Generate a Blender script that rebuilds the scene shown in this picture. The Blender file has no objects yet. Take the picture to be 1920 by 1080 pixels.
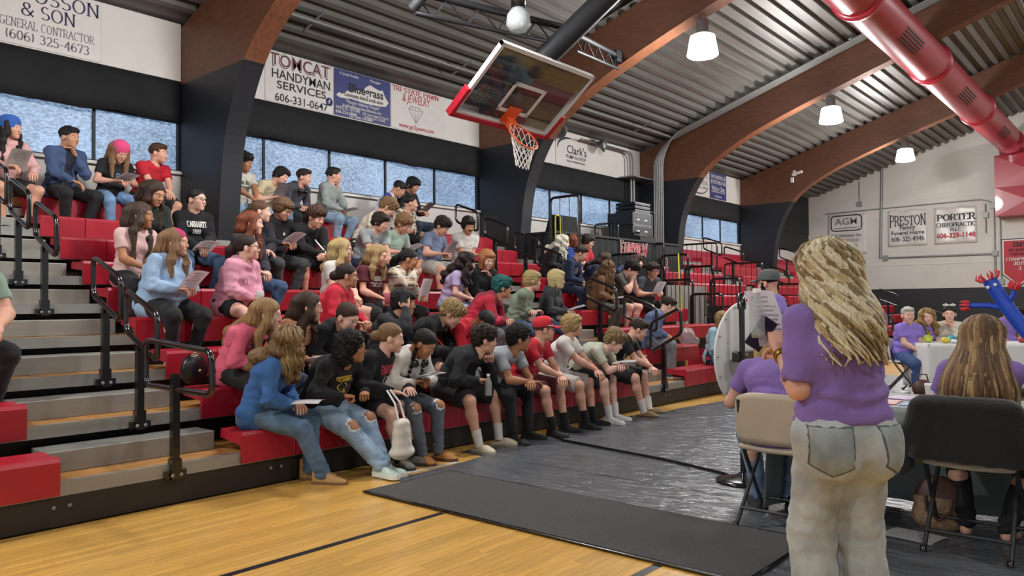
import bpy, math, random
import numpy as np
from math import sin, cos, pi, radians, atan2, sqrt
from mathutils import Vector, Matrix, Quaternion
from mathutils.bvhtree import BVHTree

random.seed(7)
RNG = np.random.default_rng(7)
scene = bpy.context.scene
COL = scene.collection

# ---------------------------------------------------------------- camera
F_PX, CAM_H = 1440.0, 1.35
YAW = math.atan((2203 - 960) / F_PX)
ROLL = 0.008
PITCH = math.atan((574 - 540) / F_PX)
fw = Vector((-sin(YAW) * cos(PITCH), cos(YAW) * cos(PITCH), sin(PITCH)))
rt0 = Vector((cos(YAW), sin(YAW), 0))
up0 = rt0.cross(fw)
rt = rt0 * cos(ROLL) - up0 * sin(ROLL)
upv = up0 * cos(ROLL) + rt0 * sin(ROLL)
cam_d = bpy.data.cameras.new('camera')
cam_d.sensor_width = 36.0
cam_d.lens = F_PX / 1920 * 36.0
cam_d.clip_end = 200
cam = bpy.data.objects.new('camera', cam_d)
M = Matrix((rt, upv, -fw)).transposed().to_4x4()
M.translation = (0, 0, CAM_H)
cam.matrix_world = M
COL.objects.link(cam)
scene.camera = cam

# ---------------------------------------------------------------- world, exposure
world = bpy.data.worlds.new('world')
scene.world = world
world.use_nodes = True
bg = world.node_tree.nodes['Background']
bg.inputs[0].default_value = (0.93, 0.96, 1.0, 1)
bg.inputs[1].default_value = 0.42
vs = scene.view_settings
vs.view_transform = 'Standard'
vs.look = 'None'
vs.gamma = 1.0
vs.use_curve_mapping = False
vs.exposure = 0.24
LAMP_POWER = 420.0
LAMP_SPOTS = [(-5.8, y) for y in (-7.3, -1.0, 5.35, 11.57, 17.8, 24.1)] + [(3.0, y) for y in (-1.0, 5.35, 11.57, 17.8, 24.1)]


# ---------------------------------------------------------------- materials
MATS = {}


def srgb(h):
    if isinstance(h, str):
        h = h.lstrip('#')
        c = [int(h[i:i + 2], 16) / 255 for i in (0, 2, 4)]
        return tuple(x / 12.92 if x <= .04045 else ((x + .055) / 1.055) ** 2.4 for x in c)
    return tuple(h)


def mat(name, col, rough=.6, metal=0., var=.12, scale=8., bump=0., bscale=60., stretch=None, spec=.5, sheen=0., emit=None, trans=0., alpha=1., coat=0., rnd=0.):
    """Principled material with noise-driven colour variation and bump."""
    if name in MATS:
        return MATS[name]
    m = bpy.data.materials.new(name)
    m.use_nodes = True
    nt = m.node_tree
    b = nt.nodes['Principled BSDF']
    c = srgb(col)
    b.inputs['Roughness'].default_value = rough
    b.inputs['Metallic'].default_value = metal
    b.inputs['Specular IOR Level'].default_value = spec
    if sheen:
        b.inputs['Sheen Weight'].default_value = sheen
    if coat:
        b.inputs['Coat Weight'].default_value = coat
    if trans:
        b.inputs['Transmission Weight'].default_value = trans
    if alpha < 1:
        b.inputs['Alpha'].default_value = alpha
    if emit:
        b.inputs['Emission Color'].default_value = (*srgb(emit[0]), 1)
        b.inputs['Emission Strength'].default_value = emit[1]
    tc = nt.nodes.new('ShaderNodeTexCoord')
    mp = nt.nodes.new('ShaderNodeMapping')
    nt.links.new(tc.outputs['Object'], mp.inputs[0])
    if stretch:
        mp.inputs['Scale'].default_value = stretch
    if var > 0:
        nz = nt.nodes.new('ShaderNodeTexNoise')
        nz.inputs['Scale'].default_value = scale
        nz.inputs['Detail'].default_value = 5
        nt.links.new(mp.outputs[0], nz.inputs['Vector'])
        rp = nt.nodes.new('ShaderNodeValToRGB')
        rp.color_ramp.elements[0].position = .3
        rp.color_ramp.elements[1].position = .72
        rp.color_ramp.elements[0].color = (*[max(0, x * (1 - var)) for x in c], 1)
        rp.color_ramp.elements[1].color = (*[min(1, x * (1 + var)) for x in c], 1)
        nt.links.new(nz.outputs[0], rp.inputs[0])
        out = rp.outputs[0]
        if rnd:
            oi = nt.nodes.new('ShaderNodeObjectInfo')
            mr = nt.nodes.new('ShaderNodeMapRange')
            mr.inputs['To Min'].default_value = 1 - rnd
            mr.inputs['To Max'].default_value = 1 + rnd
            nt.links.new(oi.outputs['Random'], mr.inputs[0])
            hs = nt.nodes.new('ShaderNodeHueSaturation')
            nt.links.new(mr.outputs[0], hs.inputs['Value'])
            nt.links.new(out, hs.inputs['Color'])
            out = hs.outputs[0]
        nt.links.new(out, b.inputs['Base Color'])
    else:
        b.inputs['Base Color'].default_value = (*c, 1)
    if bump > 0:
        n2 = nt.nodes.new('ShaderNodeTexNoise')
        n2.inputs['Scale'].default_value = bscale
        n2.inputs['Detail'].default_value = 4
        nt.links.new(mp.outputs[0], n2.inputs['Vector'])
        bp = nt.nodes.new('ShaderNodeBump')
        bp.inputs['Strength'].default_value = bump
        bp.inputs['Distance'].default_value = .01
        nt.links.new(n2.outputs[0], bp.inputs['Height'])
        nt.links.new(bp.outputs[0], b.inputs['Normal'])
    MATS[name] = m
    return m


def wave_bump(m, scale, dist, strength=.6, axis='X', band='BANDS'):
    nt = m.node_tree
    b = nt.nodes['Principled BSDF']
    tc = nt.nodes.new('ShaderNodeTexCoord')
    w = nt.nodes.new('ShaderNodeTexWave')
    w.bands_direction = axis
    w.inputs['Scale'].default_value = scale
    w.inputs['Distortion'].default_value = dist
    w.inputs['Detail'].default_value = 2
    nt.links.new(tc.outputs['Object'], w.inputs['Vector'])
    bp = nt.nodes.new('ShaderNodeBump')
    bp.inputs['Strength'].default_value = strength
    bp.inputs['Distance'].default_value = .01
    nt.links.new(w.outputs[0], bp.inputs['Height'])
    nt.links.new(bp.outputs[0], b.inputs['Normal'])


# ---------------------------------------------------------------- object helpers
def new_mesh(name, v, f, mats, mi=None, smooth=False):
    me = bpy.data.meshes.new(name)
    me.from_pydata([tuple(map(float, p)) for p in v] if not isinstance(v, np.ndarray) else v.tolist(), [], f if isinstance(f, list) else f.tolist())
    if not isinstance(mats, (list, tuple)):
        mats = [mats]
    for m in mats:
        me.materials.append(m)
    if mi is not None:
        me.polygons.foreach_set('material_index', np.asarray(mi, dtype=np.int32))
    if smooth:
        me.polygons.foreach_set('use_smooth', np.ones(len(me.polygons), dtype=bool))
    me.update()
    return me


def link(name, data, parent=None, loc=None, rotz=None):
    o = bpy.data.objects.new(name, data)
    COL.objects.link(o)
    if parent is not None:
        o.parent = parent
    if loc is not None:
        o.location = loc
    if rotz is not None:
        o.rotation_euler = (0, 0, rotz)
    return o


def tag(o, label=None, cat=None, group=None, kind=None):
    if label:
        o['label'] = label
    if cat:
        o['category'] = cat
    if group:
        o['group'] = group
    if kind:
        o['kind'] = kind
    return o


def thing(name, label, cat, loc=(0, 0, 0), rotz=0, group=None):
    o = link(name, None, None, loc, rotz)
    o.empty_display_size = .1
    return tag(o, label, cat, group)


class MB:
    """collects shapes into one mesh"""

    def __init__(s):
        s.v, s.f, s.sm, s.mi = [], [], [], []
        s.cur = 0

    def add(s, v, f, smooth=False):
        n = len(s.v)
        s.v += [tuple(p) for p in v]
        for q in f:
            s.f.append(tuple(i + n for i in q))
            s.sm.append(smooth)
            s.mi.append(s.cur)

    def box(s, x0, x1, y0, y1, z0, z1, R=None):
        v = [Vector((x, y, z)) for x in (x0, x1) for y in (y0, y1) for z in (z0, z1)]
        if R is not None:
            v = [R @ p for p in v]
        s.add(v, [(0, 1, 3, 2), (4, 6, 7, 5), (0, 4, 5, 1), (2, 3, 7, 6), (0, 2, 6, 4), (1, 5, 7, 3)])
        return s

    def tube(s, pts, r, n=8, closed=False, cap=True):
        pts = [Vector(p) for p in pts]
        m = len(pts)
        rs = r if isinstance(r, (list, tuple)) else [r] * m
        v = []
        prev = None
        for i, p in enumerate(pts):
            if closed:
                t = (pts[(i + 1) % m] - pts[i - 1])
            else:
                t = pts[min(i + 1, m - 1)] - pts[max(i - 1, 0)]
            t.normalize()
            if prev is None:
                a = Vector((0, 0, 1)) if abs(t.z) < .9 else Vector((1, 0, 0))
                u = t.cross(a).normalized()
            else:
                u = prev - t * prev.dot(t)
                if u.length < 1e-5:
                    u = t.orthogonal()
                u.normalize()
            prev = u
            w = t.cross(u)
            for k in range(n):
                an = 2 * pi * k / n
                v.append(p + (u * cos(an) + w * sin(an)) * rs[i])
        f = []
        for i in range(m if closed else m - 1):
            j = (i + 1) % m
            for k in range(n):
                l = (k + 1) % n
                f.append((i * n + k, i * n + l, j * n + l, j * n + k))
        s.add(v, f, True)
        if cap and not closed:
            s.add(v[:n], [tuple(range(n))[::-1]])
            s.add(v[-n:], [tuple(range(n))])
        return s

    def prism(s, poly, a0, a1, axis='y'):
        """poly = list of 2-D points; extrude along axis. y: poly is (x,z); x: (y,z); z: (x,y)"""
        n = len(poly)

        def P(p, a):
            return (p[0], a, p[1]) if axis == 'y' else ((a, p[0], p[1]) if axis == 'x' else (p[0], p[1], a))
        v = [P(p, a0) for p in poly] + [P(p, a1) for p in poly]
        f = [tuple(range(n))[::-1], tuple(range(n, 2 * n))] + [(i, (i + 1) % n, n + (i + 1) % n, n + i) for i in range(n)]
        s.add(v, f)
        return s

    def lathe(s, prof, n=24, M=None, smooth=True):
        """prof: list of (r,z)"""
        v = []
        for r, z in prof:
            for k in range(n):
                a = 2 * pi * k / n
                p = Vector((r * cos(a), r * sin(a), z))
                v.append(M @ p if M is not None else p)
        f = []
        for i in range(len(prof) - 1):
            for k in range(n):
                l = (k + 1) % n
                f.append((i * n + k, i * n + l, (i + 1) * n + l, (i + 1) * n + k))
        s.add(v, f, smooth)
        return s

    def grid(s, fn, nu, nv, smooth=True):
        v = [fn(i / nu, j / nv) for i in range(nu + 1) for j in range(nv + 1)]
        f = [(i * (nv + 1) + j, (i + 1) * (nv + 1) + j, (i + 1) * (nv + 1) + j + 1, i * (nv + 1) + j + 1) for i in range(nu) for j in range(nv)]
        s.add(v, f, smooth)
        return s

    def mesh(s, name, mats):
        me = new_mesh(name, s.v, s.f, mats, s.mi)
        me.polygons.foreach_set('use_smooth', np.array(s.sm, dtype=bool))
        return me

    def build(s, name, mats, parent=None, loc=None, rotz=None, bevel=0):
        o = link(name, s.mesh(name, mats), parent, loc, rotz)
        if bevel:
            b = o.modifiers.new('bevel', 'BEVEL')
            b.width = bevel
            b.segments = 2
            b.limit_method = 'ANGLE'
        return o


def rounded(pts, r, n=5, closed=True):
    """round the corners of a 3-D polyline"""
    pts = [Vector(p) for p in pts]
    m = len(pts)
    out = []
    for i, p in enumerate(pts):
        if not closed and i in (0, m - 1):
            out.append(p)
            continue
        a, b = pts[i - 1], pts[(i + 1) % m]
        d1, d2 = (a - p), (b - p)
        rr = min(r, d1.length * .45, d2.length * .45)
        A, B = p + d1.normalized() * rr, p + d2.normalized() * rr
        for k in range(n + 1):
            t = k / n
            out.append(A * (1 - t) ** 2 + p * 2 * t * (1 - t) + B * t * t)
    return out


def struct(o):
    o['kind'] = 'structure'
    return o


# ---------------------------------------------------------------- lettering
def text_mesh(s, size, bold=0., ext=.002, shear=0., space=1., align='CENTER'):
    cu = bpy.data.curves.new('txt', 'FONT')
    cu.body = s
    cu.size = size
    cu.offset = bold
    cu.extrude = ext
    cu.shear = shear
    cu.space_character = space
    cu.align_x = align
    cu.align_y = 'CENTER'
    cu.resolution_u = 3
    o = bpy.data.objects.new('txt', cu)
    COL.objects.link(o)
    dg = bpy.context.evaluated_depsgraph_get()
    me = bpy.data.meshes.new_from_object(o.evaluated_get(dg))
    bpy.data.objects.remove(o)
    bpy.data.curves.remove(cu)
    n = len(me.vertices)
    co = np.zeros(n * 3)
    me.vertices.foreach_get('co', co)
    v = co.reshape(-1, 3)
    f = [tuple(p.vertices) for p in me.polygons]
    bpy.data.meshes.remove(me)
    return v, f


# serif stroke alphabet: strokes on a unit-height cell; 's' marks stroke ends that carry serifs
def _arc(cx, cy, rx, ry, a0, a1, n=10):
    return [(cx + rx * cos(radians(a0 + (a1 - a0) * k / n)), cy + ry * sin(radians(a0 + (a1 - a0) * k / n))) for k in range(n + 1)]


def _g():
    A = _arc
    G = {
        'A': (.8, [[(.05, 0), (.4, 1)], [(.4, 1), (.75, 0)], [(.18, .36), (.62, .36)]], [(.05, 0), (.75, 0)]),
        'B': (.7, [[(.12, 0), (.12, 1)], [(.12, 1)] + A(.35, .76, .25, .24, 90, -90) + [(.12, .52)], [(.12, .52)] + A(.38, .26, .28, .26, 90, -90) + [(.12, 0)]], [(.12, 0), (.12, 1)]),
        'C': (.8, [A(.43, .5, .36, .5, 48, 312, 18), [(.67, .86), (.7, .98)]], []),
        'D': (.8, [[(.12, 0), (.12, 1)], [(.12, 1)] + A(.35, .5, .38, .5, 90, -90, 14) + [(.12, 0)]], [(.12, 0), (.12, 1)]),
        'E': (.68, [[(.12, 0), (.12, 1)], [(.12, 1), (.6, 1), (.6, .82)], [(.12, .52), (.48, .52)], [(.12, 0), (.62, 0), (.62, .2)]], [(.12, 0), (.12, 1)]),
        'F': (.64, [[(.12, 0), (.12, 1)], [(.12, 1), (.58, 1), (.58, .82)], [(.12, .52), (.46, .52)]], [(.12, 0), (.12, 1)]),
        'G': (.85, [A(.43, .5, .36, .5, 48, 345, 18), [(.72, .05), (.72, .42), (.5, .42)]], [(.72, .42)]),
        'H': (.85, [[(.14, 0), (.14, 1)], [(.7, 0), (.7, 1)], [(.14, .52), (.7, .52)]], [(.14, 0), (.14, 1), (.7, 0), (.7, 1)]),
        'I': (.36, [[(.18, 0), (.18, 1)]], [(.18, 0), (.18, 1)]),
        'J': (.5, [[(.34, 1), (.34, .2)] + A(.2, .18, .14, .18, 0, -170)], [(.34, 1)]),
        'K': (.8, [[(.12, 0), (.12, 1)], [(.7, 1), (.14, .42)], [(.3, .58), (.74, 0)]], [(.12, 0), (.12, 1), (.7, 1), (.72, 0)]),
        'L': (.66, [[(.12, 0), (.12, 1)], [(.12, 0), (.6, 0), (.6, .22)]], [(.12, 0), (.12, 1)]),
        'M': (1.0, [[(.12, 0), (.14, 1)], [(.14, 1), (.5, .05)], [(.5, .05), (.86, 1)], [(.86, 1), (.88, 0)]], [(.12, 0), (.14, 1), (.86, 1), (.88, 0)]),
        'N': (.85, [[(.14, 0), (.14, 1)], [(.14, 1), (.72, 0)], [(.72, 0), (.72, 1)]], [(.14, 0), (.14, 1), (.72, 1)]),
        'O': (.86, [A(.43, .5, .36, .5, 0, 360, 22)], []),
        'P': (.7, [[(.12, 0), (.12, 1)], [(.12, 1)] + A(.36, .73, .28, .27, 90, -90) + [(.12, .46)]], [(.12, 0), (.12, 1)]),
        'Q': (.86, [A(.43, .5, .36, .5, 0, 360, 22), [(.5, .2), (.78, -.1)]], []),
        'R': (.78, [[(.12, 0), (.12, 1)], [(.12, 1)] + A(.36, .74, .27, .26, 90, -90) + [(.12, .48)], [(.38, .48), (.72, 0)]], [(.12, 0), (.12, 1), (.72, 0)]),
        'S': (.66, [A(.33, .74, .24, .26, 40, 270, 12) + A(.33, .25, .26, .25, 90, -145, 12)], []),
        'T': (.74, [[(.37, 0), (.37, 1)], [(.06, .8), (.06, 1), (.68, 1), (.68, .8)]], [(.37, 0)]),
        'U': (.82, [[(.14, 1), (.14, .32)] + A(.41, .3, .27, .3, 180, 360) + [(.68, 1)]], [(.14, 1), (.68, 1)]),
        'V': (.8, [[(.06, 1), (.4, 0)], [(.4, 0), (.74, 1)]], [(.06, 1), (.74, 1)]),
        'W': (1.08, [[(.05, 1), (.32, 0)], [(.32, 0), (.55, .95)], [(.55, .95), (.78, 0)], [(.78, 0), (1.03, 1)]], [(.05, 1), (1.03, 1)]),
        'X': (.8, [[(.08, 1), (.72, 0)], [(.72, 1), (.08, 0)]], [(.08, 1), (.72, 0), (.72, 1), (.08, 0)]),
        'Y': (.78, [[(.06, 1), (.39, .45)], [(.72, 1), (.39, .45)], [(.39, .45), (.39, 0)]], [(.06, 1), (.72, 1), (.39, 0)]),
        'Z': (.7, [[(.1, .82), (.1, 1), (.62, 1), (.08, 0), (.64, 0), (.64, .2)]], []),
        '0': (.66, [A(.33, .5, .25, .5, 0, 360, 20)], []),
        '1': (.5, [[(.1, .82), (.28, 1), (.28, 0)]], [(.28, 0)]),
        '2': (.64, [A(.31, .72, .23, .28, 160, -40, 10) + [(.08, 0), (.58, 0), (.58, .16)]], []),
        '3': (.64, [A(.3, .75, .21, .25, 150, -80, 10), A(.3, .27, .25, .27, 85, -150, 12)], []),
        '4': (.68, [[(.48, 0), (.48, 1), (.06, .3), (.64, .3)]], [(.48, 0)]),
        '5': (.64, [[(.56, 1), (.14, 1), (.12, .55)] + A(.3, .31, .27, .31, 120, -150, 12)], []),
        '6': (.66, [A(.5, .5, .42, .5, 95, 180, 8) + A(.33, .3, .25, .3, 180, 540, 16)], []),
        '7': (.62, [[(.06, .84), (.06, 1), (.58, 1), (.24, 0)]], []),
        '8': (.66, [A(.33, .76, .2, .24, 0, 360, 14), A(.33, .27, .26, .27, 0, 360, 16)], []),
        '9': (.66, [A(.33, .7, .25, .3, 0, 360, 16), A(.14, .5, .44, .5, 10, -80, 8)], []),
        '-': (.44, [[(.08, .42), (.36, .42)]], []),
        '.': (.26, [[(.1, .0), (.1, .1)]], []),
        '(': (.38, [A(.42, .5, .28, .62, 130, 230, 8)], []),
        ')': (.38, [A(-.04, .5, .28, .62, 50, -50, 8)], []),
        '&': (.9, [A(.36, .78, .19, .22, -40, 230, 12) + [(.78, .0)], [(.5, .58)] + A(.33, .27, .26, .27, 120, 330, 12) + [(.78, .5)]], []),
        ' ': (.4, [], []), "'": (.2, [[(.1, .8), (.1, 1)]], []),
    }
    return G


GLY = _g()


def serif_mesh(s, size, thick=.13, thin=.05, ext=.002, wide=1., small=False, arch=0.):
    """slab-serif lettering; lower-case letters come out as small capitals"""
    V, Fc = [], []
    x = 0.

    def quad(pts):
        n = len(V)
        V.extend(pts)
        Fc.append(tuple(range(n, n + len(pts))))
    for ch in s:
        k = .74 if ch.islower() else 1.
        w, strokes, ser = GLY.get(ch.upper(), GLY[' '])
        for st in strokes:
            L = []
            R = []
            m = len(st)
            for i in range(m):
                a = st[max(i - 1, 0)]
                b = st[min(i + 1, m - 1)]
                if m > 2 and st[0] == st[-1] and i in (0, m - 1):
                    a, b = st[-2], st[1]
                dx, dy = b[0] - a[0], b[1] - a[1]
                l = math.hypot(dx, dy) or 1
                if 0 < i < m - 1 and m < 7:   # sharp polyline: mitre is skipped, segments are drawn one by one
                    pass
                L.append((dx / l, dy / l))
            for i in range(m - 1):
                p, q = st[i], st[i + 1]
                dx, dy = q[0] - p[0], q[1] - p[1]
                l = math.hypot(dx, dy) or 1
                if m >= 7:
                    n0, n1 = L[i], L[i + 1]
                    if m > 7 and (abs(n0[0] * dx / l + n0[1] * dy / l) < .7):
                        n0 = (dx / l, dy / l)
                    if abs(n1[0] * dx / l + n1[1] * dy / l) < .7:
                        n1 = (dx / l, dy / l)
                else:
                    n0 = n1 = (dx / l, dy / l)
                t0 = (thin + (thick - thin) * abs(n0[1]) ** 1.3) / 2
                t1 = (thin + (thick - thin) * abs(n1[1]) ** 1.3) / 2
                quad([(x + (p[0] - n0[1] * t0) * k * wide, (p[1] + n0[0] * t0) * k), (x + (p[0] + n0[1] * t0) * k * wide, (p[1] - n0[0] * t0) * k),
                      (x + (q[0] + n1[1] * t1) * k * wide, (q[1] - n1[0] * t1) * k), (x + (q[0] - n1[1] * t1) * k * wide, (q[1] + n1[0] * t1) * k)])
        for (sx, sy) in ser:
            hw = thick * .5 + .075
            y0 = sy - (thin * .5 if sy < .5 else thin * .5)
            quad([(x + (sx - hw) * k * wide, y0 * k), (x + (sx + hw) * k * wide, y0 * k), (x + (sx + hw) * k * wide, (y0 + thin) * k), (x + (sx - hw) * k * wide, (y0 + thin) * k)])
        x += (w + .06) * k * wide
    W = x
    P = np.array(V)
    P[:, 0] -= W / 2
    if arch:
        t = P[:, 0] / (W / 2)
        P[:, 1] = P[:, 1] * (1 + arch * t * t) - arch * .5 * t * t
    P[:, 1] -= .5
    P *= size
    n = len(P)
    top = np.c_[P, np.full(n, ext)]
    bot = np.c_[P, np.full(n, -ext)]
    F = []
    for q in Fc:
        F.append(q)
        F.append(tuple(i + n for i in q)[::-1])
        m = len(q)
        for i in range(m):
            F.append((q[i], q[i] + n, q[(i + 1) % m] + n, q[(i + 1) % m]))
    return np.r_[top, bot], F, W * size


def place_text(name, vf, m, parent, origin, xdir, ydir):
    """lay lettering onto a plane; origin = centre of the line"""
    v, f = vf[0], vf[1]
    X, Y = Vector(xdir).normalized(), Vector(ydir).normalized()
    Z = X.cross(Y)
    B = np.array([X, Y, Z])
    w = v @ B + np.array(origin)
    return link(name, new_mesh(name, w, f, m), parent)
# ================================================================ materials of the place
M_white = mat('white_paint', '#c9c6c2', .55, var=.05, scale=3, bump=.15, bscale=40)
M_board = mat('white_board', '#d2cfcb', .5, var=.04, scale=2)
M_black = mat('black_paint', '#16181f', .6, var=.25, scale=3)
M_fabric = mat('black_drape', '#101216', .85, var=.3, scale=5, bump=.3, bscale=20)
M_metalblk = mat('black_powdercoat', '#0b0b0c', .22, var=.1, spec=.6, coat=.4)
M_alu = mat('aluminium', '#9b9b95', .42, metal=.45, var=.12, scale=5, stretch=(1, .15, 3))
M_red = mat('red_seat_plastic', '#a3152a', .4, var=.07, scale=6, spec=.5, rnd=.06, coat=.15)
M_redpaint = mat('red_paint', '#8f1a2c', .38, var=.08, scale=3, coat=.12)
M_redwall = mat('red_wall_panel', '#9c1730', .55, var=.1)
M_kick = mat('black_kickboard', '#221d19', .5, var=.25, scale=6, bump=.1)
M_glulam = mat('glulam_timber', '#5b3826', .5, var=.35, scale=6, stretch=(.7, 3, 3), bump=.1, bscale=30)
M_deck = mat('steel_roof_deck', '#6d6b67', .5, metal=.35, var=.22, scale=1.5, stretch=(3, .5, 3))
M_galv = mat('galvanised_pipe', '#838484', .5, metal=.35, var=.12)
M_ply = mat('plywood_deck', '#a9783f', .5, var=.4, scale=5, stretch=(8, 1, 4), bump=.05)
M_steel = mat('grey_steel', '#77787a', .4, metal=.6, var=.15)


def floor_material():
    m = bpy.data.materials.new('maple_floor')
    m.use_nodes = True
    nt = m.node_tree
    b = nt.nodes['Principled BSDF']
    tc = nt.nodes.new('ShaderNodeTexCoord')
    mp = nt.nodes.new('ShaderNodeMapping')
    mp.inputs['Rotation'].default_value = (0, 0, radians(90))
    nt.links.new(tc.outputs['Object'], mp.inputs[0])
    br = nt.nodes.new('ShaderNodeTexBrick')
    br.inputs['Scale'].default_value = 1
    br.inputs['Brick Width'].default_value = 1.1
    br.inputs['Row Height'].default_value = .057
    br.inputs['Mortar Size'].default_value = .0012
    br.inputs['Color1'].default_value = (*srgb('#c99a4c'), 1)
    br.inputs['Color2'].default_value = (*srgb('#dcb063'), 1)
    br.inputs['Mortar'].default_value = (*srgb('#8a6326'), 1)
    nt.links.new(mp.outputs[0], br.inputs['Vector'])
    nt.links.new(br.outputs[0], b.inputs['Base Color'])
    b.inputs['Roughness'].default_value = .28
    return m


M_floor = floor_material()
M_plank = mat('maple_plank', '#d3a353', .28, var=.2, scale=4, stretch=(10, 1, 10), rnd=.13, coat=.2)


def film_material():
    """frosted film on the window, back-lit by daylight"""
    m = bpy.data.materials.new('backlit_window_film')
    m.use_nodes = True
    nt = m.node_tree
    b = nt.nodes['Principled BSDF']
    tc = nt.nodes.new('ShaderNodeTexCoord')
    mp = nt.nodes.new('ShaderNodeMapping')
    mp.inputs['Scale'].default_value = (1, 12, 26)
    mp.inputs['Rotation'].default_value = (radians(20), 0, 0)
    nt.links.new(tc.outputs['Object'], mp.inputs[0])
    n1 = nt.nodes.new('ShaderNodeTexNoise')
    n1.inputs['Scale'].default_value = 1.6
    n1.inputs['Detail'].default_value = 6
    n1.inputs['Roughness'].default_value = .7
    nt.links.new(mp.outputs[0], n1.inputs['Vector'])
    n3 = nt.nodes.new('ShaderNodeTexNoise')
    n3.inputs['Scale'].default_value = .9
    nt.links.new(tc.outputs['Object'], n3.inputs['Vector'])
    ad = nt.nodes.new('ShaderNodeMath')
    ad.operation = 'MULTIPLY_ADD'
    ad.inputs[1].default_value = .35
    nt.links.new(n3.outputs[0], ad.inputs[0])
    nt.links.new(n1.outputs[0], ad.inputs[2])
    rp = nt.nodes.new('ShaderNodeValToRGB')
    e = rp.color_ramp.elements
    e[0].position = .52
    e[0].color = (*srgb('#2b4161'), 1)
    e[1].position = .84
    e[1].color = (*srgb('#a6c4e6'), 1)
    nt.links.new(ad.outputs[0], rp.inputs[0])
    nt.links.new(rp.outputs[0], b.inputs['Emission Color'])
    b.inputs['Emission Strength'].default_value = .8
    b.inputs['Base Color'].default_value = (.12, .16, .22, 1)
    b.inputs['Roughness'].default_value = .5
    return m


M_film = film_material()


def arch_material():
    m = mat('arch_timber_and_paint', '#5f3a26', .5, var=.25, scale=6, stretch=(.7, 3, 3), bump=.1, bscale=30)
    nt = m.node_tree
    b = nt.nodes['Principled BSDF']
    src = b.inputs['Base Color'].links[0].from_socket
    tc = nt.nodes.new('ShaderNodeTexCoord')
    sx = nt.nodes.new('ShaderNodeSeparateXYZ')
    nt.links.new(tc.outputs['Object'], sx.inputs[0])
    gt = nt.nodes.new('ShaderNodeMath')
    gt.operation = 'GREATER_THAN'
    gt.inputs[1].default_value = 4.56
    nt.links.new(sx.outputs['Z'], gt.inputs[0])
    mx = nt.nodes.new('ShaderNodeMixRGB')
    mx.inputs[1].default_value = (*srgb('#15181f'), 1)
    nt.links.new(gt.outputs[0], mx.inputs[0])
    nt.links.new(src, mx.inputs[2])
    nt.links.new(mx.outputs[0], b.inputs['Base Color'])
    return m


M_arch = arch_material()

# ================================================================ the shell
WX = -10.75                       # inner face of the left wall
ARCH_Y = [-1.04 + 6.235 * k for k in range(5)]      # near faces of the timber arches
ARCH_T = .3
EY = 30.2                         # end wall
SL = .32                          # roof slope


def roof_z(x):
    return 5.4 + SL * (x + 10.75)


o = struct(MB().box(-13, 12, -9, EY + .3, -.25, -.012).build('floor', M_floor))
FLOOR = o
# maple strips near the camera, each its own piece
pm = {}
np_ = 0
for ix in range(62):
    x0 = -5.22 + ix * .058
    y = -.4 - random.random() * .9 if x0 < -3.2 else .8 - random.random() * .8
    while y < 3.75 and np_ < 296:
        L = random.choice([.9, 1.2, 1.5])
        if y + L > .9:
            k = L
            if k not in pm:
                pm[k] = MB().box(.0006, .0574, .0008, L - .0008, -.0125, 0).mesh('floor_plank', M_plank)
            link('floor_plank', pm[k], FLOOR, (x0, y, 0))
            np_ += 1
        y += L
mb = MB()
mb.box(-1.55, 12, -9, 30.2, -.0119, -.002)
mb.box(-5.25, -1.55, 3.7, 30.2, -.0119, -.002)
mb.box(-13, -5.25, -9, 30.2, -.0119, -.002)
mb.build('floor_boards_beyond', M_floor, FLOOR)

# left wall with openings for the strip windows (z 3.31 .. 4.03)
mb = MB()
mb.box(WX - .25, WX, -9, EY, 0, 3.31)
mb.cur = 1
mb.box(WX - .25, WX, -9, EY, 4.03, 5.6)
mb.cur = 0
o = struct(mb.build('wall_left', [M_white, M_black]))
WALL = o
# lower black paint below the white sill panel
MB().box(WX, WX + .012, -9, EY, 0, 2.62).build('lower_panel', M_black, WALL)
MB().box(WX, WX + .02, -9, EY, 2.62, 2.76).build('plywood_strip', M_ply, WALL)
wn = 0
BAYS = [(-6.9, -1.04), (-.74, 5.195), (5.495, 11.43), (11.73, 17.665), (17.965, 23.9), (24.2, 30.2)]
MULL = [[-3.4], [.3, 1.55, 2.8, 4.06], [6.57, 7.81, 9.03, 10.25], [12.65, 13.88, 15.11, 16.34], [19.0, 20.25, 21.4, 22.6], []]
for (b0, b1), ml in zip(BAYS, MULL):
    if b1 < 0 or not ml:
        if b0 > 24:
            MB().box(WX - .24, WX - .02, b0, b1, 3.31, 4.03).build('infill', M_black, WALL)
        continue
    wn += 1
    fr = MB()
    fr.box(WX - .1, WX + .03, b0, b1, 3.285, 3.325)
    fr.box(WX - .1, WX - .02, b0, b1, 4.01, 4.05)
    w = struct(link('window_%d' % wn, None))
    fr.build('window_frame', M_black, w)
    MB().box(WX - .02, WX + .06, b0, b1, 3.265, 3.305).build('window_sill', M_board, w)
    ed = [b0] + ml + [b1]
    for y0, y1 in zip(ed[:-1], ed[1:]):
        MB().box(WX - .1, WX - .085, y0 + .018, y1 - .018, 3.31, 4.03).build('pane', M_film, w)
    for y in ml:
        MB().box(WX - .1, WX - .05, y - .018, y + .018, 3.31, 4.03).build('mullion', M_black, w)
for a_, b_ in zip([b[1] for b in BAYS[:-1]], [b[0] for b in BAYS[1:]]):
    MB().box(WX - .24, WX - .015, a_ - .02, b_ + .02, 3.3, 4.04).build('pier', M_black, WALL)
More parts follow.
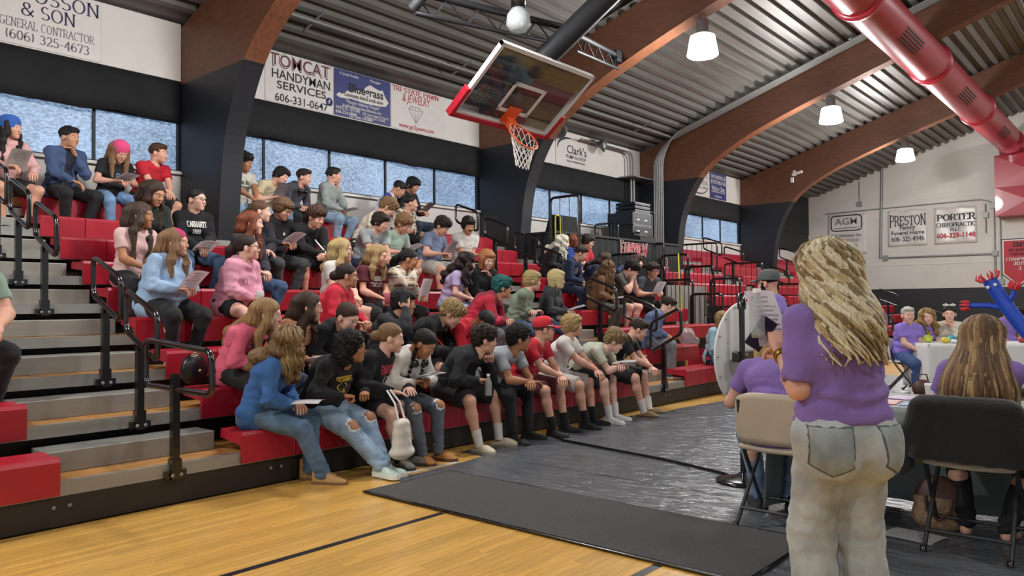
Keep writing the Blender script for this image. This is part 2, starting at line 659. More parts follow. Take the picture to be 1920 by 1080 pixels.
# black cloth valance above the windows, one per bay, a little wavy
k = 0
VAL = ['black cloth valance above the leftmost window', 'black cloth valance above the window left of the basketball hoop', 'black cloth valance above the window right of the basketball hoop', 'black cloth valance above the farthest strip window']
for (b0, b1), ml in zip(BAYS, MULL):
    if b1 < 0 or not ml:
        continue
    mb = MB()
    n = 40

    def vf(u, v, b0=b0, b1=b1):
        y = b0 + .01 + (b1 - b0 - .02) * u
        zb = 4.0 + .02 * sin(y * 3.1) + .012 * sin(y * 7.7)
        return (WX + .035 + .012 * sin(y * 5 + v * 2) * (1 - v), y, zb + (4.6 - zb) * v)
    mb.grid(vf, n, 4)
    o = mb.build('valance', M_fabric)
    sm = o.modifiers.new('solid', 'SOLIDIFY')
    sm.thickness = .006
    tag(o, VAL[k], 'valance', 'window valances')
    k += 1
# white header boards
BRD = ['white header board carrying the general contractor sign', 'white header board carrying the handyman, credit union and pawn signs', 'white header board carrying the pump and shop sign', 'white header board carrying the orthopedics clinic sign']
k = 0
for (b0, b1), ml in zip(BAYS, MULL):
    if b1 < 0 or not ml:
        continue
    o = MB().box(WX + .004, WX + .035, b0 + .004, b1 - .004, 4.602, 5.43).build('header_board', M_board, bevel=.004)
    tag(o, BRD[k], 'header board', 'white header boards')
    k += 1

# timber arches
INNER = [(-9.9, 0), (-9.68, 2.2), (-9.6, 3.05), (-9.49, 3.65), (-9.27, 4.16), (-8.98, 4.6), (-8.6, 4.94), (-8.0, 5.28), (-7.45, 5.53), (-6.66, 5.83), (-5.9, 6.09), (-4.54, 6.54), (-2.9, 7.1), (0, 8.08), (3, 9.1)]
def _cr(P, k=4):
    out = []
    for i in range(len(P) - 1):
        p0, p1, p2, p3 = P[max(i - 1, 0)], P[i], P[i + 1], P[min(i + 2, len(P) - 1)]
        for q in range(k):
            t_ = q / k
            out.append(tuple(.5 * (2 * p1[j] + (p2[j] - p0[j]) * t_ + (2 * p0[j] - 5 * p1[j] + 4 * p2[j] - p3[j]) * t_ ** 2 + (3 * p1[j] - p0[j] - 3 * p2[j] + p3[j]) * t_ ** 3) for j in (0, 1)))
    return out + [P[-1]]


OUTER = [(3, roof_z(3) - .03), (-10.72, roof_z(-10.72) - .03), (-10.72, 0)]
poly = INNER + OUTER
mir = [(6 - x, z) for x, z in INNER]
amb = MB()
# quads between inner curve and roof line; only the soffit is smooth shaded
CUR = _cr(INNER, 5)
KN = 5 * 6            # curve index that meets the eave corner
for side in (1, -1):
    for i in range(len(CUR) - 1):
        (xa, za), (xb, zb) = CUR[i], CUR[i + 1]

        def outp(k, x, z):
            if k < KN:
                return (-10.72, min(z * 5.38 / CUR[KN][1], 5.37))
            u = -10.72 + (x - CUR[KN][0]) * (13.72 / (3 - CUR[KN][0]))
            return (u, roof_z(u) - .03)
        oa, ob = outp(i, xa, za), outp(i + 1, xb, zb)
        q = [(xa, za), (xb, zb), ob, oa]
        if side < 0:
            q = [(6 - x, z) for x, z in q]
        v = [(x, 0, z) for x, z in q] + [(x, ARCH_T, z) for x, z in q]
        f = [(0, 1, 2, 3), (7, 6, 5, 4), (2, 6, 7, 3)]
        so_ = (0, 4, 5, 1)
        if side < 0:
            f = [g[::-1] for g in f]
            so_ = so_[::-1]
        amb.add(v, f)
        amb.add(v, [so_], False)
ame = amb.mesh('arch', M_arch)
ALAB = ['timber arch out of frame on the left', 'glued timber arch right of the contractor sign', 'glued timber arch behind the basketball backboard', 'glued timber arch carrying the bundle of conduits', 'glued timber arch nearest the end wall']
for y, l in zip(ARCH_Y, ALAB):
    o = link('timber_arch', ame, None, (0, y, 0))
    tag(o, l, 'arch', 'timber roof arches')

# roof: deck sheet plus pressed ribs, each rib a piece
mb = MB()
mb.prism([(-10.8, roof_z(-10.8) + .06), (3, roof_z(3) + .06), (3, roof_z(3) + .1), (-10.8, roof_z(-10.8) + .1)], -9, EY)
mb.prism([(16.8, roof_z(-10.8) + .06), (3, roof_z(3) + .06), (3, roof_z(3) + .1), (16.8, roof_z(-10.8) + .1)][::-1], -9, EY)
CEIL = struct(mb.build('ceiling', M_deck))
RL = 6.235 - ARCH_T
rp = [(-.075, .0), (-.045, -.1), (.045, -.1), (.075, .0)]
ribm = MB().prism(rp[::-1], 0, RL).mesh('deck_rib', M_deck)
ang = math.atan(SL)
nr = 0
for y in [a + ARCH_T for a in ARCH_Y]:
    x = -10.35
    while x < 2.9 and nr < 298:
        if not (y < 0 and x > -5.5):
            o = link('deck_rib', ribm, CEIL, (x, y, roof_z(x) + .065))
            o.rotation_euler = (0, -ang, 0)
            nr += 1
        x += .245

# end wall: white painted block above a black wainscot
def block_material():
    m = mat('painted_block', '#c2bfba', .6, var=.04, scale=2)
    nt = m.node_tree
    b = nt.nodes['Principled BSDF']
    tc = nt.nodes.new('ShaderNodeTexCoord')
    mp = nt.nodes.new('ShaderNodeMapping')
    mp.inputs['Rotation'].default_value = (radians(90), 0, 0)
    nt.links.new(tc.outputs['Object'], mp.inputs[0])
    br = nt.nodes.new('ShaderNodeTexBrick')
    br.inputs['Scale'].default_value = 1
    br.inputs['Brick Width'].default_value = .4
    br.inputs['Row Height'].default_value = .2
    br.inputs['Mortar Size'].default_value = .006
    nt.links.new(mp.outputs[0], br.inputs['Vector'])
    bp = nt.nodes.new('ShaderNodeBump')
    bp.inputs['Strength'].default_value = .35
    bp.inputs['Distance'].default_value = .006
    bp.invert = True
    nt.links.new(br.outputs['Fac'], bp.inputs['Height'])
    nt.links.new(bp.outputs[0], b.inputs['Normal'])
    return m


M_block = block_material()
mb = MB()
mb.prism([(-10.8, 1.86), (16.8, 1.86), (16.8, 5.4), (3, 9.9), (-10.8, 5.45)], EY, EY + .25)
EW = struct(mb.build('wall_end', M_block))
MB().box(-10.8, 16.8, EY - .012, EY + .2, 0, 1.86).build('black_wainscot', M_black, EW)
# faint raised control joints / trim lines on the block wall
for z in (5.05, 2.72):
    MB().box(-8.9, -4.4, EY - .02, EY, z - .012, z + .012).build('wall_joint', M_white, EW)

# ================================================================ ceiling services
# red spiral duct
DX, DZ, DR = -3.9, 6.5, .39
t = thing('air_duct', 'large round red metal air duct running along the roof to the end wall', 'duct', (DX, 10, DZ))
mb = MB()
ys = [-8, 28.9]
prof = []
for y in np.arange(-8, 28.9, 1.2):
    prof.append((DR, y - 10))
RY = Matrix.Rotation(radians(-90), 4, 'X')
mb.lathe(prof, 28, RY)
mb.build('tube', M_redpaint, t)
for y in (3.3, 8.3, 13.4, 18.4, 23.6):
    MB().lathe([(DR, y - .08), (DR + .05, y - .06), (DR + .05, y + .06), (DR, y + .08)], 28, Matrix.Translation((0, -10, 0)) @ RY).build('flange', M_redpaint, t)
for y in (1.0, 5.6, 10.6, 15.7, 20.8, 26):
    # slotted outlet: four narrow louvres on the lower court-facing side
    R = Matrix.Translation((0, y - 10, 0)) @ Matrix.Rotation(radians(168), 4, 'Y')
    mb = MB()
    for i in range(5):
        a = radians(-24 + 9 * i)
        RR = Matrix.Translation((0, y - 10, 0)) @ Matrix.Rotation(radians(140) + a, 4, 'Y')
        mb.box(-.014, .014, -.6, .6, DR - .004, DR + .006, RR)
    mb.build('louvre', M_black, t)
mb = MB()
mb.tube(rounded([(0, 18.85, 0), (0, 19.65, 0), (0, 19.75, -.9)], .5, 8, False), DR + .006, 24)
mb.build('elbow', M_redpaint, t)
mb = MB()
mb.box(-.5, 1.3, 19.35, 20.15, -2.34, -.35)
# cross-broken sheet faces
for (x0, x1, z0, z1) in [(-.5, 1.3, -1.4, -.35), (-.5, 1.3, -2.34, -1.4)]:
    c = ((x0 + x1) / 2, 19.3, (z0 + z1) / 2)
    v = [(x0, 19.349, z0), (x1, 19.349, z0), (x1, 19.349, z1), (x0, 19.349, z1), c]
    mb.add(v, [(0, 1, 4), (1, 2, 4), (2, 3, 4), (3, 0, 4)])
mb.build('plenum_box', M_redpaint, t)

# high-bay lamps
M_lens = mat('lamp_refractor', '#f4f8ff', .3, var=0, emit=('#f2f7ff', 16.0))
M_house = mat('lamp_housing', '#8b8c8e', .4, metal=.5)
LAB = {(-5.8, 11.57): 'glowing high-bay lamp nearest the basketball backboard', (-5.8, 17.8): 'glowing high-bay lamp under the arch with the conduits', (-5.8, 24.1): 'glowing high-bay lamp nearest the end wall'}
lens_me = MB().lathe([(.02, .0), (.15, .0), (.2, -.02), (.255, -.33), (.235, -.345), (.05, -.35), (.005, -.35)], 24).mesh('refractor', M_lens)
hous_me = MB().lathe([(.005, .26), (.07, .26), (.1, .22), (.1, .05), (.16, .01), (.155, -.002)], 20).mesh('housing', M_house)
hook_me = MB().tube([(0, 0, .25), (0, 0, .6)], .012).mesh('hook', M_house)
for (x, y) in LAMP_SPOTS:
    zr = roof_z(x if x <= 3 else 6 - x) - .8
    z = min(zr - .4, 5.96) if x < 0 else zr - .4
    if y > 6 and x < 0 or True:
        seen = (x, y) in LAB
        t = thing('high_bay_lamp', LAB.get((x, y), 'high-bay lamp out of the frame, %s row, %s from the back' % ('bleacher side' if x < 0 else 'court side', ['first', 'second', 'third', 'fourth', 'fifth', 'sixth'][int((y + 8) / 6.2)])), 'lamp', (x, y, z), 0, 'high-bay gym lamps')
        link('refractor', lens_me, t)
        link('housing', hous_me, t)
        link('hook', hook_me, t)
        ld = bpy.data.lights.new('bulb', 'POINT')
        ld.energy = LAMP_POWER
        ld.shadow_soft_size = .28
        ld.color = (1, .985, .95)
        lo = link('bulb', ld, t, (0, 0, -.62))

# conduits along the third arch and down the wall
t = thing('conduit_bundle', 'bundle of grey steel conduits bending down beside the arch', 'conduit', (WX, 17.5, 0))
for i in range(6):
    y = 17.6 - .0 - i * .062
    d = .05 + .03 * i
    pts = [(-3.0, y, roof_z(-3.0) - .14), (-9.95 + .085 * i, y, roof_z(-9.95 + .085 * i) - .14), (-10.25 + .085 * i, y, 5.1), (-10.25 + .085 * i, y, 2.45)]
    MB().tube([Vector(p) - Vector((WX, 17.5, 0)) for p in rounded(pts, .35, 6, False)], .02, 8).build('conduit', M_galv, t)
for i in range(2):
    y = 16.95 + .13 * i
    pts = [(-10.55, y - 2.2, 5.28), (-10.55, y, 5.28), (-10.55, y, 2.9)]
    MB().tube([Vector(p) - Vector((WX, 17.5, 0)) for p in rounded(pts, .25, 6, False)], .03, 8).build('conduit', M_galv, t)
for z in (4.6, 3.75):
    MB().box(-.02, .5, -.9, .16, z, z + .03).build('strap', M_galv, t)
mb = MB().box(.36, .5, -.62, -.46, 3.62, 3.78)
mb.build('junction_box', M_galv, t)
# long thin pipes under the deck, parallel to the ridge
for (x, dz, y0, y1, l) in [(-9.6, -.16, 5.5, 17.5, 'thin grey pipe under the deck above the pawn sign'), (-2.4, -.2, 11.8, 30, 'thin grey pipe under the deck right of the red duct')]:
    t = thing('ceiling_pipe', l, 'pipe', (x, y0, roof_z(x) + dz))
    MB().tube([(0, 0, 0), (0, y1 - y0, 0)], .02, 8).build('pipe', M_galv, t)
    for yy in np.arange(1.2, y1 - y0, 3.1):
        MB().box(-.25, .25, yy - .012, yy + .012, .02, .045, Matrix.Rotation(-ang, 4, 'Y')).build('hanger', M_galv, t)
# horn loudspeakers over the pump-and-shop sign, security camera on the last arch
for i, (y, z, l) in enumerate([(13.95, 5.36, 'grey horn loudspeaker at the left above the pump and shop sign'), (15.5, 5.3, 'grey horn loudspeaker at the right above the pump and shop sign')]):
    t = thing('horn_speaker', l, 'loudspeaker', (WX + .04, y, z), 0, 'horn loudspeakers on the header board')
    R = Matrix.Translation((.12, 0, 0)) @ Matrix.Rotation(radians(-50 + 75 * i), 4, 'Z') @ Matrix.Rotation(radians(105), 4, 'Y')
    MB().lathe([(.03, -.08), (.05, -.02), (.08, .08), (.17, .2), (.18, .2), (.09, .07), (.02, .05)], 20, R).build('horn', M_steel, t)
    MB().lathe([(.005, -.16), (.07, -.16), (.07, -.06), (.005, -.06)], 16, R).build('driver', M_steel, t)
    MB().box(0, .14, -.02, .02, -.02, .02).build('bracket', M_steel, t)
t = thing('security_camera', 'small white security camera on the arch nearest the end wall', 'camera', (-8.9, 23.86, 5.35))
MB().box(-.04, .04, -.06, .0, -.02, .16).build('bracket', M_board, t)
MB().box(-.05, .28, -.13, -.05, -.01, .07, Matrix.Rotation(radians(-12), 4, 'Y')).build('housing', M_board, t, bevel=.015)
MB().box(-.1, -.02, -.1, -.02, -.22, -.06).build('junction_box', M_board, t)
# bright strip light on the far left wall
t = thing('strip_light', 'bright vertical strip light on the wall behind the last arch', 'light', (WX, 26.3, 3.55))
MB().box(0, .06, -.09, .09, 0, .66).build('housing', M_house, t)
MB().box(.06, .1, -.07, .07, .03, .63).build('tube', mat('strip_tube', '#ffffff', .3, var=0, emit=('#f4fbff', 6.0)), t)

# end-wall conduits
t = thing('wall_conduit', 'grey conduits and boxes fixed to the white end wall', 'conduit', (-8.1, EY, 0))
for pts, r in [([(-.05, -.05, 3.0), (.05, -.05, 6.3)], .05), ([(.1, -.05, 3.0), (3.55, -.05, 2.98), (3.55, -.05, 2.2)], .03), ([(3.55, -.05, 2.98), (3.55, -.05, 4.7), (3.2, -.05, 4.85), (.1, -.05, 4.82), (-2.0, -.05, 4.78)], .018), ([(-.75, -.05, 5.03), (-.75, -.05, 5.9)], .018), ([(3.3, -.05, 4.7), (3.3, -.05, 3.7)], .018), ([(3.72, -.05, 4.3), (3.72, -.05, 2.05)], .018)]:
    MB().tube(rounded(pts, .15, 4, False), r, 8).build('conduit', M_galv, t)
for x, z in [(.12, 3.0), (3.55, 3.0), (3.3, 4.3), (-.75, 5.05), (3.5, 4.62), (3.72, 2.03)]:
    MB().box(x - .08, x + .08, -.1, 0, z - .09, z + .09).build('junction_box', M_galv, t)
# ================================================================ bleachers
RISE, RUN, FX, SEATZ = .28, .6, -5.25, .44
NROWS = 9


def row_x(i):
    return FX - RUN * (i - 1)


def seat_z(i):
    return SEATZ + RISE * (i - 1)


SW = .46
# seat module: moulded plastic box with a rounded front nose and a slightly dished top
prof = [(.03, -.235), (.035, -.03), (.022, -.006), (.0, 0), (-.1, -.012), (-.2, -.008), (-.27, 0), (-.285, -.02), (-.285, -.07), (.0, -.1), (.012, -.235)]
seat_me = MB().prism(prof, .004, SW - .004).mesh('seat_module', M_red)
bolt_me = MB().lathe([(.0, .008), (.012, .006), (.014, 0)], 8, Matrix.Rotation(radians(90), 4, 'Y')).mesh('bolt', M_galv)


def bleacher_bank(label, y0, y1, runs, aisles, rows=range(1, 10), skip=None, nmax=290, rowspan=None):
    """runs: list of (ya,yb) of seating; aisles: list of (ya,yb) with half steps; rowspan(i) -> (y0,y1) of row deck"""
    t = thing('bleacher_bank', label, 'bleachers', (FX, y0, 0), 0, 'telescopic bleachers')
    n = 0
    for i in rows:
        x, z = row_x(i) - FX, RISE * i
        a, b = (rowspan(i) if rowspan else (y0, y1))
        a -= y0
        b -= y0
        MB().box(x - .64, x - .02, a, b, z - .03, z).build('deck_board', M_ply, t)
        MB().box(x - .05, x + .005, a, b, z - .085, z + .004).build('nosing', M_alu, t)
        MB().box(x - .3, x - .22, a, b, z - .3, z - .03).build('riser', M_kick, t)
        for (ya, yb) in runs:
            if rowspan:
                ya, yb = max(ya, a + y0), min(yb, b + y0)
            k = int(round((yb - ya) / SW))
            if k < 1:
                continue
            w = (yb - ya) / k
            for j in range(k):
                y = ya + j * w
                if skip and skip(i, y, y + w):
                    continue
                if n >= nmax:
                    break
                o = link('seat_module', seat_me, t, (x, y - y0, seat_z(i)))
                o.scale = (1, w / SW, 1)
                n += 1
        for (ya, yb) in aisles:
            if rowspan and not (ya >= a + y0 - .1 and yb <= b + y0 + .1):
                continue
            if i < 9:
                MB().box(x - .6, x - .31, ya - y0 + .03, yb - y0 - .03, z + .0, z + .142).build('half_step', M_alu, t, bevel=.006)
    # kickboard along the floor with bolt heads
    if 1 in rows:
        MB().box(-.06, .0, 0, y1 - y0, .012, .192).build('kickboard', M_kick, t)
        for yy in np.arange(.35, y1 - y0, 1.5):
            for d in (0, .09):
                link('bolt', bolt_me, t, (.001, yy + d, .13))
    # black end panels hide the under-structure
    return t


def leg_skip(i, a, b):
    for y in ARCH_Y:
        if i >= 8 and b > y - .12 and a < y + ARCH_T + .12:
            return True
    return False


A1 = (1.78, 2.99)      # first aisle
A2 = (8.5, 9.78)       # second aisle


def span_near(i):
    return (-1.6, 13.25) if i > 2 else ((-1.6, 11.32) if i == 2 else (-1.6, 17.0))


def skip_near(i, a, b):
    if leg_skip(i, a, b):
        return True
    if i >= 7 and a > 10.9:
        return True
    if i == 1 and A2[0] - .1 < a < A2[1] - .1:
        return True
    return False


bank1 = bleacher_bank('red and grey bleachers filled with students', -1.6, 13.25, [(-1.0, A1[0]), (A1[1], A2[0]), (A2[1], 13.25)], [A1, A2], skip=skip_near, rowspan=lambda i: (-1.6, 13.25) if i > 2 else (-1.6, 11.32) if i == 2 else (-1.6, 13.25))
# low front row that carries on past the recess
bank2 = bleacher_bank('single low red bench row in front of the recess', 13.25, 15.4, [(13.25, 15.4)], [], rows=[1])


def span_far(i):
    return (15.4, 27.4)


bank3 = bleacher_bank('empty red bleachers beyond the black guard rails', 15.4, 27.4, [(15.4, 18.6), (19.8, 23.9), (25.1, 27.4)], [(18.6, 19.8), (23.9, 25.1)], skip=leg_skip)
# recess between the two banks: red lower panel, white upper panel
t = struct(MB().box(-7.75, -7.7, 13.25, 15.4, 0, .75).build('trim_1', M_redwall))
t = struct(MB().box(-7.75, -7.7, 13.25, 15.4, .75, 1.75).build('trim_2', mat('grey_panel', '#8a8782', .6)))
t = struct(MB().box(-10.3, -5.5, 15.36, 15.4, .0, .25).build('trim_3', M_kick))
# red panel behind the far seats
struct(MB().box(WX + .025, WX + .04, 18.0, 23.88, 2.5, 2.95).build('trim_4', M_redwall))
struct(MB().box(WX + .025, WX + .04, 24.25, 30.1, 2.3, 2.95).build('trim_5', M_redwall))

# ---------------------------------------------------------------- aisle handrails
GRP = 'looped black aisle handrails'


def handrail(x, y, z, shape, label, h=None):
    """shape: loop corners (dx,dz) in the X-Z plane relative to the foot of the post"""
    t = thing('handrail', label, 'handrail', (x, y, z), 0, GRP)
    lo = min(p[1] for p in shape)
    MB().tube(rounded([(dx, 0, dz) for dx, dz in shape], .075, 5), .021, 10, closed=True).build('loop', M_metalblk, t)
    # square post meets the lower bar of the loop
    zt = lo + .05
    MB().box(-.025, .025, -.025, .025, -.02, zt + .06).build('post', M_metalblk, t)
    mb = MB()
    mb.box(-.03, .035, -.035, .035, -.07, .07)
    mb.box(-.01, .02, -.075, .075, -.06, -.01)
    cl = mb.build('clamp', M_metalblk, t)
    for s in (-1, 1):
        link('bolt', bolt_me, cl, (.036, .03 * s, -.04))
    return t


FLAT = [(-.45, .55), (-.45, .88), (.50, .82), (.52, .54)]
SLOPE = [(-.24, .66), (-.24, .97), (.29, .78), (.29, .44)]
TURN = [(-.2, .46), (-.2, .85), (.25, 1.06), (.27, .72)]
for i, lab in [(1, 'black handrail with a wide level loop at the foot of the left aisle'), (2, 'black handrail on the second step of the left aisle'), (3, 'black handrail on the third step of the left aisle'), (5, 'black handrail halfway up the left aisle'), (6, 'black handrail above the halfway one in the left aisle'), (7, 'black handrail near the top left edge of the left aisle')]:
    y = {1: 2.5, 2: 2.52, 3: 2.51, 5: 2.46, 6: 2.43, 7: 2.42}[i]
    handrail(row_x(i) + .01, y, RISE * i - .03, FLAT if i == 1 else SLOPE, lab)
for i, lab in [(1, 'black handrail at the foot of the middle aisle beside the boy in grey trousers'), (2, 'black handrail in front of the boy with his face in his hands'), (3, 'black handrail in front of the girl in the brown fur jacket'), (5, 'black handrail beside the white-haired student in black'), (6, 'black handrail left of the white-haired student, one step up'), (7, 'black handrail below the top of the middle aisle'), (8, 'black handrail at the top of the middle aisle')]:
    y = {1: 9.2, 2: 9.55, 3: 9.45, 5: 9.75, 6: 9.9, 7: 9.8, 8: 9.7}[i]
    handrail(row_x(i) + .01, y, RISE * i - .03, TURN if i == 1 else SLOPE, lab)
for k, yy in enumerate((19.2, 24.5)):
    for i in (1, 3, 5, 7, 8):
        handrail(row_x(i) + .01, yy, RISE * i - .03, SLOPE, 'black handrail on step %s of the %s aisle of the empty bleachers' % ({1: 'one', 3: 'three', 5: 'five', 7: 'seven', 8: 'eight'}[i], ('nearer', 'farther')[k]))

# ---------------------------------------------------------------- guard rails with pickets
def guard(x0, x1, y, zb, zt, label, dirx=True, n=6):
    t = thing('guard_rail', label, 'guard rail', (x0, y, zb), 0, 'black picket guard rails')
    w = x1 - x0
    P = (lambda a, b: (a, 0, b)) if dirx else (lambda a, b: (0, a, b))
    h = zt - zb
    MB().tube(rounded([P(0, 0), P(0, h), P(w, h), P(w, 0)], .1, 5, False), .025, 8).build('frame', M_metalblk, t)
    MB().tube([P(0, .1), P(w, .1)], .018, 8).build('bottom_rail', M_metalblk, t)
    for k in range(n):
        a = w * (k + 1) / (n + 1)
        MB().tube([P(a, .1), P(a, h)], .008, 6).build('picket', M_metalblk, t)
    return t


WORD = ['lowest', 'second', 'third', 'fourth', 'fifth', 'topmost']
k = 0
for i in (4, 5, 6, 7, 8, 9):
    x = row_x(i)
    guard(x - .5, x + .16, 15.3, RISE * (i - 1) - .1, seat_z(i) + .62, '%s picket guard rail down the near side of the empty bleachers' % WORD[k])
    k += 1
k = 0
for i in (3, 4, 5, 6):
    x = row_x(i)
    guard(x - .55, x + .1, 13.33, RISE * (i - 1) - .1, seat_z(i) + .55, '%s picket guard rail beside the students below the black booth' % WORD[k])
    k += 1
guard(13.4, 15.25, 0, .05, 1.2, 'x', False).location = (0, 0, 0)
g = bpy.data.objects[[o.name for o in bpy.data.objects if o.name.startswith('guard_rail')][-1]]
g.location = (-6.35, 13.4, .0)
g['label'] = 'low picket guard rail across the recess behind the woman in blue'
for k, i in enumerate((2, 4, 6, 8)):
    x = row_x(i)
    guard(x - .5, x + .5, 18.5, RISE * (i - 1), seat_z(i) + .55, '%s picket guard rail inside the empty bleachers' % ['lowest', 'second', 'third', 'topmost'][k])

# ================================================================ black booth with amplifier racks
t = thing('sound_booth', 'black draped sound booth with red and white lettering above the students', 'booth', (-8.9, 11.6, 1.5))
mb = MB()
L = 4.75


def dr(u, v):
    y = u * L
    return (.02 * sin(y * 26) * (.4 + .6 * (1 - v)), y, v * 1.24 + .0)


mb.grid(dr, 120, 3)
o = mb.build('drape', M_fabric, t)
o.modifiers.new('solid', 'SOLIDIFY').thickness = .01
MB().box(-1.6, .03, -.02, L + .02, 1.24, 1.28).build('counter', M_black, t)
mb = MB()
mb.grid(lambda u, v: (-1.5 * u, L + .012 * sin(u * 40), v * 1.24), 40, 2)
o = mb.build('side_drape', M_fabric, t)
o.modifiers.new('solid', 'SOLIDIFY').thickness = .01
mb = MB()
mb.grid(lambda u, v: (-1.5 * u, .0 + .012 * sin(u * 40), v * 1.24), 40, 2)
o = mb.build('side_drape', M_fabric, t)
o.modifiers.new('solid', 'SOLIDIFY').thickness = .01
M_let_w = mat('letter_white', '#e4e2df', .6, var=.02)
M_let_r = mat('letter_red', '#a51a2c', .6, var=.03)
for sx, m, dx in ((.062, M_let_w, .035), (.05, M_let_r, .04)):
    v, f, w = serif_mesh('FAIRVIEW', .2, .3 if m is M_let_w else .17, .16 if m is M_let_w else .08, .003, .9, False, .45)
    v[:, 1] -= .05 * (v[:, 0] / .8) ** 2
    place_text('lettering', (v, f), m, t, (dx, 2.75, 1.08), (0, 1, -.02), (0, 0, 1))
for sz, m, dx, tk in ((.18, M_let_w, .035, .3), (.18, M_let_r, .04, .17)):
    v, f, w = serif_mesh('RED', sz, tk, tk * .5, .003, .8)
    place_text('lettering', (v, f), m, t, (dx, 4.02, .84), (0, 1, 0), (0, 0, 1))
    v, f, w = serif_mesh('EAGLE', sz * .9, tk, tk * .5, .003, .8)
    place_text('lettering', (v, f), m, t, (dx, 4.02, .64), (0, 1, 0), (0, 0, 1))
M_rack = mat('rack_black', '#0d0d0f', .4)
M_chrome = mat('rack_edge', '#7d8084', .5, metal=.5, var=.03)
M_led = mat('rack_display', '#cfe4ff', .3, var=0, emit=('#cfe4ff', 1.0))
for nm, lab, y, z, h, n in (('amplifier_rack', 'open road-case amplifier rack with lit front, lower one on the booth', 16.0, 2.79, .46, 2), ('amplifier_rack', 'open road-case amplifier rack with lit front, upper one on the booth', 16.0, 3.26, .3, 1)):
    t = thing(nm, lab, 'amplifier', (-9.95, y - .45, z), 0, 'amplifier racks on the booth')
    MB().box(-.4, .3, 0, .9, 0, h).build('case', M_rack, t)
    mb = MB()
    for a in (0, .88):
        mb.box(.285, .31, a, a + .02, 0, h)
    for a in (0, h - .02):
        mb.box(.285, .31, 0, .9, a, a + .02)
    mb.build('edge_trim', M_chrome, t)
    for q in range(n):
        MB().box(.28, .305, .06, .84, .05 + q * .2, .2 + q * .2).build('unit', M_rack, t)
        for a in (.2, .55):
            MB().box(.305, .309, a, a + .1, .12 + q * .2, .14 + q * .2).build('display', M_led, t)
for q in range(3):
    t = thing('mixer_case', ['lowest flat black case stacked on the amplifier racks', 'middle flat black case stacked on the amplifier racks', 'top flat black case stacked on the amplifier racks'][q], 'case', (-9.95, 15.75, 3.57 + .09 * q), 0, 'flat cases on the amplifier racks')
    MB().box(-.3, .25, 0, .7, 0, .075).build('body', M_rack, t, bevel=.01)
    MB().box(.25, .256, 0, .7, .05, .07).build('edge_trim', M_chrome, t)
t = thing('mixing_desk', 'small black mixing desk on the booth counter', 'mixer', (-9.3, 14.9, 2.79))
MB().prism([(-.25, 0), (.25, 0), (.25, .1), (-.25, .22)], 0, .7).build('body', M_rack, t)
for q in range(6):
    MB().lathe([(.012, .03), (.014, 0)], 8, Matrix.Translation((.05, .1 + .1 * q, .16))).build('knob', M_galv, t)
t = thing('monitor_speaker', 'black wedge speaker on the booth counter beside the rails', 'loudspeaker', (-9.5, 12.3, 2.79))
MB().prism([(-.25, 0), (.25, 0), (.2, .38), (-.1, .42)], 0, .55).build('body', M_rack, t, bevel=.02)
MB().prism([(.252, .03), (.256, .03), (.212, .36), (.207, .36)], .04, .51).build('grille', M_fabric, t)
# yellow cable hanging by the booth
t = thing('yellow_cable', 'yellow cable looped over the rail behind the red-haired student', 'cable', (-8.6, 11.2, 2.6))
MB().tube(rounded([(0, 0, -.3), (0, 0, .42), (0, .14, .42), (0, .15, -.2)], .06, 5, False), .014, 8).build('cord', mat('yellow_cord', '#c9c22e', .5), t)
t = thing('yellow_strap', 'long yellow strap hanging beside the black booth', 'strap', (-7.3, 13.42, .0))
MB().tube([(0, 0, 2.35), (.0, .02, 1.9), (.03, .05, 1.0), (.08, .1, .4), (.1, .12, 0)], .015, 8).build('webbing', MATS['yellow_cord'], t)
guard(-8.75, -8.1, 11.25, 1.9, 3.35, 'tall looped black rail at the left of the booth', True, 2)
guard(11.4, 12.6, 0, 0, 0, 'tmp', False)
g = [o for o in bpy.data.objects if o.get('label') == 'tmp'][0]
for c in list(g.children):
    bpy.data.objects.remove(c)
bpy.data.objects.remove(g)

# ================================================================ signs
M_ink = mat('ink_black', '#1c1a20', .6, var=.03)
M_navy = mat('ink_navy', '#272046', .6, var=.03)
M_grey = mat('ink_grey', '#6d6a70', .6, var=.03)
M_redink = mat('ink_red', '#a8303c', .6, var=.03)
M_maroon = mat('ink_maroon', '#5a1a26', .6, var=.03)
M_blue = mat('sign_blue', '#2a3270', .5, var=.05)
M_sign = mat('sign_white', '#cfccc9', .45, var=.03)
M_let = M_let_w
SX = WX + .045


def wall_sign(label, y0, y1, z0, z1, m, cat='sign'):
    t = thing('wall_sign', label, cat, (SX, y0, z0))
    MB().box(-.008, .002, 0, y1 - y0, 0, z1 - z0).build('panel', m, t)
    t['_y0'], t['_z0'] = y0, z0
    return t


def wtext(t, s, y, z, width, m, height, serif=False, bold=0., dx=.005, tilt=0., shear=0., **kw):
    if serif:
        v, f, w = serif_mesh(s, height, **kw)
    else:
        v, f = text_mesh(s, height * 1.38, bold * height, .001, shear)
    v = v.copy()
    w = v[:, 0].max() - v[:, 0].min()
    v[:, 0] -= (v[:, 0].max() + v[:, 0].min()) / 2
    v[:, 1] -= (v[:, 1].max() + v[:, 1].min()) / 2
    v[:, 0] *= width / w
    return place_text('lettering', (v, f), m, t, (dx, y - t['_y0'], z - t['_z0']), (0, 1, tilt), (0, 0, 1))


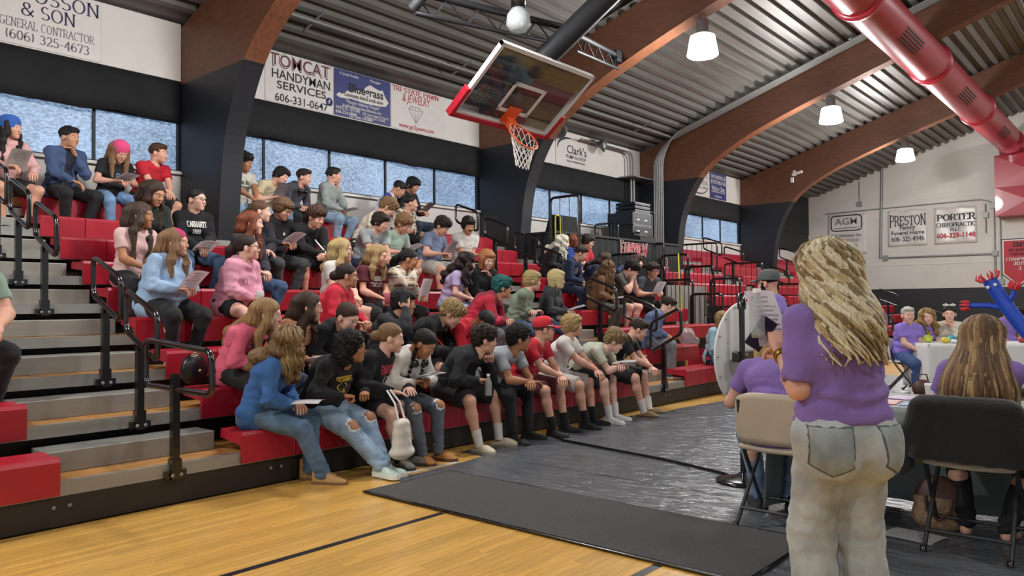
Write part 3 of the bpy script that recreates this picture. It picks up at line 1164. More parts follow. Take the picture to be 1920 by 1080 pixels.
t = wall_sign('white contractor sign with navy and grey serif lettering at top left', 2.7, 4.1, 4.62, 5.42, M_sign)
wtext(t, 'POSSON', 3.62, 5.28, .92, M_navy, .17, True, thick=.12, thin=.045)
wtext(t, '&', 3.24, 5.08, .14, M_navy, .16, True, thick=.12, thin=.045)
wtext(t, 'SON', 3.59, 5.08, .4, M_navy, .16, True, thick=.12, thin=.045)
wtext(t, 'GENERAL CONTRACTOR', 3.48, 4.885, 1.08, M_grey, .105, True, thick=.1, thin=.045)
wtext(t, '(606) 325-4673', 3.48, 4.735, .95, M_grey, .11, True, thick=.15, thin=.06)
t = wall_sign('white handyman services sign with maroon and black lettering', 6.53, 7.8, 4.62, 5.42, M_sign)
wtext(t, 'TOMCAT', 7.175, 5.29, 1.17, M_ink, .235, bold=.02, dx=.003)
wtext(t, 'TOMCAT', 7.175, 5.295, 1.14, M_sign, .22, bold=.008, dx=.005)
wtext(t, 'TOMCAT', 7.175, 5.295, 1.1, M_maroon, .2, bold=0., dx=.007)
wtext(t, 'HANDYMAN', 7.195, 5.07, 1.1, M_ink, .15, bold=.013)
wtext(t, 'SERVICES', 7.2, 4.9, .93, M_ink, .13, bold=.013)
wtext(t, '606-331-0647', 7.2, 4.7, 1.0, M_ink, .13, bold=.012)
mb = MB()
mb.lathe([(0.001, .003), (.07, .003), (.07, 0)], 20, Matrix.Translation((.003, 1.2, .19)) @ Matrix.Rotation(radians(90), 4, 'Y'))
mb.build('badge', M_blue, t)
wtext(t, 'f', 7.73, 4.81, .04, M_sign, .08, bold=.02, dx=.009)
t = wall_sign('blue credit union sign with a white state outline', 7.83, 9.06, 4.62, 5.42, M_blue)
ky = [(7.87, 4.96), (7.93, 5.02), (8.0, 5.0), (8.1, 5.08), (8.2, 5.06), (8.32, 5.14), (8.42, 5.12), (8.5, 5.22), (8.6, 5.28), (8.72, 5.24), (8.8, 5.22), (8.88, 5.24), (8.93, 5.14), (9.02, 5.04), (8.95, 4.96), (8.82, 4.94), (8.5, 4.93), (8.2, 4.95), (7.95, 4.93)]
MB().prism([(y - 7.83, z - 4.62) for y, z in ky], .002, .006, 'x').build('state_outline', M_sign, t)
wtext(t, 'B. Joseph Bradley', 8.15, 5.35, .4, M_sign, .045, bold=.01)
wtext(t, 'Manager', 8.72, 5.35, .24, M_sign, .05, bold=.01)
wtext(t, 'Bluegrass', 8.52, 5.12, .75, M_ink, .15, bold=.03, dx=.009)
wtext(t, 'Community federal credit union', 8.46, 5.0, .85, M_ink, .07, bold=.015, dx=.009)
wtext(t, '"People Helping People"', 8.45, 4.885, .75, M_sign, .06, shear=.2)
wtext(t, 'jbradley@bluegrasscreditunion.com', 8.42, 4.81, .85, M_sign, .05, bold=.012)
wtext(t, 'NMLS ID: 1317990', 8.12, 4.76, .5, M_sign, .055, bold=.012)
wtext(t, '606-324-0888', 8.08, 4.69, .44, M_sign, .055, bold=.012)
wtext(t, '3201 Carter Avenue P.O. Box 81', 8.72, 4.745, .58, M_sign, .045, bold=.012)
wtext(t, 'Ashland, KY 41105', 8.7, 4.69, .46, M_sign, .045, bold=.012)
wtext(t, 'Fax: (606) 324-0880', 8.4, 4.645, .5, M_sign, .04, bold=.012)
t = wall_sign('white pawn and jewelry sign with red lettering and a diamond', 9.08, 10.45, 4.62, 5.42, M_sign)
wtext(t, 'TRI-STATE PAWN', 9.69, 5.36, 1.16, M_redink, .085, True, thick=.16, thin=.06)
wtext(t, '& JEWELRY', 9.7, 5.2, .7, M_redink, .16, bold=.0, shear=.25)
wtext(t, 'www.go2pawn.com', 9.7, 4.69, .88, M_redink, .085, bold=.015)
dm = MB()
g0 = [(9.5, 5.03), (9.56, 5.09), (9.78, 5.09), (9.86, 5.03), (9.68, 4.78)]
for a, b in [(0, 1), (1, 2), (2, 3), (3, 0), (0, 4), (3, 4)]:
    dm.tube([(.004, g0[a][0] - 9.08, g0[a][1] - 4.62), (.004, g0[b][0] - 9.08, g0[b][1] - 4.62)], .006, 5)
for y in (9.6, 9.68, 9.76):
    dm.tube([(.004, y - 9.08, .41), (.004, .6, .16)], .004, 5)
    dm.tube([(.004, y - 9.08, .41), (.004, y - 9.1, .47)], .004, 5)
dm.build('diamond', mat('ink_silver', '#8f9690', .5), t)
t = wall_sign('white pump and shop sign with a navy swoosh', 13.98, 15.24, 4.62, 5.32, M_sign)
wtext(t, "Clark's", 14.8, 5.03, .78, M_ink, .2, bold=.008)
wtext(t, 'PUMP-N-SHOP', 14.77, 4.85, .78, M_ink, .09, bold=.004)
wtext(t, 'Restore. Rethink. Restart.', 14.77, 4.75, .74, M_ink, .05, bold=.015)
sw = MB()
sp = []
for k in range(25):
    a = radians(65 + 165 * k / 24)
    sp.append((.004, .53 + .46 * cos(a) * 1.0, .42 + .24 * sin(a)))
sw.tube(sp, [.004 + .03 * sin(pi * min(1, k / 20)) for k in range(25)], 6)
so = sw.build('swoosh', M_navy, t)
so.scale = (.15, 1, 1)
t = wall_sign('white medical center sign with a blue arc, half hidden by the arch', 20.26, 21.68, 4.62, 5.42, M_sign)
wtext(t, "KING'S", 21.2, 5.2, .55, M_grey, .12, True, thick=.12, thin=.05)
wtext(t, 'DAUGHTERS', 21.1, 5.02, .95, M_grey, .12, True, thick=.12, thin=.05)
wtext(t, 'MEDICAL CENTER', 21.1, 4.87, .9, M_grey, .07, True, thick=.12, thin=.05)
aw = MB()
aw.tube([(.004, .75 + .62 * cos(radians(200 + 140 * k / 16)), .42 + .36 * sin(radians(200 + 140 * k / 16))) for k in range(17)], [.004 + .016 * sin(pi * k / 16) for k in range(17)], 6)
aw.build('arc', M_navy, t)
aw = MB()
aw.tube([(.004, .75 + .62 * cos(radians(20 + 100 * k / 16)), .42 + .36 * sin(radians(20 + 100 * k / 16))) for k in range(17)], [.004 + .016 * sin(pi * k / 16) for k in range(17)], 6)
aw.build('arc', mat('ink_teal', '#3a7d9c', .5), t)
t = wall_sign('blue orthopedics and sports medicine walk-in clinic sign', 21.7, 22.83, 4.62, 5.42, M_blue)
for s_, z, h, w in (('ORTHOPEDICS &', 5.3, .12, 1.0), ('SPORTS MEDICINE', 5.14, .12, 1.02), ('Walk-in Clinic', 4.95, .15, .9), ('kingsdaughtershealth.com', 4.84, .05, .9), ('KDH', 4.7, .06, .4)):
    wtext(t, s_, 22.27, z, w, M_sign, h, bold=.012)


def end_sign(label, x0, x1, z0, z1, m, y=EY - .03):
    t = thing('wall_banner', label, 'banner', (x0, y, z0))

    def fn(u, v):
        return (u * (x1 - x0), -.012 * sin(u * 9 + v * 3) - .008 * sin(v * 12), v * (z1 - z0) + .02 * sin(u * 12) * (v > .9))
    mb = MB()
    mb.grid(fn, 16, 12)
    o = mb.build('sheet', m, t)
    o.modifiers.new('solid', 'SOLIDIFY').thickness = .004
    t['_x0'], t['_z0'] = x0, z0
    return t


def etext(t, s, x, z, width, m, height, serif=True, bold=0., tilt=0., arch=0., **kw):
    if serif:
        v, f, w = serif_mesh(s, height, arch=arch, **kw)
    else:
        v, f = text_mesh(s, height * 1.38, bold * height, .001)
    v = v.copy()
    v[:, 0] -= (v[:, 0].max() + v[:, 0].min()) / 2
    v[:, 1] -= (v[:, 1].max() + v[:, 1].min()) / 2
    v[:, 0] *= width / (v[:, 0].max() - v[:, 0].min())
    return place_text('lettering', (v, f), m, t, (x - t['_x0'], -.035, z - t['_z0']), (1, 0, tilt), (0, 0, 1))


M_vinyl = mat('vinyl_banner', '#c4c2be', .3, var=.06, bump=.2, bscale=6)
t = end_sign('white address banner with a rounded black frame on the end wall', -10.0, -8.62, 3.2, 4.72, M_block)
etext(t, 'AGM', -9.34, 4.45, .8, M_grey, .26, False, bold=.008)
mb = MB()
mb.tube([Vector((x + 10.0, -.03, z - 3.2)) for x, y_, z in rounded([(-9.88, 0, 4.1), (-9.88, 0, 4.67), (-8.78, 0, 4.67), (-8.78, 0, 4.1)], .15, 5)], .02, 6, closed=True)
mb.tube([(.22, -.03, 1.0), (1.12, -.03, 1.0)], .01, 6)
mb.build('frame_line', M_ink, t)
etext(t, '3132 Winchester Ave', -9.34, 3.92, 1.06, M_grey, .12, False, bold=.01)
etext(t, 'Ashland, KY 41101', -9.34, 3.72, .92, M_grey, .12, False, bold=.01)
etext(t, '606-325-1112', -9.34, 3.53, .8, M_grey, .11, False, bold=.01)
t = end_sign('white vinyl funeral home banner with black serif lettering', -7.88, -6.6, 3.4, 4.7, M_vinyl)
etext(t, 'PRESTON', -7.22, 4.32, 1.2, M_ink, .3, thick=.15, thin=.06, arch=.45)
etext(t, 'Family', -7.22, 4.05, .5, M_ink, .15, False, bold=.01)
etext(t, 'Funeral Home', -7.22, 3.88, 1.08, M_ink, .14, False, bold=.01)
etext(t, '606-325-4946', -7.22, 3.66, 1.08, M_ink, .16, thick=.17, thin=.07)
t = end_sign('white vinyl chiropractic banner with black and red serif lettering', -6.36, -5.07, 3.4, 4.68, M_vinyl)
etext(t, 'PORTER', -5.68, 4.32, 1.2, M_ink, .2, thick=.2, thin=.07, arch=.1)
etext(t, 'CHIROPRACTIC', -5.7, 4.06, 1.2, M_ink, .14, thick=.17, thin=.06)
etext(t, 'PLLC.', -5.7, 3.89, .35, M_ink, .1, thick=.17, thin=.06)
etext(t, '606-329-1148', -5.7, 3.69, 1.18, M_redink, .17, False, bold=.04)
# champion pennant
M_pen = mat('red_pennant', '#a51f30', .6, var=.08, sheen=.3)
t = thing('pennant', 'red pointed championship pennant on the end wall', 'pennant', (-3.9, EY - .05, 1.87))
t['_x0'], t['_z0'] = -3.9, 1.87
MB().prism([(0, -.03), (.49, .41), (.49, 1.59), (-.47, 1.59), (-.47, .41)], -.005, .012).build('black_border', M_ink, t)
MB().prism([(0, .01), (.46, .42), (.46, 1.56), (-.44, 1.56), (-.44, .42)], -.01, -.005).build('white_border', M_sign, t)
MB().prism([(0, .05), (.42, .44), (.42, 1.52), (-.4, 1.52), (-.4, .44)], -.016, -.01).build('field', M_pen, t)
etext(t, 'EMS', -3.86, 3.26, .35, M_ink, .13, thick=.2, thin=.1)
etext(t, 'CHAMPIONS', -3.88, 2.78, .72, M_sign, .1, thick=.2, thin=.08)
etext(t, '2019', -3.86, 2.63, .34, M_sign, .11, thick=.2, thin=.1)
etext(t, '3', -3.86, 2.47, .1, M_sign, .1, thick=.2, thin=.1)
etext(t, 'GIRLS BASKETBALL', -3.86, 3.08, .6, M_ink, .08, thick=.15, thin=.07)
etext(t, 'CONFERENCE', -3.86, 2.94, .55, M_ink, .08, thick=.15, thin=.07)

# ================================================================ basketball backboard, hoisted and tilted
t = thing('basketball_hoop', 'tilted glass basketball backboard with orange rim hoisted above the students', 'basketball hoop', (-6.59, 6.55, 3.71))
TH = .67
# local frame: a = up the board, y = width, n = face normal (down and out)
A_ = Vector((cos(TH), 0, sin(TH)))
N_ = Vector((sin(TH), 0, -cos(TH)))
BM = Matrix((A_, Vector((0, 1, 0)), -N_)).transposed().to_4x4()      # columns: a, y, -n   (z local = back side)
M_glass = mat('backboard_glass', '#33393a', .03, var=0, spec=.9, alpha=.62)
M_bwhite = mat('board_white', '#d8d8d6', .45, var=.03)
M_pad = mat('red_board_pad', '#a8142a', .5, var=.05)
M_rim = mat('orange_rim', '#d9541e', .4, var=.06)
MB().box(.03, 1.04, .03, 1.8, 0, .012, BM).build('glass', M_glass, t)
mb = MB()
mb.box(0, .05, 0, 1.83, -.012, .05, BM).box(1.02, 1.07, 0, 1.83, -.012, .05, BM).box(0, 1.07, 0, .05, -.012, .05, BM).box(0, 1.07, 1.78, 1.83, -.012, .05, BM)
mb.build('frame', M_bwhite, t)
mb = MB()
mb.box(.2, .65, .61, .66, -.006, .0, BM).box(.2, .65, 1.17, 1.22, -.006, .0, BM).box(.2, .25, .61, 1.22, -.006, .0, BM).box(.6, .65, .61, 1.22, -.006, .0, BM)
mb.build('target_square', M_bwhite, t)
mb = MB()
mb.box(-.05, .02, -.03, 1.86, -.03, .07, BM).box(-.05, .38, -.04, .025, -.03, .07, BM).box(-.05, .38, 1.805, 1.87, -.03, .07, BM)
mb.build('edge_pad', M_pad, t, bevel=.012)
RC = Vector((.15, .915, -.15 - .2286))    # rim centre in board space
rimM = BM @ Matrix.Translation(RC) @ Matrix.Rotation(radians(90), 4, 'Y')
mb = MB()
mb.tube([rimM @ Vector((.2286 * cos(2 * pi * k / 32), .2286 * sin(2 * pi * k / 32), 0)) for k in range(32)], .011, 8, closed=True)
mb.box(.07, .16, .84, .99, -.16, .0, BM)
RIM = mb.build('rim', M_rim, t)
MB().box(.06, .3, .8, 1.03, -.02, -.004, BM).build('rim_plate', M_rim, t)
# net: cords hang straight down from the tilted ring
rw = [rimM @ Vector((.2286 * cos(2 * pi * k / 12), .2286 * sin(2 * pi * k / 12), 0)) for k in range(12)]
cw = rimM @ Vector((0, 0, 0))
mb = MB()
LV = 6
ring = []
for j in range(LV + 1):
    s_ = 1 - .55 * (j / LV) ** .7
    row = []
    for k in range(12):
        ph = .5 * (j % 2)
        a = rw[k] * (1 - ph) + rw[(k + 1) % 12] * ph
        d = (a - cw) * s_
        d.z *= (1 - .5 * j / LV)
        row.append(cw + d + Vector((-.02 * j / LV, 0, -.065 * j)))
    ring.append(row)
for j in range(LV):
    for k in range(12):
        q = ring[j + 1]
        if j % 2 == 0:
            mb.tube([ring[j][k], q[k]], .0055, 5, cap=False)
            mb.tube([ring[j][k], q[k - 1]], .0055, 5, cap=False)
        else:
            mb.tube([ring[j][k], q[k]], .0055, 5, cap=False)
            mb.tube([ring[j][k], q[(k + 1) % 12]], .0055, 5, cap=False)
mb.build('net', mat('net_cord', '#d9d6cf', .8, var=.05), RIM)
# hoisting frame: big tube up to the roof, cross truss, braces
O = Vector((-6.59, 6.55, 3.71))


def wp(x, y, z):
    return Vector((x, y, z)) - O


M_hoist = mat('matte_black_steel', '#15161a', .55, var=.15, spec=.3)
mb = MB()
mb.tube([BM @ Vector((.9, .915, .14)), wp(-3.9, 9.2, 7.0)], .145, 16)
mb.build('main_tube', M_hoist, t)
mb = MB()
mb.tube([wp(-6.25, 8.45, 5.05), wp(-5.28, 8.5, 5.33), wp(-4.0, 8.6, 5.75)], .055, 10)
mb.build('brace', M_hoist, t)


def truss(P, Q, dz, n):
    mb = MB()
    P, Q = Vector(P), Vector(Q)
    D = Vector((.05, 0, -dz))
    mb.tube([P, Q], .045, 10)
    mb.tube([P + D, Q + D * 1.0], .025, 8)
    for k in range(n):
        a_, m_, b_ = P.lerp(Q, k / n), P.lerp(Q, (k + .5) / n) + D, P.lerp(Q, (k + 1) / n)
        mb.tube([a_, m_], .012, 6)
        mb.tube([m_, b_], .012, 6)
    mb.build('cross_truss', M_hoist, t)


truss(wp(-6.19, 8.5, 5.1), wp(-7.31, 11.3, 5.73), .26, 4)
truss(wp(-6.2, 5.56, 4.78), wp(-6.25, 8.3, 5.15), .26, 5)
mb = MB()
mb.tube([wp(-6.25, 5.6, 4.6), wp(-5.95, 5.75, 4.95)], .06, 10)
mb.build('brace', M_hoist, t)
for k, (x, y, z) in enumerate([(-7.31, 11.3, 5.7), (-6.2, 8.4, 5.05), (-5.9, 7.6, 4.55)]):
    MB().box(-.08, .08, -.08, .08, -.1, .1, Matrix.Translation(wp(x, y, z))).build('clamp', M_hoist, t, bevel=.015)
t = thing('hoist_lamp', 'round unlit glass work lamp beside the hoop hoisting frame', 'lamp', (-5.95, 7.05, 4.95))
MB().lathe([(.01, .0), (.08, .01), (.14, -.08), (.15, -.2), (.1, -.27), (.01, -.28)], 18).build('globe', mat('clear_globe', '#9da3a4', .1, var=.1, alpha=.6), t)
MB().lathe([(.01, .3), (.09, .3), (.09, .0), (.01, .0)], 14).build('housing', M_metalblk, t)
# ================================================================ body kinematics
#KIN
def V3(*a):
    return np.array(a, float)


def _n(v):
    return v / (np.linalg.norm(v) + 1e-9)


def rot(axis, deg):
    a = math.radians(deg)
    c, s_ = math.cos(a), math.sin(a)
    if axis == 'x':
        return np.array([[1, 0, 0], [0, c, -s_], [0, s_, c]])
    if axis == 'y':
        return np.array([[c, 0, s_], [0, 1, 0], [-s_, 0, c]])
    return np.array([[c, -s_, 0], [s_, c, 0], [0, 0, 1]])


def ik(root, target, l1, l2, pole):
    d = target - root
    L = np.linalg.norm(d)
    mx = (l1 + l2) * .985
    if L > mx:
        target = root + d / L * mx
        d = target - root
        L = mx
    L = max(L, abs(l1 - l2) + .02)
    u = d / L
    a = (l1 * l1 - l2 * l2 + L * L) / (2 * L)
    h = math.sqrt(max(l1 * l1 - a * a, 0))
    p = pole - u * np.dot(pole, u)
    p = _n(p)
    return root + u * a + p * h, target


def kin(p):
    """joints of a figure; sitting: origin on the seat, standing: origin on the floor"""
    s = p.get('s', .95)
    b = p.get('b', 1.) * (1.0 if p.get('nogroup') else 1.09)
    lean, sl, tw = p.get('lean', 8), p.get('sl', 10), p.get('tw', 0)
    side_l = p.get('sidelean', 0)
    J = {}
    st = p.get('stand', False)
    hz = .93 * s if st else .105 * s * (.6 + .4 * b)
    P0 = V3(0, 0, hz)
    Ry = lambda a: rot('x', side_l) @ rot('y', a)
    up = V3(0, 0, 1)
    P1 = P0 + Ry(lean * .6) @ up * .16 * s
    P2 = P1 + Ry(lean) @ up * .19 * s
    P3 = P2 + Ry(lean + sl) @ up * .155 * s
    fwd = rot('z', tw) @ Ry(lean + sl * .5) @ V3(1, 0, 0)
    sd = rot('z', tw) @ rot('x', side_l) @ V3(0, 1, 0)
    sd = _n(sd)
    hp = p.get('hp', 5)
    nk = Ry(lean * .5 + sl + max(hp, -10) * .45) @ up
    H0 = P3 + nk * .075 * s                      # top of neck
    Rh = rot('z', p.get('hy', 0)) @ rot('y', hp) @ rot('x', p.get('hr', 0))
    hs = (s * .5 + .5) * p.get('hk', 1.115)
    HC = H0 + Rh @ V3(.028, 0, .085) * hs        # head centre
    J.update(P0=P0, P1=P1, P2=P2, P3=P3, H0=H0, HC=HC, Rh=Rh, hs=hs, fwd=fwd, sd=sd, s=s, b=b)
    sw = (.172 if p.get('f') else .195) * s * (.85 + .15 * b)
    upl = _n(P3 - P2)
    for nm, sg in (('L', 1), ('R', -1)):
        S = P3 - upl * .035 * s + sd * sw * sg + fwd * .01
        a = p.get('arm' + nm, p.get('arm', 'lap'))
        pole = -fwd * .55 + sd * sg * .7 - up * .6
        kx = .02 * sg
        if isinstance(a, (tuple, list)):
            T = V3(*a[:3]) * s
            if len(a) > 3:
                pole = V3(*a[3:6])
        else:
            if a == 'lap':
                T = V3(.33, .05 * sg, .2) * s
            elif a == 'clasp':
                T = V3(.47, .025 * sg, .19) * s
            elif a == 'knee':
                T = V3(.40, .15 * sg, .235) * s
            elif a == 'thigh':
                T = V3(.27, .15 * sg, .245) * s
            elif a == 'paper':
                T = V3(.34, .1 * sg, .29) * s
            elif a == 'face':
                T = HC + Rh @ V3(.10, .03 * sg, -.14) * hs
                pole = -up + sd * sg * .3 + fwd * .3
            elif a == 'chin':
                T = HC + Rh @ V3(.075, .035 * sg, -.20) * hs
                pole = -up + sd * sg * .3 + fwd * .3
            elif a == 'brow':
                T = HC + Rh @ V3(.11, .05 * sg, -.09) * hs
                pole = -up + sd * sg * .35 + fwd * .35
            elif a == 'head':
                T = HC + Rh @ V3(.01, .14 * sg, -.05) * hs
                pole = -up + sd * sg * .6 + fwd * .4
            elif a == 'cross':
                T = V3(.27, -.1 * sg, .30) * s
            elif a == 'side':
                T = V3(-.02, .3 * sg, .12) * s if not st else V3(.02, .24 * sg, .80) * s
            elif a == 'hang':
                T = S + V3(.03, .03 * sg, -.53) * s
            elif a == 'hold':
                T = V3(.36, .12 * sg, 1.2) * s
            else:
                T = V3(.33, .05 * sg, .2) * s
        E, W = ik(S, T, .275 * s, .245 * s, pole)
        J['S' + nm], J['E' + nm], J['W' + nm] = S, E, W
    fl = p.get('floor', -.44)
    for nm, sg in (('L', 1), ('R', -1)):
        Hj = P0 + V3(0, .085 * s * sg * (.7 + .3 * b), -.0)
        f = p.get('foot' + nm, None)
        if st:
            A = V3(*(f if f else (.0, .1 * sg, 0))) * s + V3(0, 0, .085)
            pole = V3(1, .12 * sg, 0)
            lt, ls = .43 * s, .42 * s
        else:
            f = f if f else p.get('foot', (.3, .13))
            if len(f) == 2:
                f = (f[0], f[1] * sg)
            A = V3(f[0], f[1], fl + .085 + (f[2] if len(f) > 2 else 0))
            pole = V3(.5, p.get('spread', .25) * sg, .9)
            lt, ls = .43 * s, .425 * s
        K, A = ik(Hj, A, lt, ls, pole)
        J['H' + nm], J['K' + nm], J['A' + nm] = Hj, K, A
    return J


#ENDKIN
import zlib


def crc(t):
    return zlib.crc32(t.encode())


# ================================================================ implicit surfaces
class Vol:
    def __init__(s):
        s.pr = []

    def cap(s, a, b, ra, rb, side=None, sc=1., k=None):
        s.pr.append(('c', np.asarray(a, float), np.asarray(b, float), ra, rb, None if side is None else np.asarray(side, float), sc, k))
        return s

    def flat(s, a, b, ra, rb, k=None):
        """cone that ends in a flat cut at b (sleeve and trouser hems)"""
        s.pr.append(('c', np.asarray(a, float), np.asarray(b, float), ra, rb, None, -1., k))
        return s

    def ell(s, c, r, R=None, k=None):
        s.pr.append(('e', np.asarray(c, float), np.asarray(r, float), np.eye(3) if R is None else np.asarray(R, float), None, None, 1., k))
        return s

    def sub_ell(s, c, r, R=None):
        s.pr.append(('s', np.asarray(c, float), np.asarray(r, float), np.eye(3) if R is None else np.asarray(R, float), None, None, 1., None))
        return s

    def cut(s, n, d):
        """keep n.p > d"""
        s.pr.append(('p', np.asarray(n, float), d, None, None, None, 1., None))
        return s

    def chain(s, pts, rs, side=None, sc=1., k=None):
        for i in range(len(pts) - 1):
            s.cap(pts[i], pts[i + 1], rs[i], rs[i + 1], side, sc, k)
        return s

    def mesh(s, h, k=.03):
        lo, hi = np.full(3, 1e9), np.full(3, -1e9)
        for q in s.pr:
            if q[0] == 'c':
                R = max(q[3], q[4]) * max(1, q[6]) + .01
                lo = np.minimum(lo, np.minimum(q[1], q[2]) - R)
                hi = np.maximum(hi, np.maximum(q[1], q[2]) + R)
            elif q[0] == 'e':
                R = np.max(q[2]) + .01
                lo = np.minimum(lo, q[1] - R)
                hi = np.maximum(hi, q[1] + R)
        lo -= 2 * h
        hi += 2 * h
        n = np.ceil((hi - lo) / h).astype(int) + 1
        F = np.full(n, 1.0, dtype=np.float32)
        ax = [(lo[i] + h * np.arange(n[i])).astype(np.float32) for i in range(3)]
        for q in s.pr:
            kk = q[7] if q[7] is not None else k
            m = kk + 2.5 * h
            if q[0] == 'c':
                R = max(q[3], q[4]) * max(1, q[6]) + m
                l, u = np.minimum(q[1], q[2]) - R, np.maximum(q[1], q[2]) + R
            elif q[0] in 'es':
                R = np.max(q[2]) + m
                l, u = q[1] - R, q[1] + R
            else:
                l, u = lo, hi
            i0 = np.clip(np.floor((l - lo) / h).astype(int), 0, n)
            i1 = np.clip(np.ceil((u - lo) / h).astype(int) + 1, 0, n)
            if np.any(i1 <= i0):
                continue
            sl = tuple(slice(i0[j], i1[j]) for j in range(3))
            X = ax[0][sl[0]][:, None, None]
            Y = ax[1][sl[1]][None, :, None]
            Z = ax[2][sl[2]][None, None, :]
            if q[0] == 'c':
                a, b_, ra, rb, sv, sc = q[1], q[2], q[3], q[4], q[5], q[6]
                d = b_ - a
                L2 = float(d @ d) + 1e-12
                px, py, pz = X - a[0], Y - a[1], Z - a[2]
                t = np.clip((px * d[0] + py * d[1] + pz * d[2]) / L2, 0, 1)
                qx, qy, qz = px - t * d[0], py - t * d[1], pz - t * d[2]
                dd = qx * qx + qy * qy + qz * qz
                if sv is not None and sc > 0 and sc != 1:
                    qs = qx * sv[0] + qy * sv[1] + qz * sv[2]
                    dd = dd - qs * qs * (1 - 1 / (sc * sc))
                D = np.sqrt(np.maximum(dd, 0)) - (ra + (rb - ra) * t)
                if sc < 0:
                    D = np.maximum(D, (px * d[0] + py * d[1] + pz * d[2] - L2) / math.sqrt(L2))
            elif q[0] in 'es':
                c, r, Rm = q[1], q[2], q[3]
                px, py, pz = X - c[0], Y - c[1], Z - c[2]
                w = 0
                for j in range(3):
                    cc = Rm[:, j]
                    w = w + ((px * cc[0] + py * cc[1] + pz * cc[2]) / r[j]) ** 2
                D = (np.sqrt(w) - 1) * float(np.min(r))
            else:
                nn, dd0 = q[1], q[2]
                D = X * nn[0] + Y * nn[1] + Z * nn[2] - dd0
            A = F[sl]
            if q[0] in 'ce':
                hh = np.maximum(kk - np.abs(A - D), 0)
                F[sl] = np.minimum(A, D) - hh * hh / (4 * kk + 1e-9)
            elif q[0] == 's':
                F[sl] = np.maximum(A, -D)
            else:
                F[sl] = np.maximum(A, -D)
        return nets(F, lo, h)


def nets(F, lo, h):
    ins = F < 0
    nx, ny, nz = F.shape
    c = [ins[dx:nx - 1 + dx, dy:ny - 1 + dy, dz:nz - 1 + dz] for dx in (0, 1) for dy in (0, 1) for dz in (0, 1)]
    sm = np.zeros(c[0].shape, np.int8)
    for q in c:
        sm += q
    act = np.argwhere((sm > 0) & (sm < 8))
    if len(act) == 0:
        return np.zeros((0, 3)), np.zeros((0, 4), int)
    idx = np.full(c[0].shape, -1, np.int32)
    idx[act[:, 0], act[:, 1], act[:, 2]] = np.arange(len(act))
    off = np.array([(dx, dy, dz) for dx in (0, 1) for dy in (0, 1) for dz in (0, 1)])
    val = np.stack([F[act[:, 0] + o[0], act[:, 1] + o[1], act[:, 2] + o[2]] for o in off], 1)
    acc = np.zeros((len(act), 3))
    cnt = np.zeros(len(act))
    for i in range(8):
        for j in range(i + 1, 8):
            df = off[j] - off[i]
            if np.abs(df).sum() != 1:
                continue
            vi, vj = val[:, i], val[:, j]
            x = (vi < 0) != (vj < 0)
            t = np.where(x, vi / np.where(x, vi - vj, 1), 0)
            acc += np.where(x[:, None], off[i] + t[:, None] * df, 0)
            cnt += x
    V = lo + h * (act + acc / cnt[:, None])
    faces = []
    for axi in range(3):
        o1, o2 = [(1, 2), (2, 0), (0, 1)][axi]
        sl0 = [slice(None)] * 3
        sl1 = [slice(None)] * 3
        sl0[axi] = slice(0, -1)
        sl1[axi] = slice(1, None)
        A, B = ins[tuple(sl0)], ins[tuple(sl1)]
        e = np.argwhere(A != B)
        e = e[(e[:, o1] > 0) & (e[:, o2] > 0) & (e[:, o1] < F.shape[o1] - 1) & (e[:, o2] < F.shape[o2] - 1)]
        if len(e) == 0:
            continue

        def cell(d1, d2):
            q = e.copy()
            q[:, o1] -= d1
            q[:, o2] -= d2
            return idx[q[:, 0], q[:, 1], q[:, 2]]
        q = np.stack([cell(1, 1), cell(0, 1), cell(0, 0), cell(1, 0)], 1)
        fl = A[e[:, 0], e[:, 1], e[:, 2]]
        q[~fl] = q[~fl][:, ::-1]
        faces.append(q[(q >= 0).all(1)])
    return V, np.concatenate(faces)


def pnoise(P, f, seed=0):
    """cheap smooth pseudo noise in [-1,1]"""
    r = np.random.default_rng(seed)
    out = 0
    for k in range(4):
        w = r.normal(size=3) * f * (1 + .5 * k)
        out = out + np.sin(P @ w + r.uniform(0, 6.3)) * np.sin(P @ (r.normal(size=3) * f) + r.uniform(0, 6.3))
    return out / 2.2


def ridges(P, f, seed=0):
    """sharp-crested folds in [-1,1]"""
    r = np.random.default_rng(seed)
    out = 0
    for k in range(3):
        d = r.normal(size=3)
        d /= np.linalg.norm(d)
        ph = P @ d * f * (1 + .35 * k) + 1.6 * pnoise(P, f * .22, seed + 11 * k)
        out = out + (1 - 2 * np.abs(np.sin(ph))) * (.5 + .5 * pnoise(P, f * .25, seed + 7 + k))
    return out / 1.8


def vnormals(V, Fq):
    n = np.zeros_like(V)
    fn = np.cross(V[Fq[:, 2]] - V[Fq[:, 0]], V[Fq[:, 3]] - V[Fq[:, 1]])
    for j in range(4):
        np.add.at(n, Fq[:, j], fn)
    return n / (np.linalg.norm(n, axis=1, keepdims=True) + 1e-9)


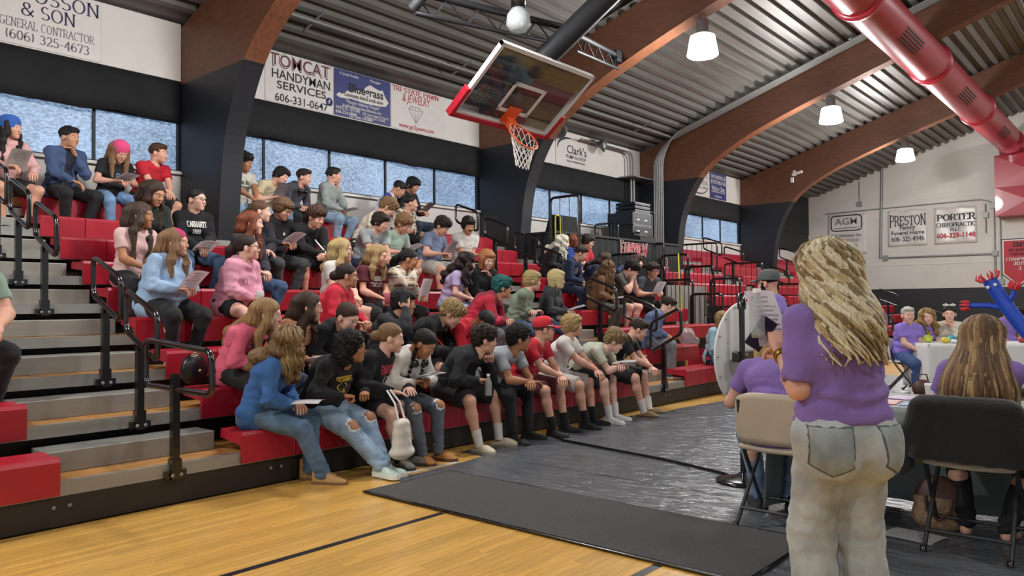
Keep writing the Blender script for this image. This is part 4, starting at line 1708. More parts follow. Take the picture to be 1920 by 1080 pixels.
# ================================================================ head, hands, feet (templates)
def head_template(h, female):
    v = Vol()
    fz = .94 if female else 1.
    v.ell((-.012, 0, .03), (.094, .074, .086), k=.02)
    v.cap((.03, 0, .01), (.042, 0, -.055), .056, .042, k=.03)
    v.ell((.025, 0, -.068), (.058 * fz, .052 * fz, .036), k=.025)
    v.ell((.068, 0, -.094), (.022, .024 * fz, .02), k=.02)
    for sg in (-1, 1):
        v.ell((.056, .036 * sg, -.028), (.03, .024, .03), k=.02)
    v.cap((.078, -.034, .024), (.078, .034, .024), .011, .011, k=.015)
    v.cap((.087, 0, .012), (.1015, 0, -.026), .007, .0105, k=.01)
    v.ell((.094, 0, -.032), (.011, .015, .009), k=.008)
    v.cap((.085, -.014, -.06), (.085, .014, -.06), .009, .009, k=.008)
    for sg in (-1, 1):
        v.sub_ell((.099, .032 * sg, .004), (.016, .017, .0105))
        v.ell((-.008, .078 * sg, -.012), (.022, .01, .032), rot('z', -18 * sg), k=.006)
    v.cap((-.03, 0, -.05), (-.045, 0, -.13), .05, .052, k=.03)
    V, Fq = v.mesh(h, .02)
    return V, Fq


def uvs(c, r, n=8, m=6):
    V, Fc = [], []
    for i in range(m + 1):
        th = pi * i / m
        for k in range(n):
            a = 2 * pi * k / n
            V.append((c[0] + r * cos(th), c[1] + r * sin(th) * cos(a), c[2] + r * sin(th) * sin(a)))
    for i in range(m):
        for k in range(n):
            l = (k + 1) % n
            Fc.append((i * n + k, i * n + l, (i + 1) * n + l, (i + 1) * n + k))
    return V, Fc


HEADS = {}


def head_mesh(res, female, mouth_open=False):
    key = (res, female, mouth_open)
    if key in HEADS:
        return HEADS[key]
    V, Fq = head_template(res, female)
    mb = MB()
    mb.add(V.tolist(), Fq.tolist(), True)
    for sg in (-1, 1):
        mb.cur = 1
        a, f = uvs((.0785, .032 * sg, .004), .011)
        mb.add(a, f, True)
        mb.cur = 2
        a, f = uvs((.0825, .032 * sg, .004), .0078)
        mb.add(a, f, True)
        mb.cur = 3      # brow in hair colour
        mb.tube([(.086, .014 * sg, .024), (.0885, .03 * sg, .0295), (.075, .052 * sg, .024)], [.003, .0042, .002], 6)
    mb.cur = 4
    if mouth_open:
        a, f = uvs((.085, 0, -.064), .016)
        mb.add(a, f, True)
    mb.tube([(.086, -.021, -.0595), (.0945, -.007, -.0565), (.0945, .007, -.0565), (.086, .021, -.0595)], [.002, .0042, .0042, .002], 6)
    mb.tube([(.086, -.019, -.061), (.093, 0, -.0655), (.086, .019, -.061)], [.002, .005, .002], 6)
    HEADS[key] = mb
    return mb


HANDS = {}


def hand_mesh(pose):
    """right hand: +x along the fingers, -z palm, thumb on +y side"""
    if pose in HANDS:
        return HANDS[pose]
    curl = {'relax': (28, 34, 22), 'flat': (8, 12, 8), 'fist': (62, 78, 40), 'pinch': (42, 40, 20), 'cup': (35, 45, 30)}[pose]
    mb = MB()
    rings = []
    sec = [(-.02, .026, .02), (.01, .03, .018), (.045, .041, .0165), (.08, .042, .014), (.094, .038, .01)]
    n = 10
    vv = []
    for x, w, t in sec:
        for k in range(n):
            a = 2 * pi * k / n
            vv.append((x, w * cos(a), t * sin(a)))
    ff = [(i * n + k, i * n + (k + 1) % n, (i + 1) * n + (k + 1) % n, (i + 1) * n + k) for i in range(len(sec) - 1) for k in range(n)]
    ff.append(tuple(range((len(sec) - 1) * n, len(sec) * n)))
    mb.add(vv, ff, True)
    for y, L, r, sp in ((.03, .068, .0085, 4), (.0105, .076, .009, 1), (-.0105, .071, .0086, -2), (-.03, .056, .0075, -6)):
        p = Vector((.078, y, 0))
        a = 0
        pts = [p.copy()]
        dr_ = radians(sp)
        for c, l in zip(curl, (.46, .3, .24)):
            a += radians(c)
            p = p + Vector((cos(a) * cos(dr_), sin(dr_) * cos(a), -sin(a))) * L * l * (1.15 if l == .46 else 1)
            pts.append(p.copy())
        tip = pts[-1] + (pts[-1] - pts[-2]).normalized() * r * .7
        mb.tube(pts + [tip], [r * 1.05, r, r * .95, r * .85, r * .3], 6)
    tc = {'relax': .55, 'flat': .35, 'fist': .95, 'pinch': .95, 'cup': .8}[pose]
    t0 = Vector((.018, .026, -.004))
    t1 = t0 + Vector((.028, .03 * (1.2 - tc), -.02 * tc))
    t2 = t1 + Vector((.03, .012 * (1 - tc), -.016 * tc))
    t3 = t2 + Vector((.02, -.006 * tc, -.008 * tc))
    mb.tube([t0, t1, t2, t3], [.014, .0115, .0095, .005], 6)
    HANDS[pose] = mb
    return mb


def shoe_mesh(kind):
    """lofted upper (material 0) on a proud sole slab (material 1)"""
    # x, half width, top height
    sec = {'sneaker': [(-.075, .022, .075), (-.068, .033, .088), (-.04, .036, .098), (.0, .037, .1), (.035, .039, .085), (.07, .043, .068), (.11, .047, .056), (.15, .044, .05), (.18, .033, .044), (.195, .015, .034)],
           'high': [(-.08, .026, .14), (-.07, .042, .15), (-.03, .047, .155), (.015, .045, .145), (.04, .043, .11), (.07, .044, .08), (.11, .048, .064), (.155, .045, .058), (.19, .034, .05), (.205, .015, .038)],
           'boot': [(-.085, .024, .17), (-.075, .042, .18), (-.03, .05, .185), (.015, .046, .17), (.04, .04, .11), (.075, .04, .078), (.12, .044, .062), (.165, .037, .05), (.2, .024, .04), (.215, .012, .032)],
           'slide': [(-.075, .026, .034), (-.06, .038, .036), (-.02, .04, .036), (.02, .043, .05), (.05, .046, .075), (.09, .049, .078), (.13, .048, .066), (.165, .042, .052), (.19, .03, .04), (.2, .014, .03)]}[kind]
    zs = {'sneaker': .03, 'high': .034, 'boot': .022, 'slide': .026}[kind]
    mb = MB()
    n = 12
    vv = []
    for x, w, h_ in sec:
        for k in range(n):
            a_ = pi * k / (n - 1)
            c_, s_ = cos(a_), sin(a_)
            vv.append((x, w * (abs(c_) ** .7) * (1 if c_ > 0 else -1) * (1 - .25 * s_ * (h_ > .09)), zs * .6 + (h_ - zs * .6) * (s_ ** .75)))
    ff = [(i * n + k, (i + 1) * n + k, (i + 1) * n + k + 1, i * n + k + 1) for i in range(len(sec) - 1) for k in range(n - 1)]
    ff += [tuple(range(n))[::-1], tuple(range((len(sec) - 1) * n, len(sec) * n))]
    mb.add(vv, ff, True)
    if kind in ('sneaker', 'high'):
        mb.cur = 1
        for i in range(4):
            x = .035 + .018 * i
            z = np.interp(x, [q[0] for q in sec], [q[2] for q in sec])
            mb.tube([(x, -.018, z - .006), (x + .003, 0, z + .003), (x, .018, z - .006)], .003, 5)
    mb.cur = 1
    e = .005
    L = [(x + (-e if i == 0 else e if i == len(sec) - 1 else 0), w + e) for i, (x, w, h_) in enumerate(sec)]
    poly = [(x, w) for x, w in L] + [(x, -w) for x, w in L[::-1]]
    m_ = len(poly)
    mb.prism(poly[::-1], 0, zs, 'z')
    return mb.mesh('shoe', [M_black, M_black])


SHOES = {}


def shoe_obj(parent, kind, up_m, sole_m, A, yaw, s, floorz):
    if kind not in SHOES:
        SHOES[kind] = shoe_mesh(kind)
    o = link('shoe', SHOES[kind], parent, (A[0], A[1], floorz), yaw)
    o.scale = (s, s, s)
    for i, m in enumerate((up_m, sole_m)):
        o.material_slots[i].link = 'OBJECT'
        o.material_slots[i].material = m
    return o


# ================================================================ hair
HAIRM = {}


def hair_mat(c):
    if c not in HAIRM:
        m = mat('hair_' + c.strip('#'), c, .45, var=.3, scale=3, stretch=(60, 60, 3), bump=.6, bscale=12, spec=.35)
        HAIRM[c] = m
    return HAIRM[c]


def hair_base(v, T, Rh, hs, big=1., low=-.03, front=.0):
    """scalp shell in head space; T maps head space to body space"""
    v.ell(T((-.02, 0, .042)), V3(.103, .088, .089) * hs * big, Rh, k=.02)
    return v


def hair_build(style, col, J, parent, res, seed=0, length=.3, name='hair', tips=None):
    Rh, HC, hs = J['Rh'], J['HC'], J['hs']
    T = lambda q: HC + Rh @ (np.asarray(q, float) * hs)
    v = Vol()
    amp, fr = .003, 90
    sc_face = True
    if style in ('short', 'crop'):
        v.ell(T((-.018, 0, .045)), V3(.1, .086, .085) * hs * (.96 if style == 'crop' else 1), Rh)
        if style == 'short':
            v.ell(T((.045, 0, .088)), V3(.05, .066, .03) * hs, Rh, k=.02)
        amp, fr = (.006, 70) if style == 'short' else (.002, 90)
    elif style == 'mop':
        v.ell(T((-.018, 0, .045)), V3(.107, .093, .09) * hs, Rh)
        v.ell(T((.055, 0, .07)), V3(.05, .074, .04) * hs, Rh, k=.02)
        v.ell(T((-.06, 0, -.02)), V3(.055, .075, .06) * hs, Rh, k=.03)
        for sg in (-1, 1):
            v.ell(T((-.0, .07 * sg, .0)), V3(.05, .022, .05) * hs, Rh, k=.02)
        amp, fr = .008, 55
    elif style == 'curly':
        v.ell(T((-.016, 0, .055)), V3(.112, .1, .094) * hs, Rh)
        v.ell(T((.05, 0, .085)), V3(.055, .075, .04) * hs, Rh, k=.02)
        v.ell(T((-.06, 0, -.01)), V3(.055, .08, .06) * hs, Rh, k=.03)
        amp, fr = .013, 85
    elif style == 'afro_long':
        v.ell(T((-.025, 0, .04)), V3(.115, .105, .1) * hs, Rh)
        v.ell(T((-.06, 0, -.06)), V3(.08, .11, .1) * hs, Rh, k=.04)
        amp, fr = .013, 80
    elif style == 'bob':
        v.ell(T((-.02, 0, .045)), V3(.106, .092, .09) * hs, Rh)
        v.ell(T((.05, 0, .075)), V3(.05, .07, .035) * hs, Rh, k=.02)
        v.cap(T((-.055, 0, 0)), T((-.055, 0, -.1)), .062 * hs, .05 * hs, Rh @ V3(0, 1, 0), 1.35)
        for sg in (-1, 1):
            v.cap(T((.01, .078 * sg, .02)), T((.02, .082 * sg, -.1)), .026 * hs, .022 * hs, Rh @ V3(1, 0, 0), 1.6)
        amp, fr = .004, 60
    elif style in ('pony', 'bun', 'tied', 'braids'):
        v.ell(T((-.016, 0, .042)), V3(.1, .083, .084) * hs, Rh)
        v.ell(T((-.05, 0, 0)), V3(.05, .07, .05) * hs, Rh, k=.02)
        if style == 'bun':
            v.ell(T((-.125, 0, .0)), V3(.045, .05, .045) * hs, Rh, k=.02)
        elif style == 'pony':
            b0 = T((-.12, 0, .03))
            bk = b0 + V3(-.05, 0, -.05) * hs
            dn = np.minimum
            back = J['P3'] - J['fwd'] * .1
            v.chain([T((-.09, 0, .035)), bk, back * .5 + bk * .5 + V3(-.03, 0, 0), V3(back[0] - .01, back[1], J['P3'][2] - length * .5)], [.03 * hs, .038 * hs, .04 * hs, .02 * hs], V3(0, 1, 0), 1.2)
        elif style == 'braids':
            for sg in (-1, 1):
                fr_ = J['fwd'] * (.11 * J['b'])
                p = [T((-.02, .07 * sg, -.03)), T((.0, .075 * sg, -.11)), J['P3'] + J['sd'] * .07 * sg + fr_ * .8, J['P2'] + J['sd'] * .08 * sg + fr_ * 1.3, J['P1'] + J['sd'] * .09 * sg + fr_ * 1.35]
                pts = []
                for i in range(len(p) - 1):
                    for q in range(3):
                        pts.append(p[i] + (p[i + 1] - p[i]) * q / 3)
                pts.append(p[-1])
                for i, q in enumerate(pts):
                    v.ell(q, V3(.018, .018, .02), k=.006)
        amp, fr = .0025, 90
    elif style in ('long', 'wavy'):
        v.ell(T((-.02, 0, .044)), V3(.105, .089, .088) * hs, Rh)
        b = J['b']
        bd = .085 + .045 * b
        up = _n(J['P3'] - J['P2'])
        fwd, sd = J['fwd'], J['sd']
        nape = T((-.075, 0, -.06))
        spine = [J['P3'], J['P2'], J['P1'], J['P0']]

        def along(L):
            for q0, q1 in zip(spine[:-1], spine[1:]):
                l_ = np.linalg.norm(q1 - q0)
                if L <= l_:
                    return q0 + (q1 - q0) * L / l_
                L -= l_
            return spine[-1]
        wv = 1.25 if style == 'wavy' else 1.
        bk = [J['P3'] - fwd * (bd * .8) + up * .02]
        rb = [.05 * wv]
        for fr_ in (.5, 1.):
            bk.append(along(length * fr_) - fwd * (bd * 1.1))
            rb.append((.046 if fr_ < 1 else .026) * wv)
        v.chain([T((-.06, 0, .03)), nape] + bk, [.07 * hs, .062 * hs] + rb, sd, 1.7)
        for sg in (-1, 1):
            s0 = T((.015, .074 * sg, .04))
            s1 = T((.02, .084 * sg, -.06))
            s2 = J['P3'] + sd * (.085 * sg) + fwd * (bd * .62) + up * .02
            sa = along(length * .85) + sd * (.085 * sg) + fwd * (bd * 1.02)
            sb = s2 + V3(0, 0, -length * .75)
            s3 = sa if sa[0] > sb[0] else sb
            v.chain([s0, s1, s2, s3], [.024 * hs, .03 * hs, .034 * wv, .018 * wv], _n(np.cross(up, sd)), 1.25)
        amp, fr = (.008, 45) if style == 'wavy' else (.004, 60)
    # open the face
    if style != 'crop_hat':
        fc = {'mop': (.125, 0, -.035), 'curly': (.125, 0, -.03), 'short': (.118, 0, -.022), 'crop': (.118, 0, -.02), 'bob': (.125, 0, -.03)}.get(style, (.112, 0, -.018))
        v.sub_ell(T(fc), V3(.082, .066, .082) * hs, Rh)
        v.sub_ell(T((.115, 0, -.11)), V3(.1, .062, .09) * hs, Rh)
        if style in ('short', 'crop', 'pony', 'bun', 'braids', 'tied', 'curly'):
            # ears and nape free
            for sg in (-1, 1):
                v.sub_ell(T((.005, .1 * sg, -.03)), V3(.04, .03, .05) * hs, Rh)
            if style in ('short', 'crop'):
                v.sub_ell(T((-.02, 0, -.12)), V3(.13, .12, .085) * hs, Rh)
            elif style == 'curly':
                v.sub_ell(T((-.02, 0, -.14)), V3(.13, .12, .085) * hs, Rh)
    V, Fq = v.mesh(res, .03)
    N = vnormals(V, Fq)
    L = (V - HC) @ Rh
    if style in ('long', 'wavy', 'bob', 'pony', 'tied', 'bun', 'braids'):
        az = np.arctan2(L[:, 1], L[:, 0] + .02)
        g = np.sin(az * 34 + 2.5 * np.sin(L[:, 2] * 18 + seed)) + .6 * np.sin(az * 71 + 3 * np.sin(L[:, 2] * 11 + 2 * seed))
        V = V + N * (amp * g)[:, None]
        if style == 'wavy':
            V = V + N * (.012 * np.sin(L[:, 2] * 55 + az * 4 + seed))[:, None]
        # tapering, uneven tips
    else:
        V = V + N * (amp * pnoise(L, fr, seed) + amp * .6 * pnoise(L, fr * 1.9, seed + 5))[:, None]
    m = hair_mat(col)
    mats = [m]
    mi = None
    if tips:
        mats.append(hair_mat(tips[0]))
        zc = ((V[Fq].mean(1) - HC) @ Rh)
        mi = (zc @ np.array(tips[1]) > tips[2]).astype(int)
    o = link(name, new_mesh(name, V, Fq, mats, mi, True), parent)
    return o


# ================================================================ clothing and figure
SKIN = {'pale': '#dcb09c', 'fair': '#d2a08a', 'warm': '#c08d70', 'tan': '#a97656', 'brown': '#7c4e34', 'deep': '#5b3826'}
M_eye = mat('eye_white', '#d5d0cb', .3, var=0)
M_iris = mat('eye_iris', '#2a1a12', .2, var=0)
M_lip = {}


def skin_mat(t):
    return mat('skin_' + t, SKIN[t], .5, var=.07, scale=14, spec=.35)


def cloth_mat(c, kind='cotton'):
    nm = kind + '_' + c.strip('#')
    if nm in MATS:
        return MATS[nm]
    if kind == 'denim':
        return mat(nm, c, .85, var=.3, scale=9, bump=.6, bscale=22, sheen=.05)
    if kind == 'fleece':
        return mat(nm, c, .95, var=.1, scale=9, bump=.6, bscale=18, sheen=.06)
    if kind == 'plaid':
        m = mat(nm, c, .9, var=.1)
        nt = m.node_tree
        b = nt.nodes['Principled BSDF']
        tc = nt.nodes.new('ShaderNodeTexCoord')
        prev = b.inputs['Base Color'].links[0].from_socket
        for ax_, sc_, col_, fac in (('X', 9, '#8a6a48', .75), ('Z', 8, '#2b2624', .85), ('Y', 9, '#e2ddd2', .6), ('Z', 15, '#d8cfc0', .5)):
            w = nt.nodes.new('ShaderNodeTexWave')
            w.bands_direction = ax_
            w.inputs['Scale'].default_value = sc_ / 6.3 * 2
            w.inputs['Distortion'].default_value = .4
            nt.links.new(tc.outputs['Object'], w.inputs['Vector'])
            g = nt.nodes.new('ShaderNodeMath')
            g.operation = 'GREATER_THAN'
            g.inputs[1].default_value = .62
            nt.links.new(w.outputs['Fac'], g.inputs[0])
            mm = nt.nodes.new('ShaderNodeMath')
            mm.operation = 'MULTIPLY'
            mm.inputs[1].default_value = fac
            nt.links.new(g.outputs[0], mm.inputs[0])
            mx = nt.nodes.new('ShaderNodeMixRGB')
            mx.inputs[2].default_value = (*srgb(col_), 1)
            nt.links.new(mm.outputs[0], mx.inputs[0])
            nt.links.new(prev, mx.inputs[1])
            prev = mx.outputs[0]
        nt.links.new(prev, b.inputs['Base Color'])
        return m
    return mat(nm, c, .85, var=.09, scale=8, bump=.45, bscale=16, sheen=.04)


def torso(v, J, off, female=False, belly=0.):
    s, b = J['s'], J['b']
    sd = J['sd']
    v.cap(J['HL'] + V3(-.02, 0, .0), J['HR'] + V3(-.02, 0, .0), .105 * s * b + off, .105 * s * b + off)
    v.cap(J['P0'], J['P1'], .112 * s * b + off, .100 * s * b + off, V3(0, 1, 0), 1.28)
    v.cap(J['P1'], J['P2'], .100 * s * b + off, .108 * s * (.4 + .6 * b) + off, sd, 1.4)
    v.cap(J['P2'], J['P3'] - (J['P3'] - J['P2']) * .35, .110 * s * (.4 + .6 * b) + off, .09 * s * (.5 + .5 * b) + off, sd, 1.52)
    if female:
        for sg in (-1, 1):
            v.ell(J['P2'] + sd * .07 * sg * s + J['fwd'] * .085 * s * b + V3(0, 0, -.0), V3(.06, .065, .06) * s * (.6 + .4 * b) + off * .6, k=.05)
    if belly or b > 1.15:
        v.ell(J['P1'] + J['fwd'] * .05 * s * b, V3(.12, .15, .12) * s * b * .9 + off, k=.06)
    for nm in 'LR':
        v.cap(J['P3'] - (J['P3'] - J['P2']) * .08, J['S' + nm], .052 * s + off * .6, .048 * s * (.7 + .3 * b) + off, k=.045)


def limb(v, a, b, ra, rb, k=.025):
    v.cap(a, b, ra, rb, k=k)


def person(p):
    J = kin(p)
    s, b, fem = J['s'], J['b'], bool(p.get('f'))
    bf = .6 + .4 * b
    loc, yaw = p['loc'], radians(p.get('yaw', 0))
    root = thing('person', p['label'], 'person', loc, yaw, p.get('group', 'students on the bleachers' if not p.get('nogroup') else None))
    near = p.get('near', 0)
    res = {0: .019, 1: .016, 2: .012}[near]
    hres = {0: .0078, 1: .0064, 2: .006}[near]
    sk = skin_mat(p.get('skin', 'fair'))
    # --- body: one continuous skin surface
    v = Vol()
    torso(v, J, -.004, False)
    v.cap(J['P3'] - (J['P3'] - J['P2']) * .1, J['H0'] + (J['HC'] - J['H0']) * .2, .056 * s * (.75 + .25 * b), .05 * J['hs'], k=.04)
    for nm in 'LR':
        v.chain([J['S' + nm], J['E' + nm]], [.05 * s * bf, .04 * s * bf])
        fm = J['E' + nm] * .7 + J['W' + nm] * .3
        v.chain([J['E' + nm], fm, J['W' + nm]], [.038 * s * bf, .04 * s * bf, .026 * s])
        km = J['K' + nm] * .68 + J['A' + nm] * .32
        v.chain([J['H' + nm], J['K' + nm]], [.082 * s * b, .056 * s * bf])
        cb = _n(np.cross(J['A' + nm] - J['K' + nm], V3(0, 1, 0))) * -.012
        v.chain([J['K' + nm], km + cb, J['A' + nm]], [.053 * s * bf, .054 * s * bf, .034 * s])
        if not p.get('shoe'):
            fy = (p.get('toe', 12)) * (1 if nm == 'L' else -1)
            fd = rot('z', fy) @ V3(1, 0, 0)
            v.chain([J['A' + nm] + V3(-.02, 0, -.045), J['A' + nm] + fd * .13 + V3(0, 0, -.065)], [.032, .022], k=.03)
    V, Fq = v.mesh(res, .03)
    # where cloth covers the skin tightly, nothing else is needed: cloth is a looser shell
    mb = MB()
    mb.add(V.tolist(), Fq.tolist(), True)
    hd = head_mesh(hres, fem, p.get('mouth') == 'open')
    hv = (np.array(hd.v) * J['hs']) @ J['Rh'].T + J['HC']
    n0 = len(mb.v)
    mb.v += [tuple(q) for q in hv]
    mb.f += [tuple(i + n0 for i in q) for q in hd.f]
    mb.sm += hd.sm
    mb.mi += hd.mi
    for nm, sg in (('L', 1), ('R', -1)):
        hp_ = p.get('hand' + nm, p.get('hand', 'relax'))
        hm = hand_mesh(hp_)
        fd = _n(J['W' + nm] - J['E' + nm])
        aim = p.get('aim' + nm)
        if aim is not None:
            fd = _n(.35 * fd + np.asarray(aim, float))
        pn = p.get('palm' + nm)
        nz = np.asarray(pn if pn is not None else (0, 0, 1), float)      # back-of-hand direction
        nz = nz - fd * (nz @ fd)
        if np.linalg.norm(nz) < .15:
            nz = V3(1, 0, .2) - fd * (V3(1, 0, .2) @ fd)
        nz = _n(nz)
        yy = np.cross(nz, fd)
        # thumb side points inward: right hand thumb to +y (left) when palm down
        a = np.array(hm.v) * s * 1.12
        if nm == 'L':
            a = a * np.array([1, -1, 1])
        w = J['W' + nm] + a @ np.array([fd, yy, nz])
        n0 = len(mb.v)
        mb.v += [tuple(q) for q in w]
        mb.f += [tuple(i + n0 for i in (q if nm == 'R' else q[::-1])) for q in hm.f]
        mb.sm += hm.sm
        mb.mi += [0] * len(hm.f)
        J['F' + nm] = J['W' + nm] + fd * .1 * s
    hc = p.get('hair', ('short', '#2a1c14'))
    hm_ = hair_mat(hc[1])
    lip = mat('lip_' + p.get('skin', 'fair'), {'pale': '#b36a62', 'fair': '#a8605a', 'warm': '#9a5448', 'tan': '#84453a', 'brown': '#5f3028', 'deep': '#47231e'}[p.get('skin', 'fair')], .4, var=.05)
    if p.get('mouth') == 'open':
        lip = mat('open_mouth', '#3a0f10', .5, var=0)
    body = mb.build('body', [sk, M_eye, M_iris, hm_, lip], root)
    # --- trousers / shorts
    pm = cloth_mat(p.get('pants_c', '#17181c'), p.get('pants_k', 'cotton'))
    pk = p.get('pants', 'long')
    v = Vol()
    off = .012
    v.cap(J['HL'] + V3(-.02, 0, 0), J['HR'] + V3(-.02, 0, 0), .108 * s * b + off, .108 * s * b + off)
    v.cap(J['P0'], J['P0'] + (J['P1'] - J['P0']) * (.5 if not p.get('stand') else .95), .112 * s * b + off, .104 * s * b + off, V3(0, 1, 0), 1.25)
    if p.get('stand'):
        for sg in (-1, 1):
            v.ell(J['P0'] + V3(-.07, .075 * sg, -.05) * s * b, V3(.1, .09, .11) * s * b, k=.04)
    fl = p.get('flare', .0)
    for nm in 'LR':
        H, K, A = J['H' + nm], J['K' + nm], J['A' + nm]
        if pk == 'long':
            v.chain([H, K], [.086 * s * b + off, .062 * s * bf + off + .3 * fl], k=.035)
            v.chain([K, A + V3(0, 0, .0)], [.06 * s * bf + off + .3 * fl, .044 * s + off + fl], k=.03)
        else:
            e = {'shorts': .95, 'mid': .72, 'short': .5}[pk]
            v.flat(H, H + (K - H) * e, .088 * s * b + off, .074 * s * bf + off + .01, k=.035)
    if pk != 'long' and not p.get('stand'):
        pass
    V, Fq = v.mesh(res, .03)
    N = vnormals(V, Fq)
    V = V + N * (.005 * ridges(V, 26, crc(p['label']) % 97))[:, None]
    for nm in 'LR':
        d2 = ((V - J['K' + nm]) ** 2).sum(1)
        ax_ = _n(J['A' + nm] - J['H' + nm])
        V = V + N * (np.exp(-d2 / .012) * .005 * np.sin((V @ ax_) * 85 + 2 * pnoise(V, 20, 3)))[:, None]
        d2 = ((V - J['A' + nm]) ** 2).sum(1)
        if pk == 'long':
            V = V + N * (np.exp(-d2 / .014) * .006 * np.sin(V[:, 2] * 95 + 2.5 * pnoise(V, 18, 5)))[:, None]
    link('trousers' if pk == 'long' else 'shorts', new_mesh('trousers', V, Fq, pm, None, True), root)
    # --- shirt / jumper
    tk = p.get('top', 'tee')
    loose = {'tee': .012, 'sweat': .016, 'hood': .019, 'jacket': .02, 'blouse': .014}[tk]
    v = Vol()
    torso(v, J, loose, fem, p.get('belly', 0))
    lowr = J['P0'] + V3(0, 0, -.045 * s)
    v.cap(J['P1'], lowr, .106 * s * b + loose, .112 * s * b + loose * (1.25 if not p.get('stand') else 2.0), V3(0, 1, 0), 1.3)
    for nm in 'LR':
        S, E, W = J['S' + nm], J['E' + nm], J['W' + nm]
        if tk in ('tee', 'blouse') and not p.get('sleeve'):
            e = p.get('slv', .62)
            v.flat(S, S + (E - S) * e, .05 * s * bf + loose, .05 * s * bf + loose * 1.1, k=.03)
        else:
            lo = loose * .8
            v.chain([S, E], [.05 * s * bf + lo, .044 * s * bf + lo * 1.1], k=.03)
            m_ = E * .55 + W * .45
            we = W + (E - W) * (p.get('push', 0))
            v.chain([E, m_ if not p.get('push') else (E + we) / 2, we], [.043 * s * bf + lo * 1.1, .041 * s * bf + lo * 1.1, .029 * s * bf + lo * .55], k=.025)
    if tk == 'hood':
        n0 = J['P3'] + (J['H0'] - J['P3']) * .25
        f_, sd = J['fwd'], J['sd']
        c = [n0 + f_ * .07 + sd * .025 - V3(0, 0, .025), n0 + sd * .075, n0 - f_ * .055 + sd * .06 - V3(0, 0, .01), n0 - f_ * .085 - V3(0, 0, .03), n0 - f_ * .055 - sd * .06 - V3(0, 0, .01), n0 - sd * .075, n0 + f_ * .07 - sd * .025 - V3(0, 0, .025)]
        if not p.get('hoodup'):
            v.chain(c, [.026, .032, .045, .055, .045, .032, .026], k=.03)
    elif tk in ('sweat', 'jacket'):
        n0 = J['P3'] + (J['H0'] - J['P3']) * .12
        f_, sd = J['fwd'], J['sd']
        ring = [n0 + f_ * .055 * cos(a) + sd * .062 * sin(a) - V3(0, 0, .012) * cos(a) for a in np.linspace(0, 2 * pi, 11)]
        v.chain(ring, [.017] * 11, k=.02)
    # neck opening
    ntop = J['P3'] + (J['H0'] - J['P3']) * 1.0
    v.sub_ell(J['P3'] + (J['H0'] - J['P3']) * .9 + J['fwd'] * .012, V3(.062, .062, .085) * s * (.8 + .2 * b), None)
    hem = p.get('hem', -.012 if not p.get('stand') else .8)
    hemz = (hem * s) if not p.get('stand') else hem * s
    v.cut((0, 0, 1), hemz if p.get('stand') else max(hemz, -.012))
    V, Fq = v.mesh(res, .035)
    N = vnormals(V, Fq)
    sd_ = crc(p['label']) % 89
    wr = {'tee': .006, 'blouse': .0045, 'sweat': .0065, 'hood': .0075, 'jacket': .0075}[tk]
    # folds gather at the waist and at the elbows
    g = np.exp(-((V - J['P1']) @ _n(J['P2'] - J['P1'])) ** 2 / .02)
    fold = ridges(V, 21, sd_) * wr + g * .006 * np.sin(((V - J['P1']) @ _n(J['P2'] - J['P1'])) * 75 + 3 * pnoise(V, 9, sd_ + 3))
    for nm in 'LR':
        d2 = ((V - J['E' + nm]) ** 2).sum(1)
        fold = fold + np.exp(-d2 / .008) * .005 * np.sin((V @ _n(J['W' + nm] - J['S' + nm])) * 110)
    V = V + N * fold[:, None]
    tm = cloth_mat(p.get('top_c', '#202226'), p.get('top_k', 'fleece' if tk in ('hood', 'sweat') else 'cotton'))
    mats = [tm]
    mi = None
    if p.get('sleeve_c'):
        mats.append(cloth_mat(p['sleeve_c'], p.get('top_k', 'fleece')))
        cen = V[Fq].mean(1)
        mi = (np.abs((cen - J['P2']) @ J['sd']) > .165 * s * bf).astype(int)
    if p.get('under_c'):
        mats.append(cloth_mat(p['under_c']))
        cen = V[Fq].mean(1)
        L = cen - J['P2']
        mi = ((np.abs(L @ J['sd']) < .055 * s) & (L @ J['fwd'] > .03)).astype(int) * (len(mats) - 1)
    shirt = link({'tee': 'shirt', 'blouse': 'shirt', 'sweat': 'sweatshirt', 'hood': 'hoodie', 'jacket': 'jacket'}[tk], new_mesh('shirt', V, Fq, mats, mi, True), root)
